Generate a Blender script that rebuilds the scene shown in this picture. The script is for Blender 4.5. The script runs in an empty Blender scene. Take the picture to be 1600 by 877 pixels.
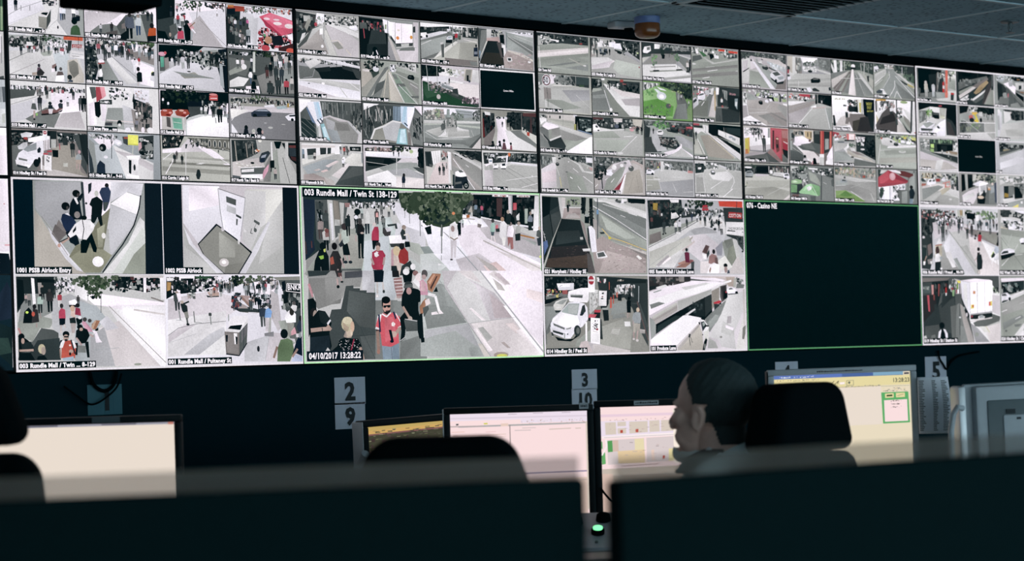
import bpy, bmesh, math, random
from mathutils import Vector, Matrix, Euler

# ------------------------------------------------------------------ camera
SC = bpy.context.scene
COL = SC.collection
FPX = 3481.88                       # focal length in pixels of the 1600 px wide frame
CYP = 568.15                        # row of the camera's principal point (the lens is shifted)
W, H = 1.0511, 0.5909               # pitch of the wall displays
Z0 = 1.2876                         # lower edge of the display wall
def rmat(ax, ay, az):
    return (Matrix.Rotation(az, 3, 'Z') @ Matrix.Rotation(ax, 3, 'X') @ Matrix.Rotation(ay, 3, 'Y'))
_R = rmat(4.28089e-3, 0.690773, 0.0283365)
_t = Vector((-1.75276, -0.0304497, -7.87269)) * 0.857
_C = -(_R.transposed() @ _t)
def _w(v):
    v = _R.transposed() @ Vector(v)
    return Vector((v.x, -v.z, v.y))
RIGHT, UP, BACK = _w((1, 0, 0)), _w((0, 1, 0)), _w((0, 0, 1))
CAM = Vector((_C.x, -_C.z, _C.y + Z0))
FWD2 = Vector((-BACK.x, -BACK.y, 0)).normalized()
RGT2 = Vector((RIGHT.x, RIGHT.y, 0)).normalized()
YAW = math.atan2(RGT2.y, RGT2.x)
def ray(px, py): return RIGHT*((px-800)/FPX) - UP*((py-CYP)/FPX) - BACK
def pt(px, py, d): return CAM + ray(px, py)*d
def at_z(px, py, z): r = ray(px, py); return CAM + r*((z-CAM.z)/r.z)
def at_y(px, py, y): r = ray(px, py); return CAM + r*((y-CAM.y)/r.y)

cd = bpy.data.cameras.new('camera')
cam = bpy.data.objects.new('camera', cd); COL.objects.link(cam)
cam.matrix_world = Matrix(((RIGHT.x, UP.x, BACK.x, CAM.x), (RIGHT.y, UP.y, BACK.y, CAM.y), (RIGHT.z, UP.z, BACK.z, CAM.z), (0, 0, 0, 1)))
cd.sensor_width = 36; cd.lens = 36*FPX/1600; cd.shift_y = (CYP-438.5)/1600
cd.clip_start = 0.05
cd.dof.use_dof = True; cd.dof.focus_distance = 7.4; cd.dof.aperture_fstop = 4.3
SC.camera = cam
SC.view_settings.view_transform = 'Standard'; SC.view_settings.look = 'None'
SC.view_settings.exposure = 0.0; SC.view_settings.gamma = 1.0; SC.view_settings.use_curve_mapping = False

# ------------------------------------------------------------------ world: the dim teal light of the rest of the room
wd = bpy.data.worlds.new('world'); SC.world = wd; wd.use_nodes = True
wd.node_tree.nodes['Background'].inputs[0].default_value = (2.1, 2.75, 3.05, 1)
wd.node_tree.nodes['Background'].inputs[1].default_value = 1.0

# ------------------------------------------------------------------ materials
def lin(c):
    return tuple((x/12.92 if x <= .04045 else ((x+.055)/1.055)**2.4) for x in c)
def hex3(s): return lin(tuple(int(ch, 16)/15 for ch in s))
def video(s):
    """colour of a camera picture: muted, with teal blacks"""
    c = [int(ch, 16)/15 for ch in s]; g = .3*c[0]+.59*c[1]+.11*c[2]; ch = max(c)-min(c)
    k = .30+.38*min(1, max(0, (ch-.12)/.35)); w = max(0, 1-g/.45); hi = max(0, (g-.75)/.25)
    if c[1] >= max(c): k *= .82
    c = [g+(q-g)*k for q in c]
    c = [max(.004, q)**1.10 for q in c]
    return lin((max(.010, c[0]-.055*w-.006*hi), max(.078, c[1]-.004*w-.024*hi), max(.092, c[2]+.016*w+.004*hi)))
def shown(s):
    """colour on a desk monitor"""
    c = [int(ch, 16)/15 for ch in s]; g = sum(c)/3
    return lin([g+(q-g)*.78 for q in c])
def rgb(r, g, b): return lin((r/255, g/255, b/255))
MATS = {}
def mat(name, col, rough=.6, metal=0, noise=0.0, scale=40, bump=0.0, spec=.5):
    if name in MATS: return MATS[name]
    m = bpy.data.materials.new(name); m.use_nodes = True; nt = m.node_tree; b = nt.nodes['Principled BSDF']
    b.inputs['Roughness'].default_value = rough; b.inputs['Metallic'].default_value = metal
    b.inputs['Specular IOR Level'].default_value = spec
    tc = nt.nodes.new('ShaderNodeTexCoord'); nz = nt.nodes.new('ShaderNodeTexNoise')
    nz.inputs['Scale'].default_value = scale; nz.inputs['Detail'].default_value = 3
    nt.links.new(tc.outputs['Object'], nz.inputs['Vector'])
    mx = nt.nodes.new('ShaderNodeMixRGB'); mx.blend_type = 'MIX'
    mx.inputs[1].default_value = (*[c*(1-noise) for c in col], 1); mx.inputs[2].default_value = (*[min(1, c*(1+noise)) for c in col], 1)
    nt.links.new(nz.outputs['Fac'], mx.inputs[0]); nt.links.new(mx.outputs[0], b.inputs['Base Color'])
    if bump:
        bp = nt.nodes.new('ShaderNodeBump'); bp.inputs['Strength'].default_value = bump; bp.inputs['Distance'].default_value = .002
        nt.links.new(nz.outputs['Fac'], bp.inputs['Height']); nt.links.new(bp.outputs[0], b.inputs['Normal'])
    MATS[name] = m; return m
def screen_mat():
    m = bpy.data.materials.new('lit_screen'); m.use_nodes = True; nt = m.node_tree; nt.nodes.clear()
    out = nt.nodes.new('ShaderNodeOutputMaterial'); em = nt.nodes.new('ShaderNodeEmission')
    at = nt.nodes.new('ShaderNodeAttribute'); at.attribute_name = 'Col'
    tc = nt.nodes.new('ShaderNodeTexCoord')
    n1 = nt.nodes.new('ShaderNodeTexNoise'); n1.inputs['Scale'].default_value = 170; n1.inputs['Detail'].default_value = 5; n1.inputs['Roughness'].default_value = .8
    n2 = nt.nodes.new('ShaderNodeTexNoise'); n2.inputs['Scale'].default_value = 22; n2.inputs['Detail'].default_value = 2
    nt.links.new(tc.outputs['Object'], n1.inputs['Vector']); nt.links.new(tc.outputs['Object'], n2.inputs['Vector'])
    a = nt.nodes.new('ShaderNodeMath'); a.operation = 'MULTIPLY_ADD'; a.inputs[1].default_value = 1.0; a.inputs[2].default_value = .43
    nt.links.new(n1.outputs['Fac'], a.inputs[0])
    b = nt.nodes.new('ShaderNodeMath'); b.operation = 'MULTIPLY_ADD'; b.inputs[1].default_value = .20
    nt.links.new(n2.outputs['Fac'], b.inputs[0]); nt.links.new(a.outputs[0], b.inputs[2])
    mx = nt.nodes.new('ShaderNodeVectorMath'); mx.operation = 'SCALE'
    nt.links.new(at.outputs['Color'], mx.inputs[0]); nt.links.new(b.outputs[0], mx.inputs['Scale'])
    nt.links.new(mx.outputs[0], em.inputs['Color']); em.inputs['Strength'].default_value = 1.0
    nt.links.new(em.outputs[0], out.inputs['Surface'])
    m.cycles.emission_sampling = 'NONE'
    return m
M_SCREEN = screen_mat()
def monitor_mat():
    m = bpy.data.materials.new('lit_monitor'); m.use_nodes = True; nt = m.node_tree; nt.nodes.clear()
    out = nt.nodes.new('ShaderNodeOutputMaterial'); em = nt.nodes.new('ShaderNodeEmission')
    at = nt.nodes.new('ShaderNodeAttribute'); at.attribute_name = 'Col'
    nt.links.new(at.outputs['Color'], em.inputs['Color']); em.inputs['Strength'].default_value = 1.0
    nt.links.new(em.outputs[0], out.inputs['Surface'])
    return m
M_MON = monitor_mat()
def ceiling_mat():
    m = mat('ceiling_tile', (.215, .36, .43), .9, noise=.2, scale=6)
    nt = m.node_tree; b = nt.nodes['Principled BSDF']; old = b.inputs['Base Color'].links[0].from_node
    tc = nt.nodes.new('ShaderNodeTexCoord'); v = nt.nodes.new('ShaderNodeTexVoronoi'); v.inputs['Scale'].default_value = 42
    nt.links.new(tc.outputs['Object'], v.inputs['Vector'])
    r = nt.nodes.new('ShaderNodeValToRGB'); r.color_ramp.elements[0].position = .16; r.color_ramp.elements[0].color = (.30, .32, .33, 1)
    r.color_ramp.elements[1].position = .34; r.color_ramp.elements[1].color = (1, 1, 1, 1)
    nt.links.new(v.outputs['Distance'], r.inputs[0])
    mu = nt.nodes.new('ShaderNodeMixRGB'); mu.blend_type = 'MULTIPLY'; mu.inputs[0].default_value = 1
    nt.links.new(old.outputs[0], mu.inputs[1]); nt.links.new(r.outputs[0], mu.inputs[2]); nt.links.new(mu.outputs[0], b.inputs['Base Color'])
    return m
def haze_mat():
    m = bpy.data.materials.new('warm_haze'); m.use_nodes = True; nt = m.node_tree; nt.nodes.clear()
    out = nt.nodes.new('ShaderNodeOutputMaterial'); tr = nt.nodes.new('ShaderNodeBsdfTransparent'); tl = nt.nodes.new('ShaderNodeBsdfTranslucent'); df = nt.nodes.new('ShaderNodeBsdfDiffuse')
    tl.inputs[0].default_value = (1.0, .88, .76, 1); df.inputs[0].default_value = (.10, .16, .17, 1)  # warm tint puts the monitors' glow into the strip's colour
    nz = nt.nodes.new('ShaderNodeTexNoise'); nz.inputs['Scale'].default_value = 300
    ma = nt.nodes.new('ShaderNodeMath'); ma.operation = 'MULTIPLY_ADD'; ma.inputs[1].default_value = .10; ma.inputs[2].default_value = .33
    nt.links.new(nz.outputs['Fac'], ma.inputs[0])
    m1 = nt.nodes.new('ShaderNodeMixShader'); m1.inputs[0].default_value = .15
    nt.links.new(tl.outputs[0], m1.inputs[1]); nt.links.new(df.outputs[0], m1.inputs[2])
    m2 = nt.nodes.new('ShaderNodeMixShader'); nt.links.new(ma.outputs[0], m2.inputs[0])
    nt.links.new(tr.outputs[0], m2.inputs[1]); nt.links.new(m1.outputs[0], m2.inputs[2]); nt.links.new(m2.outputs[0], out.inputs['Surface'])
    return m
M_CEIL = ceiling_mat(); M_HAZE = haze_mat()
M_WALL = mat('dark_wall_paint', (.0016, .0155, .0215), .9, noise=.12, scale=5, spec=.05)
M_FLOOR = mat('dark_carpet', (.008, .014, .017), .95, noise=.3, scale=200, bump=.4)
M_GRID = mat('ceiling_rail', (.34, .47, .52), .5)
M_BLACK = mat('black_plastic', (.0016, .0050, .0062), 1.0, noise=.2, scale=90, spec=.0)
M_BEZEL = mat('black_bezel_plastic', (.002, .0075, .0095), .5, noise=.15, scale=80, spec=.15)
M_GREY = mat('grey_plastic', (.36, .40, .43), .5, noise=.06, scale=60)
M_SILVER = mat('silver_plastic', (.55, .58, .60), .35, .3, noise=.05, scale=60)
M_DKGREY = mat('dark_grey_plastic', (.06, .09, .10), .5, noise=.1, scale=60)
M_PAPER = mat('white_paper', (.52, .55, .63), .9, noise=.05, scale=30)
M_LIST = mat('list_paper', (.86, .88, .95), .9, noise=.04, scale=30)
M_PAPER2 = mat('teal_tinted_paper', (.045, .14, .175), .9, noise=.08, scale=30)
M_INK = mat('black_ink', (.012, .02, .024), .8)
M_FABRIC = mat('black_chair_fabric', (.001, .0035, .0045), .95, noise=.3, scale=260, bump=.3, spec=.04)
M_PART = mat('dark_partition_fabric', (.0016, .0085, .0095), .95, noise=.25, scale=220, bump=.3, spec=.05)
M_DESK = mat('grey_desk_laminate', (.20, .20, .19), .5, noise=.08, scale=18)
M_SKIN = mat('skin', (.86, .58, .48), .6, noise=.10, scale=70)
M_HAIR = mat('greying_dark_hair', (.016, .033, .035), .75, noise=.45, scale=240, bump=.6)
M_SHIRT = mat('white_uniform_cotton', (.80, .86, .84), .85, noise=.04, scale=150, bump=.15)
M_NAVY = mat('navy_cloth', (.005, .010, .014), .9, noise=.2, scale=150)
M_AMBER = mat('amber_lens', (.15, .05, .013), .25, noise=.12, scale=50)
M_BLUE = mat('blue_grey_base', (.10, .16, .34), .5, noise=.1, scale=40)
def glow_mat(name, col, s):
    m = bpy.data.materials.new(name); m.use_nodes = True; b = m.node_tree.nodes['Principled BSDF']
    b.inputs['Base Color'].default_value = (*col, 1); b.inputs['Emission Color'].default_value = (*col, 1); b.inputs['Emission Strength'].default_value = s
    return m
M_LED = glow_mat('lit_green_button', (.25, 1.0, .45), 1.2)

# ------------------------------------------------------------------ mesh helpers
class MB:
    def __init__(s): s.bm = bmesh.new()
    def _add(s, bm, mtx=None):
        if mtx is not None: bmesh.ops.transform(bm, matrix=mtx, verts=bm.verts)
        me = bpy.data.meshes.new('tmp'); bm.to_mesh(me); bm.free(); s.bm.from_mesh(me); bpy.data.meshes.remove(me); return s
    def box(s, x0, x1, y0, y1, z0, z1, bev=0.0, seg=2, mtx=None):
        bm = bmesh.new(); bmesh.ops.create_cube(bm, size=1)
        for v in bm.verts: v.co = Vector((x0+(v.co.x+.5)*(x1-x0), y0+(v.co.y+.5)*(y1-y0), z0+(v.co.z+.5)*(z1-z0)))
        if bev: bmesh.ops.bevel(bm, geom=bm.edges[:], offset=bev, segments=seg, affect='EDGES', profile=.5)
        return s._add(bm, mtx)
    def lathe(s, prof, n=32, mtx=None):
        bm = bmesh.new(); rings = []
        for r, z in prof:
            rings.append([bm.verts.new((r*math.cos(2*math.pi*i/n), r*math.sin(2*math.pi*i/n), z)) for i in range(n)])
        for a, b in zip(rings, rings[1:]):
            for i in range(n): bm.faces.new((a[i], a[(i+1) % n], b[(i+1) % n], b[i]))
        bm.faces.new(rings[0][::-1]); bm.faces.new(rings[-1])
        bmesh.ops.recalc_face_normals(bm, faces=bm.faces[:])
        return s._add(bm, mtx)
    def tube(s, pts, rad, n=10, mtx=None):
        pts = [Vector(p) for p in pts]; bm = bmesh.new(); rings = []
        if not hasattr(rad, '__len__'): rad = [rad]*len(pts)
        for i, p in enumerate(pts):
            d = (pts[min(i+1, len(pts)-1)] - pts[max(i-1, 0)]).normalized()
            a = d.orthogonal().normalized() if i == 0 else (prev - d*prev.dot(d)).normalized()
            prev = a; b = d.cross(a)
            rings.append([bm.verts.new(p + (a*math.cos(2*math.pi*k/n) + b*math.sin(2*math.pi*k/n))*rad[i]) for k in range(n)])
        for a, b in zip(rings, rings[1:]):
            for k in range(n): bm.faces.new((a[k], a[(k+1) % n], b[(k+1) % n], b[k]))
        bm.faces.new(rings[0][::-1]); bm.faces.new(rings[-1])
        bmesh.ops.recalc_face_normals(bm, faces=bm.faces[:])
        return s._add(bm, mtx)
    def ball(s, c, r, rot=(0, 0, 0), sub=3):
        bm = bmesh.new(); bmesh.ops.create_icosphere(bm, subdivisions=sub, radius=1)
        m = Matrix.Translation(c) @ Euler(rot).to_matrix().to_4x4() @ Matrix.Diagonal((*r, 1))
        return s._add(bm, m)
    def prism(s, outline, y0, y1, bev=0.0, seg=3, mtx=None):
        # outline of (x, z) points, extruded along y
        bm = bmesh.new(); a = [bm.verts.new((x, y0, z)) for x, z in outline]; b = [bm.verts.new((x, y1, z)) for x, z in outline]
        n = len(a); fa = bm.faces.new(a); fb = bm.faces.new(b[::-1])
        for i in range(n): bm.faces.new((a[i], b[i], b[(i+1) % n], a[(i+1) % n]))
        bmesh.ops.recalc_face_normals(bm, faces=bm.faces[:])
        if bev:
            ed = [e for e in bm.edges if any(f in (fa, fb) for f in e.link_faces)]
            bmesh.ops.bevel(bm, geom=ed, offset=bev, segments=seg, affect='EDGES', profile=.5)
        return s._add(bm, mtx)
    def build(s, name, m, parent=None, smooth=True, loc=None):
        me = bpy.data.meshes.new(name); s.bm.to_mesh(me); s.bm.free()
        return link(name, me, m, parent, smooth, loc)
def link(name, me, m, parent=None, smooth=True, loc=None):
    if m is not None: me.materials.append(m)
    if smooth:
        for p in me.polygons: p.use_smooth = True
        me.set_sharp_from_angle(angle=math.radians(38))
    o = bpy.data.objects.new(name, me); COL.objects.link(o)
    if parent is not None: o.parent = parent
    if loc is not None: o.location = loc
    return o
def thing(name, label, cat, loc=(0, 0, 0), rz=0.0, group=None):
    o = bpy.data.objects.new(name, None); COL.objects.link(o); o.empty_display_size = .05
    o.location = loc; o.rotation_euler = (0, 0, rz)
    return tag(o, label, cat, group)
def tag(o, label, cat, group=None):
    o['label'] = label; o['category'] = cat
    if group: o['group'] = group
    return o
def struct(name, mb, m, smooth=False):
    o = mb.build(name, m, None, smooth); o['kind'] = 'structure'; return o
def rounded(pts, rads, seg=7):
    # round the corners of a convex (x, z) outline
    out = []; n = len(pts)
    for i in range(n):
        p = Vector(pts[i]); a = Vector(pts[i-1]); b = Vector(pts[(i+1) % n]); r = rads[i]
        da = (a-p).normalized(); db = (b-p).normalized(); ang = da.angle(db)
        t = min(r/math.tan(ang/2), (a-p).length*.49, (b-p).length*.49); r = t*math.tan(ang/2)
        c = p + (da+db).normalized()*(r/math.sin(ang/2)); s0 = p+da*t-c; s1 = p+db*t-c
        th = s0.angle(s1); sg = 1 if s0.x*s1.y - s0.y*s1.x > 0 else -1
        for k in range(seg+1):
            q = th*k/seg*sg; out.append((c.x+s0.x*math.cos(q)-s0.y*math.sin(q), c.y+s0.x*math.sin(q)+s0.y*math.cos(q)))
    return out

# ------------------------------------------------------------------ lettering
_TXT = {}
def text_tris(body, bold=.018):
    k = (body, bold)
    if k in _TXT: return _TXT[k]
    cu = bpy.data.curves.new('t', 'FONT'); cu.body = body; cu.size = 1.0; cu.resolution_u = 2; cu.offset = bold; cu.space_character = 1.06
    ob = bpy.data.objects.new('t', cu); COL.objects.link(ob)
    dg = bpy.context.evaluated_depsgraph_get(); me = ob.to_mesh(preserve_all_data_layers=False, depsgraph=dg)
    vs = [(v.co.x, v.co.y) for v in me.vertices]; fs = [tuple(p.vertices) for p in me.polygons]
    ob.to_mesh_clear(); bpy.data.objects.remove(ob); bpy.data.curves.remove(cu)
    x1 = max((v[0] for v in vs), default=1); _TXT[k] = (vs, fs, x1); return _TXT[k]

# ------------------------------------------------------------------ pictures on the screens, drawn as flat coloured shapes on the glass
def clip(poly):
    for ax, lim, sg in ((0, 0, 1), (0, 1000, -1), (1, 0, 1), (1, 1000, -1)):
        out = []
        for i in range(len(poly)):
            a, b = poly[i-1], poly[i]; ia = sg*(a[ax]-lim) >= 0; ib = sg*(b[ax]-lim) >= 0
            if ia != ib:
                t = (lim-a[ax])/(b[ax]-a[ax]); q = [a[0]+t*(b[0]-a[0]), a[1]+t*(b[1]-a[1])]; q[ax] = lim; out.append(tuple(q))
            if ib: out.append(b)
        poly = out
        if len(poly) < 3: return []
    return poly
CROWD = ['233', '344', '122', 'eef', '9ab', '455', 'dcd', '566', 'b56', '467', 'cbb', '877']
class Picture:
    def __init__(s, w, h, seed, tone=video):
        s.w, s.h = w, h; s.v = []; s.f = []; s.c = []; s.z = 0.0; s.tone = tone; s.rnd = random.Random(seed); s.asp = h/w
    def poly(s, pts, col, dz=8e-6, cl=True):
        if cl: pts = clip(pts)
        if len(pts) < 3: return
        s.z += dz; n = len(s.v)
        s.v += [(x/1000*s.w, -s.z, (1-y/1000)*s.h) for x, y in pts]
        s.f.append(tuple(range(n, n+len(pts)))); c = s.tone(col) if isinstance(col, str) else col
        if s.tone is video and isinstance(col, str):      # uneven tone across each patch, as in a real picture
            am = .22 if dz > 5e-6 and len(pts) < 9 else .08
            s.c.append([tuple(q*f for q in c) for f in (s.rnd.uniform(1-am, 1+am*.9) for _ in pts)])
        else: s.c.append([c]*len(pts))
    def ell(s, x, y, rx, ry, col, dz=8e-6, n=12):
        s.poly([(x+rx*math.cos(6.28318*i/n), y+ry*math.sin(6.28318*i/n)) for i in range(n)], col, dz)
    def line(s, pts, w, col):
        k = s.asp
        for (x0, y0), (x1, y1) in zip(pts, pts[1:]):
            dx, dy = (x1-x0)/k, y1-y0; L = math.hypot(dx, dy) or 1; nx, ny = -dy/L*w/2*k, dx/L*w/2
            s.poly([(x0+nx, y0+ny), (x1+nx, y1+ny), (x1-nx, y1-ny), (x0-nx, y0-ny)], col)
    def person(s, x, y, h, ct, cb, k=1.0, dz=8e-6):
        u = h*s.asp*k
        lean = s.rnd.uniform(-.03, .03)*u
        s.poly([(x-.13*u, y-.5*h), (x-.005*u, y-.5*h), (x-.02*u, y), (x-.10*u, y)], cb, dz)
        s.poly([(x+.005*u, y-.5*h), (x+.13*u, y-.5*h), (x+.12*u, y-.03*h), (x+.04*u, y-.02*h)], cb, dz)
        s.poly([(x-.17*u+lean, y-.8*h), (x-.08*u+lean, y-.86*h), (x+.08*u+lean, y-.86*h), (x+.17*u+lean, y-.8*h), (x+.16*u, y-.47*h), (x-.16*u, y-.47*h)], ct, dz)
        s.ell(x+lean, y-.925*h, .075*u, .075*h, s.rnd.choice(('433', '322', 'a87', '544')), dz, 8)
    def text(s, x, y, h, col, body, cond=.78, width=None, bold=.018):
        vs, fs, x1 = text_tris(body, bold)
        sy = h/.73; sx = sy*s.asp*cond if width is None else width/x1
        s.z += 1e-5; n = len(s.v); c = s.tone(col)
        s.v += [(min(1000, x+a*sx)/1000*s.w, -s.z, (1-(y-b*sy)/1000)*s.h) for a, b in vs]
        for f in fs: s.f.append(tuple(i+n for i in f)); s.c.append([c]*len(f))
    def run(s, code):
        R = s.rnd
        for cmd in code.split(','):
            wd = cmd.split()
            if not wd: continue
            k = wd[0]
            if k == 'b': s.poly([(0, 0), (1000, 0), (1000, 1000), (0, 1000)], wd[1])
            elif k == 'p': a = [int(q) for q in wd[2:]]; s.poly(list(zip(a[::2], a[1::2])), wd[1])
            elif k == 'l': a = [int(q) for q in wd[2:]]; s.line(list(zip(a[1::2], a[2::2])), a[0], wd[1])
            elif k == 'e': s.ell(*[int(q) for q in wd[2:6]], wd[1])
            elif k == 'm': a = [int(q) for q in wd[3:7]]; s.person(a[0], a[1], a[2], wd[1], wd[2], a[3]/100)
            elif k == 't': s.text(*[int(q) for q in wd[2:5]], wd[1], ' '.join(wd[5:]))
            elif k == 'z':
                a = [int(q) for q in wd[1:8]]; cs = wd[8:]
                for q in range(a[4]):
                    w = a[5]*R.uniform(.35, 1.2)/2; h = a[6]*R.uniform(.35, 1.2)/2; x = R.uniform(a[0]+w, a[2]-w); y = R.uniform(a[1]+h, a[3]-h); j = w*.3
                    s.poly([(x-w+R.uniform(-j, j), y-h), (x+w, y-h*R.uniform(.5, 1.2)), (x+w*R.uniform(.4, 1.1), y+h), (x-w, y+h*R.uniform(.5, 1.2))], R.choice(cs), 4e-6)
            elif k == 'f':
                a = [int(q) for q in wd[1:7]]; cs = wd[7:]
                for q in range(a[4]):
                    t = R.uniform(0, 6.283); r = math.sqrt(R.random()); z = a[5]*R.uniform(.3, .8); x = a[0]+a[2]*r*math.cos(t); y = a[1]+a[3]*r*math.sin(t); t0 = R.uniform(0, 6)
                    s.poly([(x+z*s.asp*R.uniform(.6, 1.2)*math.cos(t0+i*1.05), y+z*R.uniform(.5, 1.1)*math.sin(t0+i*1.05)) for i in range(6)], R.choice(cs), 4e-6)
            elif k == 'c':
                a = [int(q) for q in wd[1:8]]
                pp = sorted((R.uniform(a[1], a[3]), R.uniform(a[0], a[2])) for q in range(a[4]))
                for y, x in pp:
                    h = a[5]+(a[6]-a[5])*(y-a[1])/max(1, a[3]-a[1]); s.person(x, y, h*R.uniform(.85, 1.1), R.choice(CROWD), R.choice(CROWD[:6]), dz=3e-6)
    def build(s, name, m, parent, loc=(0, 0, 0)):
        me = bpy.data.meshes.new(name); me.from_pydata(s.v, [], s.f)
        at = me.attributes.new('Col', 'FLOAT_COLOR', 'CORNER')
        at.data.foreach_set('color', [q for cs in s.c for c in cs for q in (*c, 1.0)])
        return link(name, me, m, parent, False, loc)

# ------------------------------------------------------------------ the room
ZC = Z0 + 2*H + .035                # ceiling height
struct('floor', MB().box(-7, 11, -9, .3, -.1, 0), M_FLOOR)
struct('ceiling', MB().box(-7, 11, -9, .3, ZC, ZC+.1), M_CEIL)
struct('wall_back', MB().box(-7, 11, .12, .3, 0, ZC), M_WALL)
struct('wall_right', MB().box(10.8, 11, -9, .12, 0, ZC), M_WALL)
struct('wall_left', MB().box(-7, -6.8, -9, .12, 0, ZC), M_WALL)
g = MB()
for k in range(-8, 15):
    x = 2.228+.6*k
    g.box(x-.009, x+.009, -8.9, .11, ZC-.004, ZC+.001)
for k in range(0, 14):
    y = -.57-.6*k
    g.box(-6.7, 10.7, y-.009, y+.009, ZC-.0045, ZC+.001)
struct('trim_1', g, M_GRID)
# dark trim that closes the gap between the displays and the ceiling, and the boxed base the displays stand in
struct('trim_2', MB().box(-3*W, 8*W, -.012, .12, Z0+2*H+.004, ZC-.0005), M_BLACK)
struct('trim_3', MB().box(-3*W, 8*W, -.02, .12, 0, Z0-.006), M_WALL)

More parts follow.
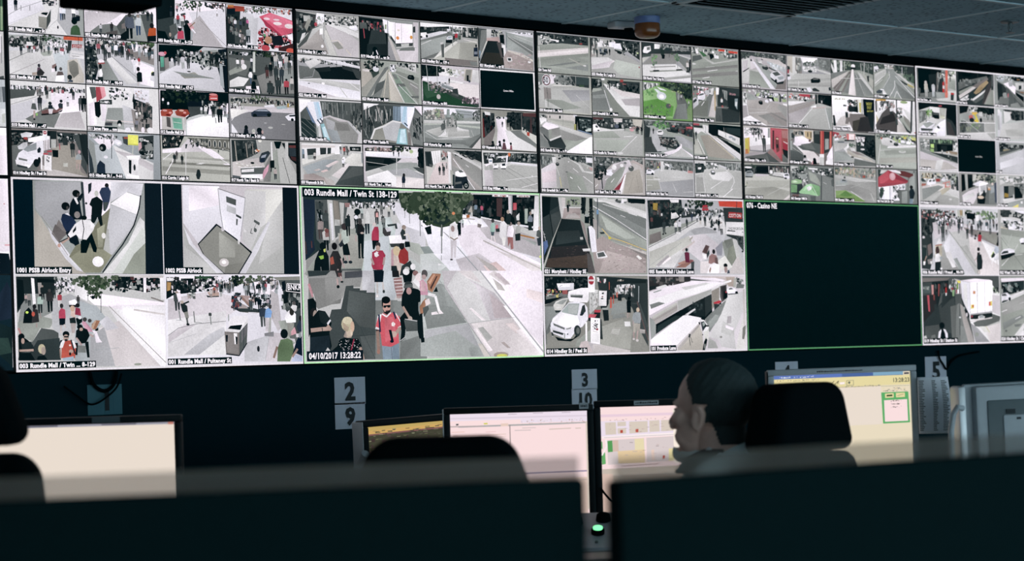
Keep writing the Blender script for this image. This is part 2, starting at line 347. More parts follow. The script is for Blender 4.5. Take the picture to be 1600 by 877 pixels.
# ------------------------------------------------------------------ the display wall
FEEDS = '''T1 0 0 | 001 Rundle Mall / ... y St | b ddd, p eef -9 348 443 284 481 479 -19 898, l aab 11 -15 678 151 501 442 306, l bbc 9 -18 865 396 557, l bbc 9 444 995 643 680, p bbc 677 340 1015 338 1003 993 777 998 643 702, p 9aa 859 360 1015 338 1003 982 862 988, m 123 345 103 552 265 100, l 889 15 173 432 171 543, l 889 16 289 421 287 527, z 443 239 655 399 40 36 40 123 012 334 dcd 345, p eee 402 634 481 474 567 449 508 642, p 122 426 575 452 545 528 534 506 604, p 998 398 634 508 642 500 903 398 863, p 455 508 642 567 456 556 724 500 903, m eef 469 706 683 325 100, m def 345 734 668 292 100, m fff 234 868 650 293 100, m ccd 123 917 666 270 100, p 123 841 609 955 549 952 662 853 708, e 112 874 683 40 68, p 373 817 982 825 846 852 782 908 757 942 820 954 976, e 223 652 839 11 36
T1 0 1 | 002 Rundle Mall / ... 8-139 | b fef, p dcd 13 451 299 412 516 428 294 685 4 948, p 788 76 871 193 721 352 666 567 764 536 916 288 1026 60 963, p 566 438 712 573 444 957 369 960 991 548 1040, p 9aa 556 583 779 416 871 1001 577 1014, z 417 283 956 415 60 32 59 344 fef 9aa 566 ccd, z 15 361 298 458 20 28 45 ccd fef bab, m ccd 345 219 887 204 100, m 433 223 370 880 250 100, p 655 291 867 451 801 448 927 304 945, p 877 511 657 585 602 583 739 509 760, m 568 122 615 975 573 115, p 568 578 580 616 495 674 510 692 725 583 739, m bcd 358 741 880 459 100, m bcd 345 703 541 184 100, m 233 234 880 541 230 100, m 345 122 938 556 208 100, p d52 873 875 891 712 937 660 995 687 992 860, e 322 934 637 30 60, p 122 866 876 992 849 990 987 864 1002, p 122 433 963 582 785 578 991 461 1039
T1 0 2 | 003 Rundle Mall / ... 8-129 | b fef, p eef 461 264 1004 117 1003 996 636 991, p cbc 488 501 617 315 955 1002 478 985, p 122 -1 16 263 -22 257 315 231 846 -19 1020, p 344 6 492 240 390 259 987 -2 923, p 9ab 239 438 380 395 515 739 478 985 244 989, p 566 173 614 268 530 295 743 199 898, l 988 10 615 412 1004 972, f 527 86 143 133 60 48 352 263 474 241, z 261 75 398 272 40 22 53 234 eef 9aa 123 cab, z 687 -9 1003 142 50 32 63 122 233 fef 855 344, l 888 15 589 125 568 394, m 123 345 201 395 240 100, m e9a 123 288 287 169 100, m c45 234 296 562 241 100, p 455 335 305 406 271 412 330 342 352, p eef 336 257 406 235 405 283 334 317, m b34 345 385 527 217 100, m eee 455 360 614 289 100, p 012 376 588 425 485 478 599 472 889 394 899, e 233 425 497 35 53, p e9a 432 521 488 501 533 616 484 671, l eef 29 493 633 546 723, l a75 24 462 601 543 482, p d46 280 888 288 731 328 666 374 709 379 877, e 322 320 648 31 67, e eef 321 614 25 24, p 012 1 731 109 742 182 996 -4 1018, e b98 178 805 16 48, m eef 988 872 306 146 100, m ddd 555 970 195 147 100, m bbb 777 619 242 121 100
T1 0 3 | 004 Rundle Mall ... 5 106 | b dde, p 233 5 68 216 39 166 953 -12 949, p 455 111 396 293 250 387 483 281 890 118 909, p ccd 293 250 474 225 445 871 379 878, p eef 346 21 610 -15 607 158 423 281, z 248 35 623 181 50 26 59 344 eef 899 c9a 566, p b43 22 17 273 19 271 130 132 148 20 115, p c73 22 17 111 5 110 59 21 66, p 123 7 104 134 75 131 217 5 227, z 627 -18 1008 129 60 27 55 344 dcd 655 9aa 976 c54, f 493 50 116 74 30 45 463 352 574, z 18 237 170 707 60 32 98 122 233 455 644 788, m dde 345 125 541 221 100, m 457 233 206 555 221 100, m 344 123 256 475 222 100, m d6a 345 313 493 197 100, m b98 344 203 703 147 100, z 172 609 281 890 14 39 98 988 455 dcd, m 9ab 234 322 860 370 100, m 877 544 232 896 271 100, z 453 450 1008 979 160 56 84 833 b34 511 e9a 122 d56 200 dcd, p e57 490 223 657 107 1005 255 1009 529 830 626 618 454, p f79 556 215 690 122 1005 280 1002 455 784 433, p c35 523 244 603 332 831 613 822 639 585 433, e fcd 605 258 50 30, e fdd 769 348 67 40, e fcd 754 263 50 22, e fdd 944 387 67 55, p 223 664 646 830 626 876 844 693 866, p fef 915 590 1008 554 1005 729 930 688, e c86 620 751 58 89, e 4a6 564 646 23 35, m eee ccc 849 984 175 100, e d45 575 942 66 74, p 622 775 906 1004 779 1000 992 774 981, e e54 958 959 67 63
T1 1 0 | 005 Rundle Mall / ... Lane | b ccd, p 9aa -21 52 581 22 776 65 662 213 -6 314, p ddd -7 402 438 306 659 325 768 492 703 991 -12 1018, p bcd 575 380 772 312 795 579 759 1008 648 952, p aba 409 399 479 346 576 335 546 439 449 461, p cba 768 514 909 465 989 738 985 986 759 1008, p 887 781 558 852 505 908 566 918 790 845 899 792 758, p ccc 895 478 938 473 989 760 988 828, l 788 11 -11 612 341 318, l bab 13 -10 908 462 526, z -21 52 437 329 130 35 75 122 233 344 122 566 cbc, f 511 64 181 56 40 45 241 352 122 263, z 483 79 800 287 110 19 58 dde 455 fef 9aa 233 eef, c 245 351 798 421 26 133 188, p d53 721 5 982 -16 980 74 720 77, l 122 9 921 -8 916 273, p b33 831 160 969 155 967 233 829 238, t fdd 843 232 58 COTTON ON, p 344 776 88 832 81 814 308 772 312, p eee 807 297 994 309 991 467 800 444, l 9ab 9 827 362 982 378, l 566 9 826 418 924 418, m 234 345 154 472 199 100, m ddd 455 298 411 155 100, p eee 227 176 302 189 315 254 226 265, p eee 217 1 306 1 305 45 223 44, e 434 383 672 19 40, p 746 353 826 362 715 403 710 412 820, p 433 346 827 403 732 456 816 427 885 358 892, p b98 291 833 353 815 352 882 290 888, p 966 556 649 613 599 611 710 555 739, p fef 548 717 594 712 593 779 547 795, p 122 590 690 619 642 617 765 596 779, e 655 671 715 20 40, p 755 608 867 630 775 693 769 713 856, p fff 592 991 608 867 713 845 717 990, e 233 789 882 34 58, p 457 759 986 788 927 830 945 829 990
T1 1 1 | 006 Rundle Mall / ... 90-99 | b ccd, p 234 3 -7 144 43 139 315 192 535 128 904 -14 918, p 899 137 451 280 435 445 872 415 943 214 918, p ddd 280 435 368 380 707 914 560 952, l 889 11 354 359 709 800, p 988 573 266 957 129 951 499 717 387, p fef 615 352 950 545 941 983 751 933, z 3 -7 574 174 150 26 59 233 eef 9aa 455 fef 344 cbc, f 767 60 207 92 70 60 473 584 362 352, p fef 649 74 737 63 735 201 647 211, c 142 179 570 403 30 181 294, c 545 200 953 360 18 183 229, z -1 196 157 901 90 37 90 122 233 012 455 9aa 344, m 344 123 265 471 295 100, m 346 234 462 346 205 100, m 544 233 577 425 252 100, m 877 344 636 407 275 100, m c34 caa 736 522 184 100, m eef dde 674 689 321 100, m 467 345 879 392 207 100, p 122 696 709 726 660 770 679 773 885 700 892, e 322 720 604 24 51, l caa 18 715 891 713 983, e fef 208 488 43 45, p b55 164 527 257 506 257 540 163 557, p eee 168 719 205 624 224 758 215 850 179 853, e 322 194 603 23 59, p 233 151 834 230 826 228 916 164 912, p ef6 895 689 918 629 948 660 917 733, p 344 903 665 948 637 946 730 902 734, p dde 887 736 946 730 944 868 885 828
T1 1 2 | 008 Rundle Mall / ... 67-67 | b bbc, p dde 14 684 362 360 851 403 978 487 985 975 10 924, p 9aa 457 301 666 84 858 37 949 295 722 466, p 012 11 17 668 -13 473 251 362 360 81 391 4 399, p 123 874 36 1019 -6 1000 998 937 930 851 403, p 566 729 125 889 82 882 449 739 415, z 243 61 1012 386 140 41 72 122 233 455 9aa 012 bbc 344, p 998 309 678 514 584 576 650 797 701 575 711 370 744, p 899 201 593 592 649 782 690 813 711 371 696, p 566 22 278 84 247 141 528 77 606 16 613, p 4b9 29 301 76 284 79 510 33 527, p 988 83 319 145 288 156 526 93 581, e e9b 54 226 54 48, e d56 101 197 19 34, m dde ccd 196 474 192 100, m 345 344 235 482 168 100, m 566 234 289 464 217 100, m dde 9aa 351 529 313 100, m eee 555 380 237 121 100, m 344 233 429 521 290 100, m dcd 566 489 249 145 100, m c54 345 617 162 97 100, e 122 436 581 28 14, z 551 339 785 532 40 22 53 234 ddd 455, m 233 122 771 412 316 100, m 122 122 851 428 341 100, m 233 122 911 616 317 100, p 9ab 884 351 980 389 969 952 891 837, p 123 931 395 1012 386 1000 998 952 1002
T1 1 3 | 009 Rundle Mall / ... 33 | b 566, p 677 16 190 372 248 267 604 25 531, p 9a9 10 508 158 370 237 460 24 604, p ddd 22 727 153 616 315 648 230 829 19 874, p fef 263 825 460 806 473 978 259 998, p 888 431 587 1004 179 1007 928 506 975, p 9aa 699 411 1000 379 1011 728 758 802, z 18 43 1022 127 120 42 64 122 233 344 dde 566 241, f 590 26 216 99 60 60 241 132 352 122, c 654 168 1000 379 26 223 323, p cdc 379 26 417 22 408 491 375 494, m eee 566 148 445 245 100, m dcd b99 221 461 270 100, e eee 239 386 42 64, m dde 345 354 349 197 100, p eee 300 576 335 449 366 545 356 632 307 624, e 233 335 449 26 49, l 469 30 335 634 337 769, p 122 336 843 354 743 403 738 425 884 343 891, e 112 379 753 33 54, p 122 383 543 431 562 430 661 372 667, m 433 311 587 621 322 100, p 733 566 425 616 420 613 569 571 573, m 122 122 646 565 323 100, m 344 233 726 706 398 100, m 345 234 809 723 399 100, m 344 122 629 988 323 150, p 344 572 944 592 793 659 762 699 808 688 958, m 344 233 754 976 398 130, m c45 322 880 965 374 120, m cbb 555 966 857 325 100, m 455 566 931 486 325 100
T1 2 0 | 010 Rundle Mall / ... -47 | b ddd, p 566 -6 119 358 107 311 301 -11 402, p dde -6 542 369 343 486 404 199 808 -6 918, l 889 9 -6 519 340 322, p 788 185 809 454 549 692 505 564 969 343 938, p cbc 565 945 690 601 902 511 985 961, z -6 95 999 189 200 29 80 122 fef 9aa 344 eef 233 ccd 566, c 341 251 906 318 20 190 214, p fef 533 233 938 195 962 578 630 654 529 471, m eef 566 752 500 216 100, m 344 233 830 349 216 100, m 344 ddd 577 276 167 100, m 455 344 924 581 337 100, m 122 122 969 601 362 100, e eee 297 421 15 33, p 566 262 590 278 470 323 466 338 607, l c99 43 305 622 302 776, e 322 302 811 15 19, m 334 344 379 615 333 100, m 344 566 479 357 214 100, p 955 393 626 498 569 601 584 678 482 684 553 600 644 407 684, p 322 392 685 600 644 684 565 668 615 570 682 399 720, e 233 515 449 24 38, p 234 486 570 492 487 544 482 557 564, p dcd 490 570 554 565 540 673 496 677, e 223 664 388 21 34, p 345 621 463 649 425 686 446 684 541 632 546, e 8c5 336 702 15 33
T1 2 1 | 011 James Place ... mm | b ddd, p fff -6 45 63 38 124 830 32 873, p fef 25 404 118 347 124 854 32 885, p 566 40 41 124 33 135 249 73 303, p c45 127 32 223 23 242 239 133 370, p f9a 185 27 246 21 266 213 211 290, p 122 102 373 179 342 189 631 157 706 112 662, p fef 193 389 270 382 248 772 202 775, p 344 161 319 346 290 347 399 178 402, z 182 332 324 377 16 18 48 fff ccd 9aa, p 9aa 284 478 516 458 616 962 230 894, p ccd 486 387 640 471 665 861 507 922, l ecc 19 263 746 635 765, l 988 12 247 796 634 814, p 988 609 474 905 645 898 991 647 960, p 344 647 128 909 399 904 695 718 538 628 301, z 308 15 597 304 90 34 58 233 fef 9aa 455 dde eef 244, p eee 532 29 633 20 631 142 530 139, p eef 657 17 869 34 863 354 660 249, z 664 53 848 281 30 25 39 c99 dde bab 9ab, p 122 637 252 707 270 710 514 640 471, z 644 300 900 892 80 38 98 122 233 655 344 988, m eee ccc 683 688 172 100, m eec 888 728 660 147 100, e 122 440 805 34 68, e ddd 439 842 22 34, l 322 10 247 796 347 788, p 445 239 809 339 801 338 862 238 869, m 88a 566 679 933 245 100, e eef 554 943 41 54, e eee 868 931 48 69, e fef 765 927 25 64
T1 2 2 | 012 Rundle Mall SA | b fef, p 012 14 16 1007 -4 1002 224 737 272 439 448 5 460, p 123 395 228 738 197 699 526 420 599, p 455 409 351 670 328 634 507 437 573, p 788 738 222 870 210 828 692 794 694, f 365 106 326 149 90 75 132 012 241 243 122, z 607 184 998 426 60 29 90 122 344 233 9aa ddd, p cdd 355 629 568 512 997 476 1004 981 364 1002, p fff 386 677 666 529 1013 551 1013 993 380 1000, p d55 724 73 848 49 846 175 722 178, e e88 782 42 60 25, l fdd 15 739 134 838 125, m eef 344 48 321 148 100, m dde 233 121 401 149 100, m dde 9aa 601 497 175 100, m ddd 9aa 662 554 251 100, m 233 122 774 570 302 100, m 122 122 871 676 365 130, m 99b 344 950 531 252 100, m 9ab 234 997 678 253 100, l 899 25 805 568 811 693, p cbb 28 545 388 589 333 942 21 915, p dcc 173 446 246 440 243 564 171 570, p 655 90 601 146 621 150 844 94 823, p 9cb 165 607 315 620 326 893 181 866, p 5b9 181 619 307 628 315 869 193 853, l cec 12 192 717 305 733, p ccc 323 607 355 604 358 903 334 904, p b43 8 497 38 438 174 426 188 507 146 597 16 595, p b43 213 480 270 418 399 422 430 511 356 592 235 565, e e99 69 467 35 22, e ea9 310 449 36 22, e 811 115 562 32 20, e f99 148 510 22 22, e f99 357 492 23 22, e 922 340 556 36 20, p 344 372 603 438 510 429 574 379 652
T1 2 3 | 013 Hindley St / ... 2-20 | b 889, p dcd 18 248 1024 236 1022 366 641 372 301 388 30 524, p eed 17 349 302 350 29 575, p 998 22 71 1028 16 1024 236 18 273, z 22 71 1042 209 200 30 76 122 233 9aa 544 ddd 344 455 877, f 409 60 102 56 20 41 352 473 263, f 562 59 69 51 14 36 352 463, z 19 197 234 355 40 27 56 122 ddd 9aa 655, p eef 524 228 679 189 695 252 541 273, p 9bc 712 238 851 200 884 269 729 293, p c93 887 145 915 143 913 233 885 235, l eee 15 28 613 132 402, p 346 326 411 369 364 438 318 557 302 616 361 640 410 631 462 333 494, p 9ac 386 368 446 327 557 318 599 355, e 122 384 465 31 38, e 122 597 439 31 38, l 122 15 349 498 622 476, p eef 846 457 917 395 1022 366 1018 534 896 543, p 345 907 421 1021 391 1020 438 916 452, e 122 958 520 24 36, e bbb 617 732 38 26, e aab 542 630 24 15, e bbb 817 640 31 10, e 122 246 760 27 61, p 223 203 903 217 788 268 784 283 897, e bba 357 828 27 51, p dcc 325 907 342 867 376 865 384 915, e 122 445 809 41 66, p 223 410 888 436 822 496 818 503 907, e c99 492 844 17 46, p dde 27 676 107 847 123 909 23 904, e eef 502 971 31 36
T1 3 0 | 014 Hindley St / Peel St | b 877, p 677 1 341 292 345 327 864 4 952, p 122 -1 35 593 14 589 229 0 365, z -1 59 409 361 110 38 52 122 233 455 899 544 677, p dde 114 109 195 68 282 85 251 170 134 190, p b44 156 177 207 173 206 233 155 224, p ccd 72 383 147 296 205 280 202 446 86 441, p 344 593 38 998 56 1001 345 859 211 618 275, z 593 38 995 249 70 33 81 122 233 012 344 9aa ddd, p 455 802 71 998 81 989 948 910 736 886 401, p 233 892 64 1005 80 998 731 930 494, p a98 527 377 798 263 907 880 997 972 518 877, p cbb 606 944 373 743 369 957, p dcc 341 887 548 852 996 984 339 982, p fff 214 197 414 123 532 138 516 211 293 274 213 279, p dcd 419 229 516 199 512 402 415 455, l 988 12 441 228 437 454, l 988 12 478 213 475 428, p eef 53 644 84 524 204 375 293 274 411 242 414 527 360 649 286 677 225 822 51 762, p 9ab 144 449 204 363 322 284 320 438 201 493, p 234 327 437 357 376 379 410 370 494 333 508, p 788 83 618 198 658 191 694 82 665, p fff 38 668 197 729 240 774 210 835 51 785, e 122 314 723 41 90, e 122 352 661 21 71, p 344 51 762 196 812 195 848 65 820, p eee 408 16 467 12 465 155 406 147, e c34 437 62 27 38, l fdd 14 415 64 459 60, p 233 504 45 593 14 587 373 497 391, p bbb 516 199 583 194 579 385 512 390, p 122 527 424 608 431 605 586 531 579, p d56 407 503 473 495 465 535 406 539, p c45 459 448 526 439 518 477 459 481, p eee 421 538 517 556 511 883 415 859, z 442 573 499 712 20 18 29 122 344 eee, p eee 373 553 394 552 389 849 368 850, l c56 19 626 287 631 418, p 344 650 154 740 147 737 315 677 319, m 233 566 800 574 360 100, e d9a 890 449 18 43, p 9ab 834 620 846 524 877 486 914 519 918 615, p b98 837 620 915 616 907 712 838 716, l c99 29 853 715 848 824, l c99 29 892 713 886 834, p ccb 670 702 730 698 729 782 669 778
T1 3 1 | 015 Hindley St / ... 9-66 | b 9ab, p bcd 39 295 347 225 529 457 551 944 181 914, p 899 12 152 86 243 119 917 13 923, p 345 1 345 49 583 74 871 13 923, p ddd 346 274 902 630 895 1000 518 1018, p fef 13 55 351 31 362 224 283 375 132 240, p cbc 344 371 622 451 901 679 898 827 542 553, z 29 30 410 148 60 37 43 122 344 dde 9aa 455, l 233 15 327 32 318 567, l 344 12 304 34 323 275, l 344 12 365 78 323 251, l 344 10 219 64 216 234, p dde 347 225 380 126 456 169 470 241 423 293, p eef 363 175 410 148 455 218 408 258, e 122 199 332 49 87, e 788 183 345 18 34, e eef 237 536 31 34, p 235 104 906 115 724 156 613 223 694 227 900, p 455 474 70 551 65 548 260 486 216, p c54 497 81 551 77 551 114 496 117, p 344 700 54 914 14 904 556 701 421, z 708 53 904 556 60 47 74 122 344 9aa 233 677 ddd, p d9a 697 201 737 174 743 296 694 385, p 899 783 244 879 189 908 334 796 366, p ee3 552 21 696 25 692 251 548 248, p cc2 549 224 692 231 692 255 548 250, l bba 24 620 255 609 476, p fff 520 494 716 469 698 569 550 577, p eee 550 553 691 557 676 937 552 895, p 122 554 577 592 587 583 893 552 870, e 233 632 744 16 73, p fff 520 896 692 924 690 998 519 970
T1 3 2 | 016 Currie / Leigh St | b bba, p 122 19 2 348 -22 262 257 22 298, z 27 1 295 255 50 38 64 122 233 544 344 cba, p fef 21 322 295 255 395 74 509 66 815 346 1010 586 1008 687 618 321 20 396, p dcd 295 230 396 49 491 167 618 333 293 354, p 665 380 25 689 28 1020 30 1016 257 669 255 507 141, z 396 37 718 252 60 29 65 344 998 aa9 233 566, p 776 689 28 1020 17 1016 270 669 255, e bba 707 140 23 90, e 223 707 147 12 75, e bba 786 142 26 91, e 234 786 147 13 80, e bba 860 147 23 91, e 223 860 154 12 76, e bba 935 149 23 91, e 223 935 157 12 76, e bba 998 153 20 86, l 344 15 784 247 1015 295, p 998 14 693 1007 738 1005 839 12 792, p 887 128 587 1009 611 1008 662 111 638, p ccb 18 495 1011 535 1010 586 17 557, p aa9 372 449 1012 485 1011 535 371 499, l fff 15 25 544 180 349, l fff 17 59 863 160 586 204 360, l eee 12 361 176 348 873, l eee 13 733 351 1009 611, z 499 578 645 620 10 65 12 ddd, m 233 122 191 621 223 100, m 655 555 222 532 199 100, m 233 233 300 639 224 100, m 233 344 835 357 91 100, m ddd 566 902 303 76 100, p 233 494 865 512 765 553 750 567 861 541 963 508 952, e 233 531 776 23 40, p 344 353 176 385 174 367 275 351 276
T1 3 3 | 017 North Tce / Bank St | b aaa, p 344 20 30 390 4 419 308 281 418 111 530 27 535, p 233 20 55 287 87 247 420 112 479, z 37 29 383 412 60 40 91 122 233 344 455 677 344, l ba9 25 70 52 94 531, l a98 23 237 91 256 420, l a98 20 338 97 342 338, p dcc 27 535 451 408 515 608 474 942 28 913, z 27 535 446 663 40 43 25 eed bba dcc cba, p 888 515 608 587 399 675 291 593 962 491 967, p e9b 478 738 576 553 564 707 483 916, p bbb 678 137 799 129 1011 786 1025 992 696 982, p 9a9 641 294 711 186 748 980 593 987, l 122 13 794 387 894 986, p 122 783 53 1043 35 1033 579 914 431, p 833 894 97 1025 88 1024 153 893 154, p 622 915 353 1019 373 1017 476 931 430, p ccc 835 24 884 21 879 459 830 461, p 012 663 23 784 15 746 184 694 188, p 345 885 149 1023 166 1020 347 898 354, p 345 434 409 470 304 573 247 606 296 517 506 465 534 432 511, p 235 450 433 519 403 508 519 449 510, p 9ac 468 368 546 325 527 403 459 420, e eec 449 25 27 36, z 353 210 453 305 14 24 36 e93 fdd cba b54, l eee 36 625 39 627 461, p 122 594 476 663 459 660 638 596 642, l 233 31 617 628 606 731, p eee 150 654 472 610 476 840 155 844, p 566 145 679 514 633 477 789 152 818, p eee 161 704 347 673 346 745 160 767, p fff 155 844 469 802 475 904 154 907, m caa 234 672 907 282 100, e 122 326 542 30 25, p 567 21 838 138 857 137 933 20 914
B1 0 0 | 1001 PSSB Airlock Entry | b 023, p 9aa 128 7 885 -31 874 996 125 997, p aab 146 18 446 10 441 289 303 614 178 384 141 300, p ba9 133 312 174 397 286 713 391 897 467 996 125 997, p dde 214 469 392 860 467 984 405 959 330 836 242 616, p 877 292 418 336 515 351 564 287 652 251 566, p 766 268 468 320 540 347 564 287 664 243 567, p fef 458 -3 651 -13 642 270 612 383 478 412, p dde 651 -6 876 8 857 148 761 101 647 219, p fff 643 238 757 104 853 154 825 351, p ccd 642 244 825 354 786 504 644 795 586 734, p bbb 590 509 626 508 632 783 586 734, p 885 581 372 642 282 586 746 644 795 562 984 452 984 354 811 403 687 481 661 523 510, p 996 457 711 586 734 644 795 562 984 452 984 361 823, p aa7 547 510 603 458 582 709 551 709, e fff 548 865 39 57, e ffe 548 865 22 32, e eed 591 584 14 32, p ddd 845 376 876 426 874 996 577 996 759 656, p cdc 859 489 882 527 874 996 640 996, l 123 15 855 135 842 275 802 466 718 682 643 833 577 984, p 9a8 797 781 880 654 874 996 712 996, p 345 446 10 463 9 474 400 458 400, p 234 496 32 520 12 515 100 495 138, e 344 479 238 8 12, e 322 622 39 14 25, p 347 570 116 586 65 634 54 649 106 639 207 622 283 605 321 594 309 592 209, p 455 599 221 631 220 610 308 594 302, e ccb 550 129 14 32, p 122 500 250 517 187 553 160 592 209 589 284 581 359 587 459 571 484 557 385 541 385 524 461 509 436 516 274, p 122 510 361 581 359 587 471 571 484 553 385 532 448 509 436, e 211 413 135 26 40, e 544 426 153 9 22, p 123 362 354 372 242 392 186 435 190 444 326 454 413 384 415, p 123 420 185 452 127 463 139 442 215, p eee 396 186 412 179 428 240 418 253, e 211 340 274 28 44, e 544 352 292 8 20, p 236 307 417 316 361 339 348 377 378 407 439 398 538 350 576 321 491, p eef 331 355 355 348 369 378, p 123 335 552 414 501 395 687 364 663, e 988 416 364 20 37, p 112 434 649 507 536 521 610 543 722 538 766 518 760 497 660 471 773 432 773, p 123 365 613 412 575 426 674 395 699, p eee 350 576 399 464 446 413 501 418 533 473 523 523 506 561 474 630 427 624 405 575 365 613, l 123 9 447 388 459 512 446 630, p 122 382 539 406 482 406 526 385 563, l c98 27 357 613 306 670, l 344 12 287 664 350 614, e d98 290 695 11 22, e 121 462 394 19 25, p eee 501 424 528 460 523 510 504 498, l 988 7 178 384 258 578 346 799, p 123 883 -31 1007 -24 996 995 874 996
B1 0 1 | 1002 PSSB Airlock | b 123, p dcd 139 5 888 2 883 991 137 986, p eef 147 11 413 11 430 472 388 434 248 657 144 428, p fef 193 15 404 18 409 225 188 298, p ddc 611 35 888 22 884 672 694 675 582 625, p ddd 602 48 759 54 752 437 641 729 573 625, p bbb 716 464 888 274 883 991 549 991, p ccc 770 384 888 141 884 672 690 886, p dde 540 985 641 742 770 397 787 410 693 728 592 991, p bbb 144 428 206 670 280 759 429 991 137 986, p ccc 143 684 303 875 394 991 137 992, p dde 143 453 214 670 288 785 429 985 377 985 262 798 181 658, p 123 384 431 522 587 645 748 545 991 429 991 280 772 244 663, p 998 388 453 522 606 632 755 536 989 435 989 288 779 252 667, p aa9 403 524 521 652 518 809 398 810, p 887 447 900 577 860 536 989 435 989, e dcc 433 868 36 47, e ffe 433 864 17 23, p dcd 417 485 438 471 442 510 425 517, p ddd 539 606 556 625 551 664 540 652, p 122 551 645 564 645 641 742 632 758, p eef 408 44 604 140 556 625 430 485, l aab 10 404 37 416 290 434 497, l aab 9 605 127 588 324 561 573, l 889 8 404 35 604 133, p 566 462 119 536 156 533 224 463 187, p bbc 465 217 533 254 531 325 463 289, p 455 532 319 572 350 569 374 532 345, p 566 533 371 545 377 539 449 530 440, p 566 667 376 710 414 703 444 663 403, l 455 8 646 479 636 532 653 538, l 344 12 665 472 680 505, l 677 5 682 426 663 479, e 566 673 498 12 24, p eee 585 481 606 506 606 526 588 520
B1 1 0 | 003 Rundle Mall / Twin ... 8-129 | b ccc, p 344 2 16 54 16 49 301 3 403 3 197, p 233 6 16 272 16 244 238 50 249, p 899 43 197 236 199 233 395 151 458 5 533, p 9a9 6 494 151 432 247 473 213 564 149 562 98 703 35 663 5 545, p bbc 227 264 351 200 481 306 413 411 360 607 277 644 230 564, p abc 415 279 530 334 595 467 483 650 468 980 370 909 376 621, p 566 157 562 237 584 269 617 272 905 -1 894 34 701 98 703, p 344 130 691 276 670 280 906 46 902, p fef 417 174 1001 300 997 1004 962 975 631 348 514 320, p eee 386 69 519 69 465 280 383 213, p eee 606 348 715 376 998 909 997 1004 875 998, p fff 699 336 1005 327 999 882 714 416, p edd 543 572 679 496 962 1002 619 986, p bbc 483 663 577 560 644 988 468 980, p dde 596 441 677 576 593 600 544 506, l 988 7 614 335 1002 970, l 9ab 4 505 809 674 789, l dcc 19 783 377 1007 435, p 122 637 16 1006 16 995 137 873 191 635 109, z 620 16 1003 192 110 22 37 122 233 dcd 733 344 9aa 012, p fef 855 16 876 16 873 191 856 190, p eee 972 16 1006 16 997 273 975 272, p dcc 790 2 998 9 997 29 790 29, l 988 16 906 245 993 293, z 248 16 383 200 120 13 34 eef 233 9aa 455 dde 344 fef, p 122 138 36 255 49 250 81 137 75, p eee 98 29 118 36 125 302 105 315, p a99 141 81 165 81 174 263 146 263, p 122 6 42 46 55 54 262 4 378, f 502 82 126 79 150 40 352 463 241 362 574, f 516 201 50 53 40 32 352 241 463, f 662 29 34 27 20 27 574 463, l 566 8 560 188 556 407, l 788 7 472 161 470 267, e 122 505 241 13 19, m c99 344 61 301 104 100, m 988 233 81 327 130 100, p 122 37 508 47 391 76 340 96 379 101 509, e cf3 65 394 10 13, p 433 93 509 104 353 136 367 142 497, e d54 105 412 11 26, e 322 114 334 13 26, l b88 10 148 393 155 458, l b88 13 125 510 125 555, m 9cb 233 151 406 208 100, m 433 122 216 394 248 100, m 233 122 170 263 156 100, m 566 344 247 251 131 100, m c45 ddd 281 343 157 100, m 344 345 293 186 79 100, m 233 233 240 212 117 100, p d46 272 461 273 389 290 350 315 370 317 462, e 433 292 328 12 26, p 123 274 461 315 462 312 534 275 533, l dbb 18 285 533 283 618, l dbb 16 305 527 315 566, p fff 341 278 382 259 410 306 398 332 344 324, p 433 340 318 398 319 389 345 344 344, m 544 344 404 332 118 100, p eba 350 436 356 357 376 358 383 463, e da8 364 357 16 32, p b35 379 423 385 345 414 358 420 437, e 322 399 325 15 24, p 233 345 515 342 462 379 450 386 516, p caa 349 515 386 516 376 621 355 620, p 122 383 463 428 451 427 503 394 542, e eee 412 457 13 16, p e9b 423 516 436 477 484 571 500 611 459 610, e 544 444 477 15 24, e 544 477 491 13 21, p b75 489 531 519 486 548 493 517 585 492 584, p c97 485 558 511 492 523 492 497 584, p 122 513 585 534 565 534 599 513 605, p fef 492 597 521 605 541 691 557 725 515 730 508 637, p 122 379 673 384 594 418 556 459 583 475 650 448 728 407 740, e 211 410 556 20 29, e c98 418 582 12 18, p 122 440 715 465 715 470 887 454 887, l c99 21 383 673 419 753, l c99 21 475 637 499 664, p 788 390 752 443 761 446 834 392 831, p 122 374 726 394 726 388 858 363 857, p 234 271 748 276 696 301 690 299 775, p d54 281 886 285 736 309 697 358 699 382 752 371 890, p eee 280 722 292 697 309 691 304 723 291 775 270 774, p eee 350 699 370 706 383 778 360 791, l 234 16 348 692 364 791 372 844, e 211 316 632 23 34, e c98 315 671 18 37, p 122 301 651 334 652 334 667 303 666, e 433 315 695 11 13, p 9bd 289 886 363 870 362 916 292 913, l b87 16 274 788 277 886, e c98 346 817 15 21, e 122 339 843 7 18, e fdc 340 751 7 10, p 122 3 662 19 636 66 689 97 742 104 794 16 817 46 896 3 894, p 233 18 714 82 703 101 768 92 794 25 779, e 211 23 649 21 36, e c98 32 695 11 31, l c98 23 8 797 100 794, l d88 23 5 558 19 617, e cb8 153 783 24 52, e b98 164 803 15 44, p 122 118 899 127 860 168 849 191 902, p 122 4 817 80 819 110 905 2 900, e 9a8 798 974 26 13
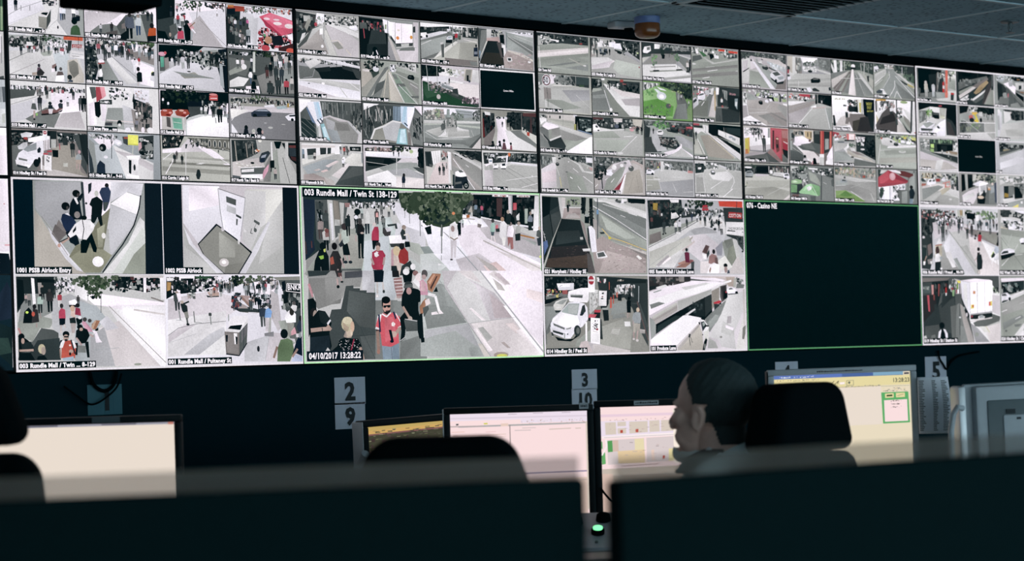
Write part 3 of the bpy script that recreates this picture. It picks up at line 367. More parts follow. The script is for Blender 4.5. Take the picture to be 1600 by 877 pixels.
B1 1 1 | 001 Rundle Mall / Pulteney St | b eef, p 122 12 23 389 10 319 140 217 191 66 215 8 266, z 12 11 437 205 170 21 41 122 233 344 544 dcd 9aa 233 fef 012, p fff 103 11 220 13 211 36 103 36, f 270 26 59 18 20 26 263 352, p 263 220 13 338 10 329 36 228 41, p eee 14 30 62 30 61 62 16 67, p c95 15 74 44 81 38 164 14 176, f 517 62 52 52 60 34 122 233 241 352, f 604 56 52 46 50 34 352 463 574 685, f 700 43 35 37 30 26 574 685 463, f 761 47 35 37 30 29 473 685 463, c 370 127 506 206 24 78 104, c 559 115 828 235 60 78 131, p fef 647 76 787 76 822 116 784 234 662 207, c 664 102 829 222 30 92 118, p 566 832 50 1012 10 1018 170 891 196 848 129, p 998 788 23 1012 12 1006 56 823 56, p 455 866 142 1008 210 1012 677 954 675 921 488 870 368, z 849 103 1004 410 80 23 66 122 233 344 566 9aa, p 122 895 89 1014 96 1012 216 887 202, l eee 9 898 96 1012 103, l eee 9 890 182 1010 203, l eee 8 897 96 891 182, t fff 901 169 66 BNKR, p 123 858 76 885 63 887 169 861 182, p dcd 16 266 318 178 471 232 502 401 432 478 10 597, p eee 12 495 433 400 428 660 356 891 4 902, p dcd 13 661 127 549 210 551 11 750, p ddd 205 821 428 660 424 894 204 885, p ccd 120 882 309 656 413 582 428 660 229 886, p cbc 768 168 829 222 848 592 820 645 762 458, p ccd 564 768 776 670 770 986 560 977, p dcd 758 656 1017 677 1010 997 717 984, p 9a9 823 526 903 514 908 727 952 781 915 807 855 672, p 677 944 715 1007 717 1010 783 952 781, l 889 6 10 667 84 586 210 544 431 517, l aab 5 717 971 754 669, l bbc 5 9 750 208 654, p c98 301 191 335 179 386 192 385 231 317 237, p 344 292 223 326 237 385 231 385 244 300 249, p c99 327 166 353 127 378 166 377 198 335 198, m b54 433 352 205 78 100, m cbb a99 327 256 103 100, m 344 9aa 400 244 117 100, p 998 477 362 512 323 605 429 666 430 728 379 728 418 605 429 536 415, p 344 468 362 536 415 710 425 684 391 503 323, p c99 522 222 652 240 669 286 624 338 556 285, p a76 527 226 548 226 632 364 615 377, p b99 538 310 589 350 597 377 520 375, z 471 193 554 376 50 22 39 234 344 b44 dcd 457 655, z 601 193 781 393 70 23 45 122 344 9ab 457 dde 233, m 346 234 493 401 117 100, m 844 235 515 395 104 100, m 456 344 618 416 144 100, m 123 122 684 417 171 100, m 223 223 613 233 52 100, m 344 223 648 246 52 100, m b9b 566 746 366 105 100, m 455 344 80 394 217 120, p fef 75 202 104 196 111 267 90 305, l aab 15 88 382 98 497, p 233 102 318 123 305 151 344 154 408 129 427 113 395, l 233 18 127 318 165 293, p 998 125 414 154 402 161 473 140 498, l 566 21 146 472 150 543, e 122 152 547 12 13, e ca9 115 299 12 18, l 788 13 196 403 202 525, l 899 6 198 525 252 532, l 899 16 314 417 320 553, p 455 303 424 326 424 326 456 304 456, l 788 10 92 394 101 497, l 9aa 13 450 439 450 517, l 9ab 5 111 503 69 496, z 150 190 215 268 30 18 33 566 9aa ddd b99, p fff 457 505 483 460 591 462 584 520 550 572 443 569, p 122 442 602 462 570 551 559 532 624 455 615, p eee 411 640 446 602 541 621 550 572 586 507 592 455 592 547 525 647, p 877 416 634 525 647 522 910 424 881, p 988 428 660 514 669 514 891 433 868, p 566 525 647 590 540 580 769 522 910, p 778 540 637 585 560 579 664 538 767, l 345 7 560 598 554 846, p 123 424 673 441 673 437 751 426 751, p eee 484 655 510 656 503 779 488 779, p 122 496 688 512 701 508 779 499 779, l 123 13 424 887 520 910 581 769, e 122 665 837 10 34, p 334 659 824 672 811 674 864 665 866, m 346 455 707 589 250 120, p 7ae 718 484 728 392 755 366 776 419 766 485, p dcd 722 484 762 485 754 643 723 642, e 544 762 360 12 26, l b99 11 776 432 781 498, p bbb 753 485 770 485 763 656 743 656, p 889 714 662 785 644 784 703 714 694, p fff 872 487 892 421 923 388 958 449 956 542 885 547, e 432 927 422 18 43, p 998 889 547 943 548 935 701 895 700, p ddd 919 368 942 329 969 356 963 409 950 422, e 655 947 322 13 24, p 122 864 235 900 222 902 315 867 328, e 122 891 222 16 29, p 346 960 595 984 516 1011 530 1008 650 972 649, e 322 995 496 14 32, p e9a 918 647 946 595 958 662 944 715 917 714, p 677 904 700 954 675 957 735 908 727, e 122 864 672 29 56, p 584 805 988 812 830 836 738 890 726 925 754 937 861 903 992, l a76 29 808 816 779 947, p 124 922 913 957 755 990 676 1016 717 1011 943 954 901, p bcf 912 992 940 907 1012 937 1010 997, l b87 27 964 848 922 940, p 9ab 971 689 990 649 1003 696 984 729
T2 0 0 | 018 Hindley St / ... -163 | b bbb, p 344 -22 10 313 58 289 343 158 521 27 777 -9 755, z -14 62 304 502 60 43 107 233 122 455 544 788, p bbb 112 98 221 97 218 232 119 231, p 998 183 169 237 189 159 467 125 364, p ddd 86 530 141 496 120 606 46 721, p 566 8 833 252 375 363 307 155 708 25 884, p ccc 251 402 437 270 517 854 607 979 204 970 96 903, p baa 155 708 361 388 429 675 497 964 6 913, p ddc 415 435 471 401 626 990 533 987, p cbc 455 295 623 192 988 608 980 991 644 1001, p ddd 441 54 551 94 993 362 989 526 474 266, z 423 30 994 280 90 41 49 233 122 344 788 ddd 566, p ccc 532 123 695 264 992 417 993 362 788 279 605 168, p eef 845 259 958 230 984 323 936 356 844 313, p eef 323 16 442 27 438 216 345 282 311 152, z 313 45 436 297 20 26 59 b88 eee 9aa, e c45 305 287 26 48, p fff 365 382 413 368 410 503 362 522, l 344 11 433 298 425 676, e eee 399 792 22 38, l edb 14 540 649 651 622 733 734, l edb 19 778 824 859 950, p 998 558 687 651 649 741 801 647 839, l ddd 11 694 346 841 463, l 344 16 915 18 911 237
T2 0 1 | 019 Hindley St / ... en St | b 9aa, p 122 0 7 475 26 456 965 0 961, p 344 203 226 414 199 456 965 283 984 116 784, p 233 119 647 463 606 456 965 93 1006, z -1 62 449 333 60 34 93 122 233 b45 344 877 556, l b45 27 60 272 74 516, l b45 17 291 105 288 270, p 566 -3 144 110 143 126 277 3 293, p 99a 454 552 522 544 667 997 455 993, p cbb 457 414 522 517 667 997 590 1006, p dcd 595 729 967 630 960 1007 667 997, p 788 673 692 909 609 907 720 634 752, p eef 379 11 493 51 487 355 411 337, p 8a6 415 144 443 141 441 251 412 255, l 455 17 464 55 452 966, p fff 483 67 589 67 579 565 487 383, p fef 589 80 880 84 881 529 589 578, l aab 11 695 94 686 538, l 9aa 11 589 80 579 579, l bbb 11 880 84 871 530, p 344 506 381 580 537 588 619 504 464, p 455 589 578 881 529 870 614 596 673, p bbb 676 581 812 551 811 634 684 649, p ccc 597 660 880 607 879 629 596 690, e e84 624 443 27 44, e e93 854 399 24 45, e edb 640 254 23 22, p dcd 891 27 979 30 967 630 889 639, p 344 889 139 928 120 925 273 886 278, e 012 240 770 42 71, p 122 188 995 210 828 277 821 293 983, l fef 27 259 781 289 888, l eee 16 210 828 199 912
T2 0 2 | 020 Hindley St / ... 139 c | b aaa, p eee -12 14 654 9 968 24 967 79 -5 175, p 233 -5 134 536 38 534 161 -8 310, z -4 107 728 191 70 42 70 122 233 566 788 344, p 788 -10 391 534 161 728 191 606 425 210 852 -2 930, p 9aa -12 499 453 280 407 639 -1 903, p dde -9 337 339 185 533 175 -11 445, l ddd 14 6 551 181 422, p bba 546 487 982 325 989 958 400 994 190 908, p aa9 685 416 980 408 979 959 634 969, p 877 404 830 971 849 988 985 439 1003, p ddc 349 646 607 398 645 420 406 721 210 879, l edd 14 745 340 981 386, p 344 731 40 1008 19 993 296 726 287, z 732 26 993 282 60 39 110 122 566 bbb 233 344, z 458 34 727 246 30 51 71 dde 9aa 566 344, p eee -7 269 98 243 125 320 105 363 0 376, e 122 106 336 19 38, e 122 10 367 19 27, p dde 443 336 473 291 531 270 560 321 549 377 451 403, p 122 432 391 549 364 537 455 430 460, p 9bc 472 305 531 284 540 324 481 345, p c34 591 222 640 202 638 312 589 318, p 233 560 280 590 263 588 359 558 376, p 464 648 270 698 250 696 346 656 364, l 899 22 556 22 549 527, p 677 343 484 388 473 388 818 355 830, p 344 376 480 395 491 392 818 375 828, p ddd 339 462 388 446 387 500 342 511, p 235 919 525 988 503 993 737 914 746, e 122 963 470 16 39, p 78a 926 621 980 614 979 683 925 689, p 788 833 865 971 877 979 973 870 971
T2 0 3 | 021 Morphett / ... ey SE | b aab, p 455 -2 20 167 26 119 446 11 845 -9 847, p 788 47 69 147 42 140 361 12 817 5 653, p ccc 147 29 227 32 222 268 142 306, p ccb 12 790 161 331 142 306 34 677, z 227 18 465 211 40 40 67 233 bba 122 9aa, p c99 143 250 364 195 382 332 141 333, p 233 161 317 342 309 434 715 470 962 10 873, p 432 115 613 396 608 450 964 10 900, p 655 321 339 402 330 434 715 394 720, p 122 376 138 457 128 462 378 382 332, p eee 411 398 471 391 491 709 434 715, p 122 399 469 440 464 445 714 425 688, p 9aa 479 42 990 34 976 711 764 538 500 485, p 788 507 150 983 372 978 598 546 229, p dde 489 55 990 48 988 147 752 120, z 651 34 989 76 30 41 50 122 eef 566, l ddd 11 527 161 980 513, l ccc 11 649 132 985 260, p dcb 520 511 763 566 976 711 975 781 741 639 519 552, p b99 499 541 721 627 981 766 981 991 450 964 434 715, z 498 569 960 965 60 61 28 a88 caa b99 c9a, p eee 495 708 577 685 595 781 514 804, p 344 511 720 566 706 575 769 524 783, l 578 17 504 67 496 458, p eee 882 749 944 756 923 801 882 791, p 79b -3 571 32 595 13 762 -7 764
T2 1 0 | 022 North Tce / ... East | b ddd, p aab 2 127 999 16 989 508 12 553, p 677 17 259 289 283 376 516 29 578, p 122 298 295 695 212 991 371 989 508 375 543, p 233 252 300 510 232 526 339 323 387, p 344 698 77 998 43 990 453 898 327 713 265, p 455 863 249 1003 288 998 507 933 459, z 21 71 995 194 130 36 80 122 344 dde 677 9aa 233 cbb, p ddd 109 168 275 70 383 138 197 320, p eef 11 606 989 508 989 972 5 874, p ccc 11 606 339 547 987 617 983 781 446 670, p dde 384 84 622 166 994 235 995 180 642 83, l aab 13 84 546 230 504 270 312, l eee 16 685 755 793 949, l eee 16 764 531 984 754, l ccc 22 613 627 774 937, e 566 169 665 18 11, e fff 395 648 26 32, l 233 11 620 85 616 275, p dcd 8 713 261 796 625 950 4 954
T2 1 1 | 023 Morphett St ... East | b 9a9, p 998 -3 71 204 158 276 369 157 601 22 723 3 725, p ba9 13 233 145 246 179 434 43 639 4 670, p dcc 23 232 136 233 135 288 31 285, p aa9 3 725 316 255 394 192 76 882 19 887, f 147 136 95 137 40 66 132 243 122, p 354 163 299 298 202 296 313 198 432, e dde 245 208 50 71, f 281 94 96 83 20 55 243 344 122, p 788 76 882 394 165 453 131 476 900 189 913, p bba 332 419 451 186 449 297 268 754 152 875, p 566 253 564 388 468 425 574 190 844, p aa9 303 916 451 186 494 926, l dc9 11 461 185 466 901, l dca 14 431 243 361 883, p cba 450 269 489 237 687 978 475 955, p 7a8 507 291 584 310 901 973 706 976, p 788 506 318 565 298 620 431 562 423, p 677 579 532 715 513 772 582 597 599, p 898 547 204 964 354 952 996 696 492, p 999 775 429 960 578 954 857 811 592, l eee 17 459 268 706 976, l eee 11 618 555 930 998, l ddd 14 813 509 938 608, l ccc 11 546 259 949 523, p bbb 473 74 666 53 967 215 966 271 588 116, z 473 74 585 255 50 35 44 eef 344 dde 9aa, e eef 524 228 27 28, z 590 6 969 131 50 43 72 122 344 566 9aa, p ddd 783 40 920 25 916 220 800 177, z 803 38 907 193 12 27 56 344 788, p 122 767 347 797 294 866 295 890 362 873 419 776 401, e 455 816 342 23 17, p 677 807 815 956 787 954 857 845 853
T2 1 2 | 024 War Memo ... ve 000 | b dcd, p 122 -3 11 322 30 297 304 -1 388, f 127 186 154 136 50 81 132 012 122 233, p eee 283 61 671 74 628 270 298 249, f 475 149 78 82 30 60 9a8 354 8a7 ccc, f 340 109 58 82 20 60 132 344, z 535 61 745 286 26 51 66 dde bba cbb, p cba 750 38 888 51 862 356 725 342, p 998 769 64 868 53 843 331 744 340, p 122 782 199 816 196 813 347 779 351, p ddd 888 51 1007 66 1000 370 862 356, e 457 827 346 20 33, p ccc 432 345 743 395 723 439 450 411, p eee 490 339 724 384 703 427 489 380, p dde 0 307 472 259 429 481 84 407, p fef 9 347 124 349 123 403 8 401, p edd 334 409 989 426 990 867 658 732 427 590, p ccd 199 422 489 421 467 532 198 477, m 122 344 473 436 137 100, p 354 27 412 236 500 620 681 980 868 988 977 6 954, p 152 8 414 140 482 521 759 988 991 16 953, p 263 26 467 158 535 347 707 75 840 21 683, z 103 405 503 692 60 42 49 877 658 344 b9a 566, p 9ab 333 463 545 524 524 608 331 545, l 455 14 332 491 524 581, p 344 524 567 613 545 629 708 523 663, p 566 513 650 639 707 618 750 502 706, z 677 730 989 922 70 31 49 857 ecd 655 b8a 344, l 9aa 22 82 28 114 647, l 9aa 16 260 36 263 579, e cbb 278 781 35 60
T2 1 3 |  | b eee, p 012 11 44 971 35 985 961 8 970, t fff 417 540 47 Camera Offline
T2 2 0 | 026 War Mem / Inside PS | b ddd, p fff 12 28 199 36 120 181 15 340, p 566 23 340 128 180 272 646 284 922 29 915, p 244 29 464 224 524 276 922 29 940, l 9aa 13 31 790 114 909, l 788 10 34 664 233 913, l 788 10 36 539 269 822, l 677 10 72 436 271 721, l 566 10 108 333 273 621, p 68b 111 207 195 225 273 595 206 550, p 566 319 38 1015 26 983 745 795 478 484 377 379 436, z 370 46 990 361 40 17 202 344 788 455 9aa 233, z 817 222 1001 718 40 16 153 122 344 788 455 233 998, l 99a 10 404 55 414 408, l aaa 10 524 70 536 373, l bbb 10 611 62 622 416, l 9aa 10 698 54 699 435, l 788 13 899 521 992 258, l 899 13 932 621 999 385, p 789 311 416 379 436 462 631 506 1033 353 892, p eef 130 80 335 49 379 461 307 643 265 596 144 229, p bdf 232 71 318 58 371 437 292 518, p adf 275 92 309 76 355 387 320 416, l 246 30 284 481 334 578, l 246 30 328 453 369 525, p 8cd 333 591 411 559 509 881 558 1004 387 915, p bef 358 665 410 635 491 907 404 913, p 999 380 411 484 372 603 468 777 480 956 772 925 1004 489 983 394 586, p aab 414 433 567 522 525 930 444 658, p 888 567 522 776 556 808 707 598 722, p 9ab 426 685 598 722 662 997 524 981, p cbc 380 423 484 364 638 453 777 475 812 503 637 504 483 407 396 455, p bbc 777 467 961 772 946 798 768 506, l dcd 26 947 786 921 1004, p 9aa 264 647 298 669 302 895 276 910
T2 2 1 | 027 War Mem / Inside PS | b 566, p eee 23 25 281 28 28 255, p fef 860 29 1007 16 1002 252 913 102, p 455 11 205 209 60 568 54 561 391 198 626 121 888 16 844, z 48 100 559 495 60 18 231 344 788 566 9aa 233 cbb, z 18 282 194 832 40 18 205 122 344 788 233, l bbb 13 100 172 165 475, l cbb 15 244 83 325 513, l aaa 13 370 72 416 429, l 9aa 10 20 640 86 865, p 79b 514 59 640 61 624 412 507 409, l 345 10 541 70 525 394, l 345 10 586 66 570 391, p bdf 641 48 878 40 854 316 776 582 721 560 633 438, p eef 750 52 878 53 835 370 775 608 740 533, p adf 695 56 750 52 707 380 651 436, l 246 31 668 500 730 586, l 246 31 696 446 750 519, p 788 876 132 1020 302 1006 983 823 943 776 582, z 819 267 1007 930 40 26 156 122 344 566 233 899, l 99a 10 872 314 1013 643, l 99a 10 833 474 990 879, p 998 198 626 489 410 633 438 775 608 831 995 139 887, p bbc 324 565 507 422 632 464 551 910 372 871, p 8cd 603 595 721 586 740 975 550 962, p bef 629 619 702 601 723 950 605 932, p ddd 189 627 342 538 498 402 651 431 651 462 506 442 360 575 206 656, p ddd 189 627 215 638 148 886 118 888, p bbb 739 611 775 621 831 989 795 984, p 877 756 662 792 685 804 983 750 974
T2 2 2 | 028 Victoria Sqr ... South | b 9aa, p eef 13 34 436 23 986 27 983 182 10 186, p b99 182 70 362 55 376 283 177 324, p 788 19 160 181 96 194 348 15 362, z 21 84 393 332 60 46 66 988 ba9 677 ccb, p 9ab 563 37 874 62 871 217 613 263, l 677 13 580 87 855 102, l 677 13 579 151 854 162, f 252 166 54 102 24 56 8a6 9b7 687, f 596 214 110 102 40 56 576 687 798, f 946 185 74 155 36 62 566 455 788, p ccc 15 350 999 309 998 361 13 438, p aba 32 424 610 417 996 439 995 490 13 476, p 899 13 476 318 440 995 490 985 981 21 943, p bbb 37 613 299 492 389 511 258 749, p ccc 258 749 482 427 790 557 806 710 421 750, p bbb 424 610 790 557 806 684 421 738, p eee 240 750 351 641 410 382 386 689, p ddd 573 446 644 517 791 531 790 570 588 559, l ddd 10 27 639 221 803 806 710, l ccc 10 828 529 880 705 603 750, l ddd 10 221 803 676 771, p 788 25 766 239 827 712 794 993 619 986 955 819 966 673 899 22 918, p dcc 818 992 1001 683 994 993, p 566 782 968 1011 644 1010 695 837 991, p 566 300 467 375 308 389 536 315 593, p aaa 404 255 522 245 553 498 388 562, p 788 395 230 485 248 463 454 408 484, p bbb 371 538 572 484 588 598 387 625, p 8aa 417 50 462 46 467 250 404 255, p 677 529 321 576 292 582 445 536 448, z 322 287 589 521 20 36 61 788 566 bbb
T2 2 3 | 029 Waymouth St Nth | b 998, p 455 32 75 246 82 243 238 161 607 46 719 28 720, z 32 49 255 600 60 45 129 122 233 344 511 012, p 822 28 230 47 228 66 691 28 694, p ddd 60 46 172 63 170 140 77 135, p 877 46 719 239 446 267 910 42 925, p bba 245 160 547 161 993 862 990 994 153 970 257 496, p fef 263 185 433 171 446 456 537 632 568 969 266 936 294 493, p ddd 427 484 578 524 992 915 990 994 530 971, p 788 521 502 732 461 995 757 992 888 651 650, p ccb 733 382 1008 598 1004 809 731 513, p 233 474 37 741 15 732 461 579 472 470 220, f 604 183 134 183 50 63 122 233 344 012, p 344 741 15 1019 97 1008 598 884 528 733 382, z 740 41 1009 545 50 46 131 122 233 344 544, p 733 760 34 1001 14 999 119 758 113, p 633 892 133 921 131 922 551 884 528, l 877 16 731 42 732 461, e e55 849 544 23 32, p c43 823 506 877 515 871 613 825 598, z 264 159 508 217 26 30 62 233 344 dde, m 344 344 381 422 156 100, m 122 122 479 414 235 100, m 122 233 525 489 209 100, m 233 344 627 442 209 100, e 122 198 811 23 36, p 322 164 904 184 838 222 836 233 900, e 211 322 798 23 36, p 223 295 909 316 829 344 827 352 918, e 211 402 758 23 42, p 845 360 982 382 812 420 809 445 951 435 990, e 211 524 828 19 37, p a56 502 986 513 868 542 866 549 983
T2 3 0 | 030 Waymouth St Sth | b ccc, p eee 27 40 627 24 588 230 448 314 34 515, p dcc 26 65 609 51 608 102 25 140, p ddc 28 415 432 240 588 230 34 540, p 344 109 160 254 138 250 377 121 410, p 9aa 115 310 209 291 207 392 121 410, p 344 315 121 418 114 411 266 320 285, p 344 435 113 495 109 487 249 432 265, p 79b 33 165 66 175 71 388 28 390, p 566 39 290 69 288 67 388 37 390, m cbb 655 228 416 201 100, p eee 558 29 662 22 639 277 553 257, p bbb 33 565 588 255 762 244 687 528 491 792 281 954 62 814, p 9ab 33 590 378 394 585 382 459 642 114 761, p ecc 392 545 567 408 619 431 443 580, p edd 491 767 758 448 972 308 1004 459 827 520 611 837, p ddc 689 401 833 214 991 230 1003 510 827 520, p ebb 312 675 408 620 442 656 355 703, p dbb 201 656 288 614 322 637 252 679, p b99 46 765 200 732 369 824 523 892 504 994 401 973 368 899 44 890, p cbb 370 798 523 892 539 992 418 998, p 455 539 992 774 523 1020 522 1011 996, p 566 610 887 826 546 1002 536 999 715, p 122 792 64 977 52 974 167 799 165, z 821 93 954 140 16 16 51 cdd 9aa 677, z 626 50 798 216 40 31 76 566 233 cbb 9aa 855, m 9ab ccd 647 327 178 100, m c55 344 704 273 203 100, m 566 344 753 283 204 100, p fff 658 403 673 326 700 311 725 373 706 438 662 441, m eef 122 682 566 203 100, p 9ab 974 205 1009 177 1013 458 978 435, p 566 995 25 1030 35 1027 202 992 153
T2 3 1 | 031 North Tce / ... West | b dcd, p 433 29 74 494 43 474 148 27 202, z 30 35 492 146 50 46 67 b88 9a7 544 dcc 677, p eef 28 151 911 146 909 250 616 294 363 284 43 265, p eee 620 60 913 41 872 252 617 216, f 620 60 182 52 30 62 352 243 574 122, e ac7 798 114 33 47, p 233 477 -8 522 2 510 132 475 122, p 233 567 38 612 35 592 127 556 129, p 344 34 278 634 293 523 429 71 634 27 637, p 122 33 304 435 305 542 376 341 491 74 506, p 233 77 327 345 323 324 440 75 429, p ccc 36 636 541 402 797 361 1011 662 1005 976 423 899 33 764, p 9aa 251 547 541 402 888 382 939 561 427 693, p aab 285 623 720 521 1010 688 1009 767 427 693, p eee 51 763 393 591 570 789 530 972 66 916, p edd 534 739 1009 767 1004 1002 529 998, l bbb 13 40 406 396 462, l ddd 18 552 143 541 687, p 122 923 14 1015 21 994 584 905 459, z 895 16 1013 557 40 40 130 122 233 012, p 455 812 490 1014 505 1011 662 902 589, m 344 344 499 249 129 100, m 344 344 584 257 130 100, p 235 624 786 634 721 680 718 687 809 677 887 626 889, e 322 662 693 22 42, l 322 18 640 889 635 993, l 322 18 662 888 664 991
T2 3 2 | 032 North Tce / V ... ln St | b aaa, p ddc 35 119 306 51 450 92 453 832 38 902, p ecc 228 335 445 322 471 856 38 902, p eee 125 88 288 52 282 332 155 415, l aaa 10 161 98 182 388, l aaa 10 197 83 219 361, l bbb 10 243 68 250 334, p 344 18 95 125 88 155 415 136 480 29 448, p 233 35 119 107 114 119 417 65 446, p 566 83 394 155 415 136 480 91 470, z 288 52 446 297 40 33 86 344 dcc 9aa b77 566, p eee 414 69 468 91 471 856 416 859, p baa 468 91 666 232 1012 495 1011 985 872 991 661 514 480 422, p 999 468 117 740 228 1011 521 1011 985 732 613, p 233 506 38 1021 30 1016 314 741 151, f 778 148 260 103 60 62 122 233 344 132, p ccc 523 113 1015 340 1012 495 631 183, p ddd 487 90 596 109 1013 443 1012 482, l fff 20 502 242 872 991, l eee 15 718 383 772 436, m 233 122 261 663 229 100, m 344 345 330 672 255 100, m 9aa 566 384 504 153 100, m 566 344 315 482 127 100, p bba 441 526 495 549 488 932 452 908, p 244 485 626 521 624 514 982 479 932, p fff 531 572 587 531 661 514 714 614 731 664 584 697 530 649, p 566 578 532 642 520 687 569 613 581, p 234 529 675 657 694 731 664 755 817 727 844 653 899 651 976 514 982, p 677 526 828 636 797 635 848 525 879, e 012 715 896 52 92, e 9aa 715 896 26 51, e 344 715 896 15 26, l bbb 13 485 626 539 636
T2 3 3 | 033 King William ... Tce | b ccc, p 344 21 56 1009 19 1004 283 524 258 34 339, z 30 55 467 262 60 45 78 122 344 dde 9aa 566 788, z 453 28 1004 256 100 38 104 122 233 344 9aa 566, p eef 433 108 471 105 447 315 428 316, p eee 262 144 451 119 451 159 299 168, p fff 111 205 186 201 183 330 118 334, p 79b 120 243 176 240 175 279 128 282, e e74 490 78 23 52, l 9ab 16 870 28 865 264, p eef 524 258 1003 309 1002 349 486 300, p bbb 33 365 145 358 369 423 523 337 1002 362 1009 941 41 906, p dcd 30 494 180 486 190 900 41 881, l 999 13 388 448 951 943, l 999 13 464 418 1012 835, l aaa 13 522 389 1015 677, l aaa 16 293 480 702 876, l aaa 10 142 540 510 963, l eee 10 420 733 997 599, l eee 13 702 902 993 784, l ddd 8 108 361 172 900, p fff 192 356 221 328 268 325 286 376 275 442 190 446, p 899 211 334 262 326 267 364 210 375, p 344 200 438 275 434 274 460 199 464, p fff 324 348 353 315 419 304 433 368 426 433 331 439, p 234 349 321 410 304 418 363 355 372, p 344 332 431 426 425 416 452 340 456, p fef 33 365 109 322 146 332 70 401, p eee 881 605 901 578 919 616
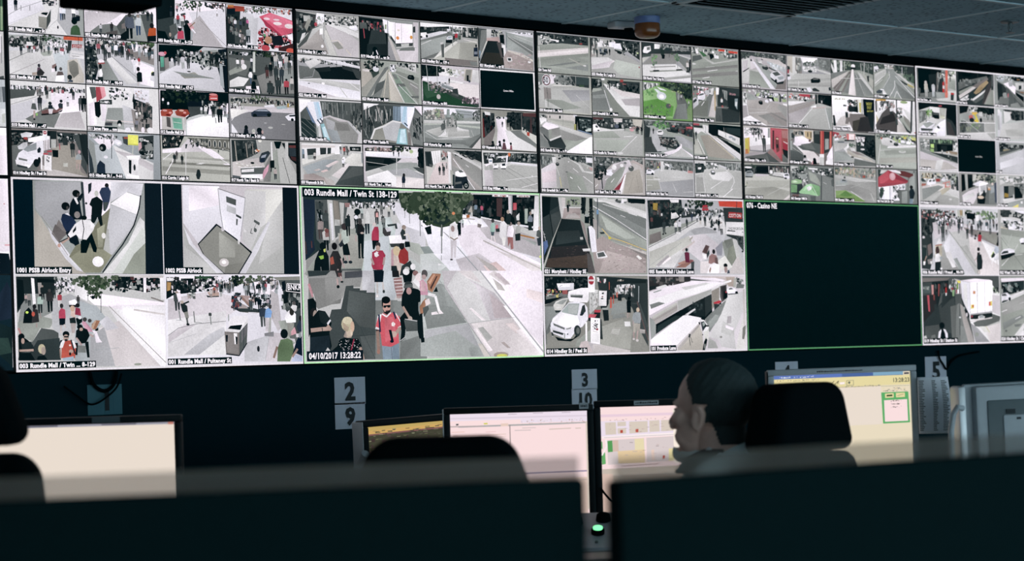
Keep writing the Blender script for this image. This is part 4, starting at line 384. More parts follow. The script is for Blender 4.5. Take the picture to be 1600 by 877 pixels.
B2 0 0 | TOP:003 Rundle Mall / Twin St 138-129 | b ccc, p 244 8 49 62 29 359 29 358 72 144 83 120 259 89 338 11 418, p 566 53 69 186 63 166 245 85 345 56 296, p 235 8 67 53 69 53 151 44 285 49 357 11 418, l 633 6 13 309 16 382, l 733 8 36 306 37 345, p 455 55 78 86 83 82 247 66 254, z 57 72 87 223 24 8 36 344 122 566 9ab, p 999 13 418 89 332 165 270 235 194 277 230 271 503 11 503, p bbb 102 67 123 69 131 307 110 320, p dde 110 88 121 87 125 295 117 301, p 987 125 69 146 74 154 209 129 216, p bbb 129 179 150 181 150 215 129 216, p bbb 150 80 169 83 163 202 154 209, p 9a9 149 233 277 230 271 503 136 503, p aa9 140 258 250 268 247 453 153 460, p 9a9 3 497 55 388 85 345 88 393 36 503, p acc 208 232 356 166 353 328 340 503 229 503 249 342, p bcd 241 305 345 266 349 503 241 503, p bdd 313 161 356 160 380 265 345 278, p eef 366 66 502 124 499 263 433 251 399 202 366 103, p dde 381 190 434 220 499 250 494 503 361 328, p bbb 405 302 497 351 494 503 419 503 426 390, p aba 423 302 471 314 497 364 496 402 431 352, p bcc 349 303 406 290 430 390 495 465 494 503 401 503, z 182 67 379 115 150 8 21 233 122 eef 566 9aa 344 dde, z 346 17 410 76 60 8 15 eef 9ab 455 bbb, p 566 145 466 229 463 233 515 144 515, l 788 3 414 108 414 164, l 677 4 433 126 433 195, l 677 5 477 137 476 269, p 122 410 302 430 302 433 333 411 337, m 233 122 91 454 37 100, p 352 385 15 504 7 501 149 466 131 436 113 401 102, p 243 428 63 503 73 502 136 436 107, f 446 44 53 31 60 21 352 463 241 574, f 472 87 49 57 110 23 352 463 241 574 685 132, f 427 107 22 19 24 19 352 241, f 494 187 13 32 20 19 241 352, m a88 644 71 296 122 100, m 455 344 93 247 122 90, m ccc 122 92 363 134 100, p a66 88 259 103 253 105 280 90 284, e 944 96 247 8 13, p 122 38 503 46 418 64 357 85 345 100 393 102 503, e 122 78 336 12 24, p 8c2 61 394 80 387 81 406 69 412, p cd4 80 354 89 348 88 369 82 369, l 677 6 68 454 71 497, p 433 102 503 106 393 117 362 138 362 154 417 144 503, p b54 104 405 117 393 122 436 108 442, e 311 124 335 11 21, l c99 10 148 405 160 460, l b88 10 136 466 131 503, m 222 122 158 435 37 100, p 122 158 313 177 319 186 386 159 386 156 344, l c99 9 161 386 169 417, l c99 9 180 386 184 423, p acb 153 252 162 236 179 239 184 306 164 325 156 307, e 533 166 221 12 21, p 334 141 325 157 294 160 331 147 341, e 234 167 426 8 9, e 234 186 426 8 9, l b98 9 149 264 146 307, m 233 122 180 276 123 90, p 322 209 226 218 201 235 200 247 231 242 268 216 269, e 544 228 188 9 19, p 344 211 207 217 207 216 256 210 256, p 122 218 262 244 262 239 392 231 398 230 318 228 318 226 398 219 398, l c99 9 210 269 211 306, e ca9 236 256 7 6, e 233 223 399 5 6, e 233 236 399 5 6, m bbb 234 257 262 130 100, p ccc 251 138 260 125 268 138 268 199 249 200, m 344 233 213 226 92 100, m acc 344 237 176 74 100, e eef 213 164 8 12, m 233 233 183 208 61 100, e 122 219 133 13 19, p b77 169 83 190 82 188 106 171 107, m 644 122 297 205 93 100, p e99 294 137 302 133 304 161 293 162, m 788 344 317 148 68 100, m ccb 234 347 160 69 100, m dde 346 368 147 50 100, m 444 233 320 204 56 100, p 344 338 204 377 196 381 228 372 228 370 209 342 216, p 544 320 223 342 222 354 241 349 272 328 272 319 254, p dde 329 223 350 222 356 241 337 247, m 788 344 325 229 75 100, m 345 234 283 342 43 100, p c35 274 267 277 230 286 218 301 217 304 242 303 304 273 298, p dde 277 205 286 218 276 249 271 280, e dbb 286 205 8 14, p 122 275 298 303 298 294 335 290 323 283 354 277 348, p c35 270 447 274 367 291 354 317 357 328 384 315 472 276 469, e 533 299 326 10 20, e c98 298 344 9 17, p eee 282 373 291 366 302 385 291 397 284 391, l c99 14 270 404 279 441, l c99 14 324 397 318 441, p eef 289 360 300 369 293 379, p 234 275 471 316 469 314 503 275 503, p fff 343 269 400 265 410 305 405 315 348 316, p 444 346 316 407 312 407 333 352 337, m cb9 233 406 290 69 100, e a87 407 218 9 14, p 344 391 252 400 227 411 239 415 289 399 293, l dcb 9 406 265 424 258, l dcb 9 424 264 430 302, p c89 352 353 365 340 366 503 349 503, p dba 360 384 376 353 394 453 384 503 360 503, e db8 374 359 15 29, p b33 380 390 389 353 405 333 422 365 423 415 407 440 385 428, e 322 396 331 11 20, p 233 350 447 372 446 380 503 349 503, l dba 14 369 390 385 471, p 344 394 446 430 415 450 477 428 503 384 503, e bbb 415 465 11 14, e eee 440 452 11 19, e a66 450 490 12 16, e 644 481 490 13 16, p eef 474 156 610 120 747 161 820 249 1004 364 1006 522 602 522 523 408, p fef 626 203 728 193 791 289 1003 430 1006 522 749 522 642 317, p cbc 727 213 793 198 886 261 1005 311 1003 397 875 352 763 276, p bab 738 154 822 165 868 209 996 278 995 311 886 267 792 243, p dcd 622 407 724 367 881 522 656 522, p ebb 741 444 798 418 881 522 786 522, p baa 705 380 788 444 843 522 805 522, p edd 790 341 1002 443 1001 509, l cbb 9 744 290 1002 463, l eee 6 726 264 837 340, p 122 704 11 1007 5 1000 206 973 226 906 195 793 172 738 154 701 143, z 704 14 998 166 120 19 39 122 233 012 344 122 433, p 633 808 29 834 28 829 145 806 139, p 344 625 43 703 21 701 117 646 138, z 630 30 701 136 50 14 26 122 344 244 566, p eee 790 7 860 8 860 21 789 20, z 797 12 853 18 26 4 9 b55 c77 944, p ddd 898 6 958 7 958 18 898 19, z 903 10 953 17 18 4 8 b66 c88 a55, p dcd 860 11 879 10 875 124 860 118, p aab 872 10 879 10 874 131 870 124, p eee 980 9 1007 8 997 226 968 226, p bbb 997 8 1007 8 1001 226 993 226, p d56 881 56 897 55 896 97 880 101, p 9ba 932 90 947 89 943 181 931 181, p eef 638 62 666 54 665 105 647 100, p ba9 681 118 695 82 711 91 701 123, l eee 9 733 148 840 177, l dde 12 887 189 973 206, l ba9 6 655 157 710 162, l 788 3 680 163 689 188, p b63 673 137 687 134 687 153 673 156, p 455 563 191 572 179 568 268 559 268, p 352 451 6 694 8 689 53 656 112 655 163 608 203 563 217 527 205 501 155 457 131 423 70, p 243 485 80 592 89 627 151 572 204 518 186 488 143, f 557 39 91 38 90 25 352 463 241 574, f 565 103 86 64 200 27 352 463 241 574 685 132, f 515 142 45 57 70 25 241 352 463 132, f 623 152 27 38 40 22 463 352 574, f 676 28 28 26 30 19 463 574, e e85 616 129 7 9, l 788 8 564 198 560 407, p eef 523 376 578 369 604 407 527 414, l 788 4 559 382 559 414, p 122 491 219 518 205 521 256 503 259, l aab 5 571 242 602 280, l 9ab 6 628 330 744 522, l aaa 2 571 242 628 330, p 8aa 471 333 507 329 528 370 488 377, p bcc 470 377 524 370 550 407 624 522 467 522, p cdd 478 408 532 420 581 445 512 522 467 522, e eee 549 438 6 5, p eee 593 261 599 197 622 177 633 215 632 279 597 286, e b88 611 222 8 19, l a87 8 598 273 616 289 632 276, p dcd 600 292 627 292 620 400 613 394 613 318 606 407 600 407, e 433 602 408 6 5, m 344 122 639 266 83 100, m acc 344 654 215 58 100, p 122 631 183 647 183 646 253 637 260, m 566 455 703 136 64 100, m 79b 344 713 136 71 100, m 345 233 724 155 71 100, m c57 346 740 135 64 100, m 455 455 775 147 65 100, p eee 717 168 733 155 740 180 721 194, p 877 719 187 737 193 732 213 718 210, e 344 729 148 6 9, p 8cb 773 237 777 192 789 176 795 192 794 237, e 544 786 169 7 12, p 467 776 237 792 237 789 260 778 260, l fdd 6 780 260 777 292, l fdd 6 789 260 795 298, p eee 813 262 819 184 836 168 849 190 846 236 843 275 824 282, e b86 829 158 8 14, p d67 798 198 809 191 809 224 798 224, p 344 798 217 816 214 816 236 799 237, p eed 824 269 843 268 837 320 828 321, p fef 846 262 854 203 871 190 880 222 874 268, e 977 864 186 8 13, p b66 850 268 874 268 875 339 863 343 861 300 851 327, p 233 844 171 848 132 860 121 868 144 864 190 849 190, e ca9 856 112 7 12, m 344 344 890 192 85 100, p ddd 891 137 906 117 905 163 893 163, p 433 874 137 889 111 893 137 883 150, p aaa 886 241 890 202 902 189 911 208 908 247, e b98 902 182 7 12, p 233 884 248 908 241 907 287 885 290, l b73 9 908 254 972 272, p 78a 940 168 948 135 958 128 967 148 964 174, e a87 957 118 6 12, p 233 945 171 964 171 959 223 944 224, p ddd 961 95 976 91 973 121 961 121, p 566 980 259 983 226 995 216 1002 245 999 272, e ca9 996 209 7 12, p 345 982 272 1001 265 998 318 986 318, e de6 996 387 6 8, p 9aa 910 267 981 298 976 318 933 286, e 655 485 490 13 21, e c99 481 509 9 15, l a65 13 507 522 521 496 548 503 538 522, p b75 498 522 512 496 553 493 547 522, p 999 13 477 229 476 228 514 141 527 102 521 12 521, p 888 16 521 167 514 158 559 138 666 103 672 51 697 14 640, p 999 80 521 229 508 219 572 166 572 147 635 82 672, p 344 13 477 103 477 85 502 17 511, p 556 159 483 229 476 228 514 158 521, p 9a9 233 521 282 514 280 604 227 578, p ccd 229 476 282 476 275 604 249 604 227 585, p bcd 278 476 359 476 369 611 355 650 279 649, p 455 162 565 192 562 192 578 218 578 218 591 245 591 244 604 280 604 272 995 210 993 71 987 93 748 103 701 140 698, p 566 174 591 275 617 276 816 214 801 163 711, p 566 213 859 275 851 272 995 228 993, p 788 279 649 369 650 385 741 380 1000 272 995, p 899 350 656 487 652 488 861 485 1004 371 999, p 9aa 383 845 490 743 487 900 409 897, p 788 377 896 488 847 485 1004 371 999, l 344 2 160 857 275 851, l 344 2 214 801 272 995, p 433 120 476 150 476 141 508 128 514, p 844 131 489 146 489 148 511 134 514, l c99 13 128 521 130 565, l c99 11 141 508 146 540, e 122 131 569 6 10, e 233 147 541 6 6, p 123 275 476 317 476 312 543 277 543, l cbb 13 288 543 288 611, l cbb 13 310 543 314 592, e dcc 287 624 8 10, e 344 314 598 5 10, e eee 287 625 4 6, p 322 350 476 377 476 380 514 351 514, p b77 355 521 389 514 394 625 367 631 359 579, l edd 4 357 534 389 531, l edd 4 359 553 391 550, l edd 4 361 573 392 569, l edd 4 363 592 392 589, l edd 4 365 611 393 608, e c99 376 632 11 8, p 122 390 476 436 475 430 540 398 547, e eee 408 482 14 19, p e9b 462 553 476 514 494 521 492 625 465 606, e fdd 467 521 23 33, e 544 486 495 14 24, p eee 444 521 466 547 461 580 434 540, l d89 16 16 552 31 627, l ccc 5 32 609 39 646, p 122 10 640 31 634 43 659 43 697 46 734 10 859, e 322 32 715 14 25, e b98 38 734 9 31, p 122 15 822 25 747 51 703 77 710 93 748 101 780 91 836 99 912 89 950 14 947, p 233 51 709 77 713 97 761 84 798 58 772, p dde 82 779 95 757 99 764 86 792, l c98 23 19 819 58 813 94 811, l c98 19 84 792 98 818, l 344 5 63 804 64 826, p 234 16 859 91 849 94 950 63 949 12 947, p ccc 83 918 92 937 89 950 70 949, p b98 147 857 157 819 174 820 183 839 178 864 156 870, p db9 157 819 179 788 187 814 182 852 160 864, e cb8 162 787 23 42, e dc9 164 765 20 22, e da8 183 801 8 32, p b97 145 774 170 807 161 829 148 819, p 122 120 919 130 875 152 863 178 871 204 871 218 916 211 954 132 951, z 127 875 213 948 70 3 4 eee ddd ccd, l b35 9 188 874 174 944, p 122 89 950 125 907 141 952 140 990 88 988, l c98 19 212 923 223 993, p 235 8 950 204 954 204 989 9 991, p 79b 300 913 341 924 370 902 370 999 303 997, p 8ac 309 920 345 927 339 998 312 997, l 679 4 338 927 340 998, p e56 276 809 286 745 309 723 322 737 349 721 376 747 384 799 369 831 370 902 336 924 300 916 295 842, p e67 313 752 349 747 364 870 314 894, p eee 276 816 286 739 302 730 291 819, p e56 276 803 288 746 295 746 291 813, p e56 358 740 373 747 381 799 368 805, l eee 8 275 813 291 818, l eee 8 368 812 386 799, l eee 6 360 728 382 786, l eee 9 304 730 322 747 340 721, l 236 12 291 733 294 836, l 236 12 351 718 360 760, p 433 276 822 291 823 289 919 280 919, l a76 22 283 829 286 944, e b76 285 951 7 15, l c98 22 377 812 351 857, e da9 347 850 15 19, p 123 329 824 340 824 349 895 339 901, e 124 341 892 8 9, p c98 310 669 339 669 339 721 322 737 309 720, p d98 308 649 339 650 339 708 322 730 308 701, e 211 321 648 18 22, p 211 304 649 310 649 308 694 304 682, p 322 308 701 315 720 322 711 336 708 340 695 338 718 324 735 311 723, p 122 310 680 339 677 338 692 329 694 324 686 318 695 310 692, p a66 318 709 329 706 329 713 319 714, p fed 341 785 348 776 357 789 352 805 342 801, p 122 375 896 381 832 376 754 404 709 454 710 466 795 476 886 455 879 439 768 403 761 396 858 377 896, p 122 384 683 387 624 402 579 438 579 456 586 490 632 483 651 455 664 454 716 408 722 395 696, e 344 416 560 18 22, e 433 415 573 20 13, e c88 417 596 11 21, p 566 398 560 430 553 434 573 397 579, l c98 17 390 689 416 755, e ca9 419 761 9 16, l c98 17 487 652 463 703, p 566 393 767 448 768 449 833 401 835, l eee 3 396 762 448 775, p 122 460 873 474 873 477 903 462 899, p 122 370 896 392 858 396 871 377 896, l ddd 3 373 893 396 868, p a65 462 742 491 678 490 730 471 762, p 566 467 717 491 704 490 756 471 756, p bcc 477 475 603 475 652 737 730 996 458 985 468 475, p 9aa 483 595 547 551 574 564 569 589 656 763 596 800 488 822, p 899 473 690 513 678 598 692 660 789 488 822, p bbc 479 829 665 795 730 996 471 986, p abb 460 891 523 861 609 838 694 931 721 996 458 985, p cbc 557 475 722 475 876 754 996 981 995 1007 758 997 665 795 569 577, p ddd 621 475 722 475 785 591 876 761 669 795 578 570, p edd 625 475 685 475 730 552 666 520, p fee 671 705 680 699 744 778 725 777, p dcd 666 520 784 610 866 761 762 778 702 565, p cab 761 610 830 689 871 761 781 765, p edd 678 795 876 761 996 967 995 1007 767 998, p ecc 827 799 865 793 902 859 874 859, p bbb 706 822 729 816 769 882 746 907, p fee 687 828 701 828 768 959 749 971, p dcb 704 918 727 919 758 997 730 996, p caa 806 915 820 909 848 949 834 948, p 9aa 703 931 730 996 674 994 662 942, p fef 722 475 1007 474 996 967 876 761 785 584, p edd 787 474 852 546 832 565 759 494, p dbc 782 494 806 487 856 559 832 559, p fff 754 500 768 500 836 591 813 598, p cbb 777 520 814 559 832 598 799 591, p fdd 927 585 1004 612 1002 678 926 638, p fee 874 846 913 821 997 954 995 1007, p fff 820 688 839 689 982 941 996 1000 986 1000, l aab 10 722 475 998 981, l 9aa 2 474 825 871 761, l 899 3 547 532 573 590 665 795 758 997, e b98 805 990 33 19, e dd3 809 994 24 10, e 655 484 494 13 25, e c99 481 513 10 15, p e9b 462 538 476 526 493 557 496 621 465 620, p eab 467 532 484 545 488 602 466 595, p b75 493 539 517 491 553 494 548 520 514 605 497 589, p d97 498 545 521 497 530 497 506 558, p 633 506 576 534 507 539 507 510 589, p 122 519 602 533 570 539 602, l eee 19 496 614 527 627, l eee 19 527 627 541 716, p fee 508 725 530 719 539 735 509 740, p fee 535 716 546 710 560 732 541 735, p b75 459 690 473 658 487 639 491 652 472 734 463 740, p fdd 482 652 500 640 506 671 486 687, p 566 472 696 495 684 499 703 476 753, p 122 458 734 470 727 473 873 460 885, p 122 460 878 476 873 476 901 462 904
T3 0 0 | 034 Town Hall | b 9a9, p 344 -24 -3 968 3 964 224 463 219 139 283 -31 354, z -24 -3 964 185 130 38 61 122 233 344 455 9aa 244, p bbb 12 69 200 71 273 190 139 283 7 324, z 12 44 233 297 40 38 46 eee 9aa 344, p 9a9 -22 340 272 242 964 224 962 276 4 439, p dcc -24 468 963 268 959 419 -19 638, p edd -26 532 651 377 962 315 960 380 -18 620, p 898 -19 645 959 419 958 497 -2 732, p 9a9 -2 732 647 532 957 549 954 653 259 857 -5 885, p 788 127 846 509 715 799 644 799 670 451 785, p 899 449 862 953 705 948 965 447 940, p aba -5 860 260 831 949 887 948 978 257 960, p bba 608 588 913 761 893 789 569 592, e ddd 884 751 31 18, l eee 18 25 348 42 893, p eee 236 131 407 149 396 201 273 203, p 344 255 167 349 176 349 207 263 197, l bba 8 315 6 315 160, p b44 790 180 848 173 847 204 789 206
T3 0 1 | 035 Hindley St / Leigh St | b bbb, p 344 -13 13 125 -16 121 166 40 306 -14 520, p a99 23 178 122 114 135 425 -4 519, z 7 -2 154 449 40 35 104 344 9aa 566 ddc, p 344 440 -3 972 -41 960 543 752 355 614 239, z 480 -7 962 410 100 48 89 122 233 344 566 122 9aa, z 124 10 495 200 50 47 63 eee 344 bbb 566 fef, p eef 438 102 577 86 614 239 592 320 454 258, p 9aa 455 231 604 240 603 306 464 270, p 233 454 258 593 294 592 334 473 303, p eef 359 86 459 61 455 205 356 204, p eee 122 114 221 89 238 218 139 229, p ddd -4 519 331 481 468 571 387 632 9 829, p dcd 11 725 428 549 345 741 29 827, p bcb 469 518 958 622 950 967 540 904 424 759, p aab 632 342 959 569 961 490 713 280, p aaa -10 831 385 737 460 912 28 879, z 159 240 332 429 50 35 73 122 344 9aa 457, m 344 344 114 505 235 100, m 344 344 61 407 156 100, m 122 233 362 425 183 100, m 9aa 344 228 466 209 100, m eee 344 693 309 132 100, l 788 11 935 69 930 335, e ce8 918 304 20 21, e b56 943 677 14 21, l fdd 10 347 662 448 547
T3 0 2 | 036 North Tce / Gray St | b aab, p 344 -31 -7 1002 4 997 220 579 241 165 315 -20 415, p eee 254 12 377 11 354 133 251 145, z 357 -14 977 169 80 50 91 788 455 344 9aa 677, l aab 11 665 70 980 60, l aab 11 664 124 979 115, p eee 15 226 47 116 170 75 178 207 105 282 24 278, p 788 98 123 160 103 158 183 96 203, p 465 -18 336 186 286 185 353 -20 402, p 999 186 286 683 229 698 496 -3 586 164 368, p ccb -10 427 144 370 -3 559, p 788 579 214 932 336 991 518 987 680 883 638 721 386, p ccc 683 229 996 302 994 356 724 251, p bba 721 386 883 638 987 708 925 660 741 411, p ddd -8 599 677 512 923 714 986 735 981 951 419 900 -10 891, p 9a9 136 743 820 644 861 667 155 781, p 999 158 634 676 552 675 579 178 659, p aaa 419 900 985 775 984 843 501 959, p eee 459 963 984 843 981 965, p 243 364 132 456 148 443 310 381 304, p 122 391 289 464 281 451 389 399 395, e 244 519 128 58 48, l 344 16 555 163 551 351, e 464 610 238 33 27, f 240 439 58 160 30 53 595 7a6 485 6b5, f 712 333 46 121 24 48 595 7a6 485, l 677 13 241 599 249 718, l 677 13 720 440 716 628, p 122 208 722 331 701 341 735 213 756, p 122 684 645 810 624 816 658 690 679, m dcc 344 924 701 297 100, p 344 893 663 967 656 966 704 892 712, p 122 963 359 995 342 988 653 950 657
T3 0 3 | 037 West Tce / Rose St | b 9a9, z 3 -23 986 218 110 55 76 344 9aa eee 566 344 bbb, p 9a9 18 245 232 167 398 365 140 475 13 462, p 566 18 245 188 199 229 303 14 408, p 384 148 95 233 112 337 209 251 246, p e43 567 -8 708 -11 707 44 577 59, p e43 783 22 990 25 978 82 793 75, p 566 792 89 978 95 975 233 767 243, z 792 103 975 219 16 39 71 344 9aa bbb, p 122 370 164 446 142 487 219 399 311, p eee 467 167 574 182 572 264 486 260, p 9a9 14 435 355 370 987 191 969 963 3 922, p bbb 230 248 355 370 483 383 986 218 985 260 439 429, p 888 10 597 982 384 980 466 8 678, p 888 7 759 979 549 976 659 5 841, l eee 14 328 631 544 568, l eee 14 217 833 367 782, l ddd 8 288 527 481 487, l eee 11 934 568 979 555, p eee 86 48 128 57 147 163 93 182, e ddd 45 458 42 22
T3 1 0 | 038 Morphett St ... Rank | b bba, p 788 -17 14 947 4 960 301 709 274 441 248 -17 446, p ccc -15 344 253 165 498 243 440 274 58 439, p fef 209 16 331 29 289 238 232 269, z 256 11 690 276 50 42 67 344 455 9aa 788, p 344 599 27 966 41 960 301 709 274, p 355 714 41 966 41 962 223 710 222, p 363 768 229 864 233 863 284 766 289, l bbb 10 705 16 705 274, p bbb 2 444 325 311 960 301 965 975 427 917 -6 852, p aab 438 403 959 353 969 612 623 694, p ccb 251 267 632 268 478 309 249 318, l eee 10 278 290 632 268, p 9a9 91 665 432 660 813 833 465 914, e eee 149 175 83 153, p ccc 75 106 216 92 222 296 70 310, e 834 149 175 76 138, e dde 149 175 59 110, t 344 93 237 143 50, p 988 94 359 229 372 233 652 101 664, l 566 13 154 353 178 862, l eee 13 129 662 129 866, l ccc 10 704 506 969 819, p 79b -20 141 -1 139 3 241 -16 243, p ddd -12 242 25 226 24 302 -14 319
T3 1 1 | 039 Grenfell St / ... Place | b 898, p 233 -15 39 201 43 195 304 -12 350, z -5 38 194 331 40 43 78 122 344 566 9aa, p 344 299 59 949 47 942 365 612 291 376 156, z 299 59 942 365 90 44 89 122 233 344 012 455, p b44 554 13 621 14 616 80 556 86, p a55 595 108 675 114 675 140 595 148, p eee 181 19 250 12 249 64 190 70, p ddd 218 146 375 209 611 317 941 418 929 975 717 965 485 617, p edd 374 235 611 317 942 365 940 471 568 452, p cbc 566 531 940 471 935 683 643 682, p 788 -2 349 197 226 251 429 361 838 7 868, p 899 15 478 251 429 289 530 13 556, p 899 216 224 256 220 677 969 477 985 341 839, p 898 255 273 485 617 737 977 399 939, p 9a9 19 295 176 280 194 331 -3 401, l eee 16 238 326 342 813, e eee 361 825 28 47, m 122 122 343 303 118 100, m 344 344 437 268 79 100, m 9aa 455 226 249 131 100, z 298 112 612 264 24 28 63 eee 344 9aa
T3 1 2 | 040 Hindmarsh S ... West | b 6a4, p 9aa -13 24 334 42 291 126 2 260, z -13 24 330 229 40 33 106 eee ddd 9aa 344, p 243 335 15 1001 30 992 436 702 247 394 116, f 664 90 357 134 80 81 132 243 352 474, f 848 260 148 189 40 70 243 352 132, p 7b5 2 260 292 100 702 247 673 626 583 955 -11 897, p 5a3 -4 552 284 447 611 631 584 902 -10 844, p 8c6 2 260 250 130 325 443 -3 526, f 277 794 289 160 40 69 594 6a4 483, f 124 302 123 80 20 53 594 5a4, p cee 218 187 300 205 390 303 327 363, e cde 368 372 99 107, e fff 368 386 54 59, p dee 271 128 434 193 474 229 331 202, p 677 660 278 806 291 905 552 917 955 583 969 684 598, p 788 685 571 864 528 896 957 645 964, p 677 661 251 704 194 742 351 676 518, f 724 232 147 32 20 43 8a5 9b6, p 7a5 882 662 988 625 991 976 896 957, m 9ab 344 485 696 134 100, e 566 503 627 54 70, e b67 532 611 17 21, m bbc 455 771 456 162 100, m bbb 566 925 604 162 100, p 9aa 690 356 723 245 742 351 708 462
T3 1 3 | 041 Pulteney St ... Tank | b 898, z 1 30 464 285 70 64 70 eee 9aa 344 fef 566 c67, p 9a9 31 568 293 273 422 234 323 841 4 840, p 788 315 244 444 177 344 839 195 824, p 787 -3 679 204 417 332 405 301 843 0 840, l eee 19 180 555 242 441, l eee 14 313 298 347 214, p eef 100 318 144 233 230 198 267 248 259 358 204 417 109 398, p 566 122 275 166 236 230 211 240 251 143 292, p 233 120 392 205 401 204 422 119 419, p ccd 4 381 57 336 120 397 117 533 8 651, p 344 9 435 78 361 87 427 11 515, p bbc 253 141 360 104 358 226 271 275, p c67 81 225 145 206 144 260 80 266, p ddd 382 74 447 68 433 233 379 238, p dcc 421 289 477 174 502 499 462 857 323 841, p ca7 456 122 489 119 487 664 455 667, p 344 534 5 1012 14 991 951 600 955 523 497, p 566 479 556 718 508 838 964 470 965, p 344 607 599 977 622 991 951 621 981, p 233 724 206 1007 234 997 676 759 586, p eee 501 36 566 29 551 222 497 227, p 9aa 630 78 737 109 732 369 678 319, l 344 22 662 102 657 321, l 344 22 709 111 704 344, m ddd 233 613 544 246 100, e b55 626 543 22 38, t e9a 785 206 60 SA Lotto, p 8ab 896 300 962 294 944 598 892 492, p dee 906 381 949 391 935 516 903 491, l 233 11 560 794 578 957, l bbb 8 500 581 760 559
T3 2 0 | 042 Rundle St / Sy ... n Pl | b 999, p cbb 121 37 713 1 686 390 155 226, p bba 176 122 652 161 648 367 231 220, l 899 10 444 10 438 306, l 999 8 157 149 670 211, p 233 371 42 402 40 400 117 369 119, p 344 187 57 206 56 204 120 186 116, p eef 636 -6 713 -4 711 104 654 57, p 122 674 30 722 26 704 441 666 418, p aa4 650 238 689 235 685 416 647 406, p 122 713 27 1003 42 994 497 724 413, p 355 750 75 983 82 976 395 764 359, z 750 75 976 395 30 47 67 233 8aa 466 122, p 79c 725 375 985 459 984 485 724 400, p bdc 860 377 978 316 976 395 879 415, z -1 35 154 277 40 41 51 eee 344 9aa 566, p ccc 3 289 156 200 419 308 994 497 992 601 875 583 417 411, p 999 379 388 875 609 717 750 482 920 409 771, p 9a9 412 642 680 675 914 581 501 970 445 897, p 788 -2 518 218 835 179 888 1 849, p 344 145 712 394 592 485 817 464 895 179 863, p fff 462 985 954 552 993 549 983 991, p fef 40 337 117 229 343 288 370 350 170 429, p 9a9 160 417 371 337 384 593 164 685, p 788 40 337 160 430 164 685 55 514, p 999 218 400 370 350 375 568 222 617, p 344 55 514 183 696 182 760 72 589, p ddd 174 672 395 541 404 578 192 709, p 788 2 365 59 336 54 540 8 492, l ddd 13 212 221 361 325, p eee -3 137 82 104 137 176 22 287
T3 2 1 | 043 Rundle St / Frome Rd | b aba, p 344 -6 17 990 1 984 293 692 262 352 314 135 278 -3 341, z -6 17 984 266 130 47 88 122 233 344 9aa 566 455 bbb, p dcc 397 23 577 21 575 113 415 126, p cba 777 18 979 15 955 216 794 175, p 122 453 202 514 144 571 271 431 295, e 568 463 227 44 58, p 733 4 29 200 26 199 78 3 81, p ddd -3 367 155 290 351 327 631 280 630 319 192 378 -5 419, p fff -11 238 19 204 78 210 135 305 114 371 -3 367, p 455 38 247 78 231 106 294 57 297, e 122 104 364 20 21, p bbb 35 416 590 322 970 426 969 969 456 988 5 886, p 9a9 15 418 390 364 546 536 31 598, p aba 31 598 705 577 538 904 63 908, l ccc 8 11 587 546 536, l bbb 11 550 325 527 458 707 498, l eee 13 858 461 517 919, l eee 11 606 492 788 466, m 344 344 620 347 105 100, e e9a 761 296 44 48, z 713 208 984 293 30 36 48 344 eee 566 b88, m 233 233 880 406 212 100, m 122 233 960 427 239 100, m 344 566 849 409 159 100, e ddd 517 932 60 32
T3 2 2 | 044 Rundle St / E...t Pl | b 9aa, p 455 -4 34 1000 34 998 143 516 180 269 145 3 166, z -4 34 998 143 80 53 58 344 566 9aa 788, f 352 112 166 107 50 69 5a4 6b5 484 374, p 344 4 139 124 236 98 477 114 688 -12 882, p 455 -4 484 160 446 340 646 336 860 -2 881, p bbc 123 289 328 274 342 593 461 799 254 839 157 606, p 344 516 180 998 143 992 413 741 350 535 258, z 538 97 992 386 50 54 80 122 233 566 344 844, p d56 861 140 988 116 992 184 870 179, p c66 569 122 621 118 620 158 568 162, p 9a9 369 271 638 277 991 440 983 819 755 645 674 570, p aab 594 388 761 403 989 548 984 765 755 645, p 233 442 225 556 217 680 274 679 328 472 290, p 566 473 236 535 226 535 258 473 258, p 344 283 437 635 439 714 648 628 761 360 698, z 304 436 671 704 90 41 59 122 344 9aa 566 877 233, m 122 122 178 378 160 100, m 344 344 102 317 133 100, m 344 344 451 786 161 100, p 234 652 625 694 596 712 702 660 705, e eee 316 328 66 80, p 566 266 292 349 272 358 312 275 331, p 233 264 391 367 394 366 415 273 416, p fef 377 857 628 761 735 646 725 593 756 618 754 699 647 840 458 932, p fef 733 700 981 900 980 968 753 753, p ccc 478 958 754 726 980 954, e aab 839 639 55 32, l 9aa 8 648 304 653 545, l 9aa 8 395 242 397 429
T3 2 3 | 045 Ebenezer Pl | b 9a9, p 9a9 8 169 313 282 860 955 212 994 3 872, p a98 141 348 355 306 862 873 816 958 299 907, p bba 11 493 96 487 236 857 3 845, l eee 14 76 434 226 844, l 566 14 95 541 194 860, p ddd 8 142 231 152 483 351 396 384 186 237 17 222, p eee 18 195 187 196 100 297 26 276, p 122 319 23 512 21 505 349 398 330 314 254, p 012 490 23 1011 37 1000 561 740 442 505 349, p 244 705 88 1010 93 1005 313 702 226, p c56 0 21 127 24 126 73 -1 75, p 344 -1 75 190 74 188 142 8 128, p ddd 190 47 318 64 314 254 229 206, l 788 11 254 69 254 232, p 122 505 349 987 645 993 865 651 558 503 431, p 344 505 349 740 469 717 498 503 404, p ddd 524 162 680 227 982 356 978 563 676 392 521 294, l 566 14 683 90 681 364, l 9aa 14 640 93 658 256, e 9ac 786 343 44 27, p 9ab 819 340 894 382 882 446 817 404, p eee 396 384 504 377 994 810 991 961 861 900, p dcc 312 309 440 354 736 634 651 585, l 455 11 229 233 947 950, l dc9 14 312 336 860 928, m 344 344 50 450 217 100, p 344 1 277 16 276 19 600 -2 602
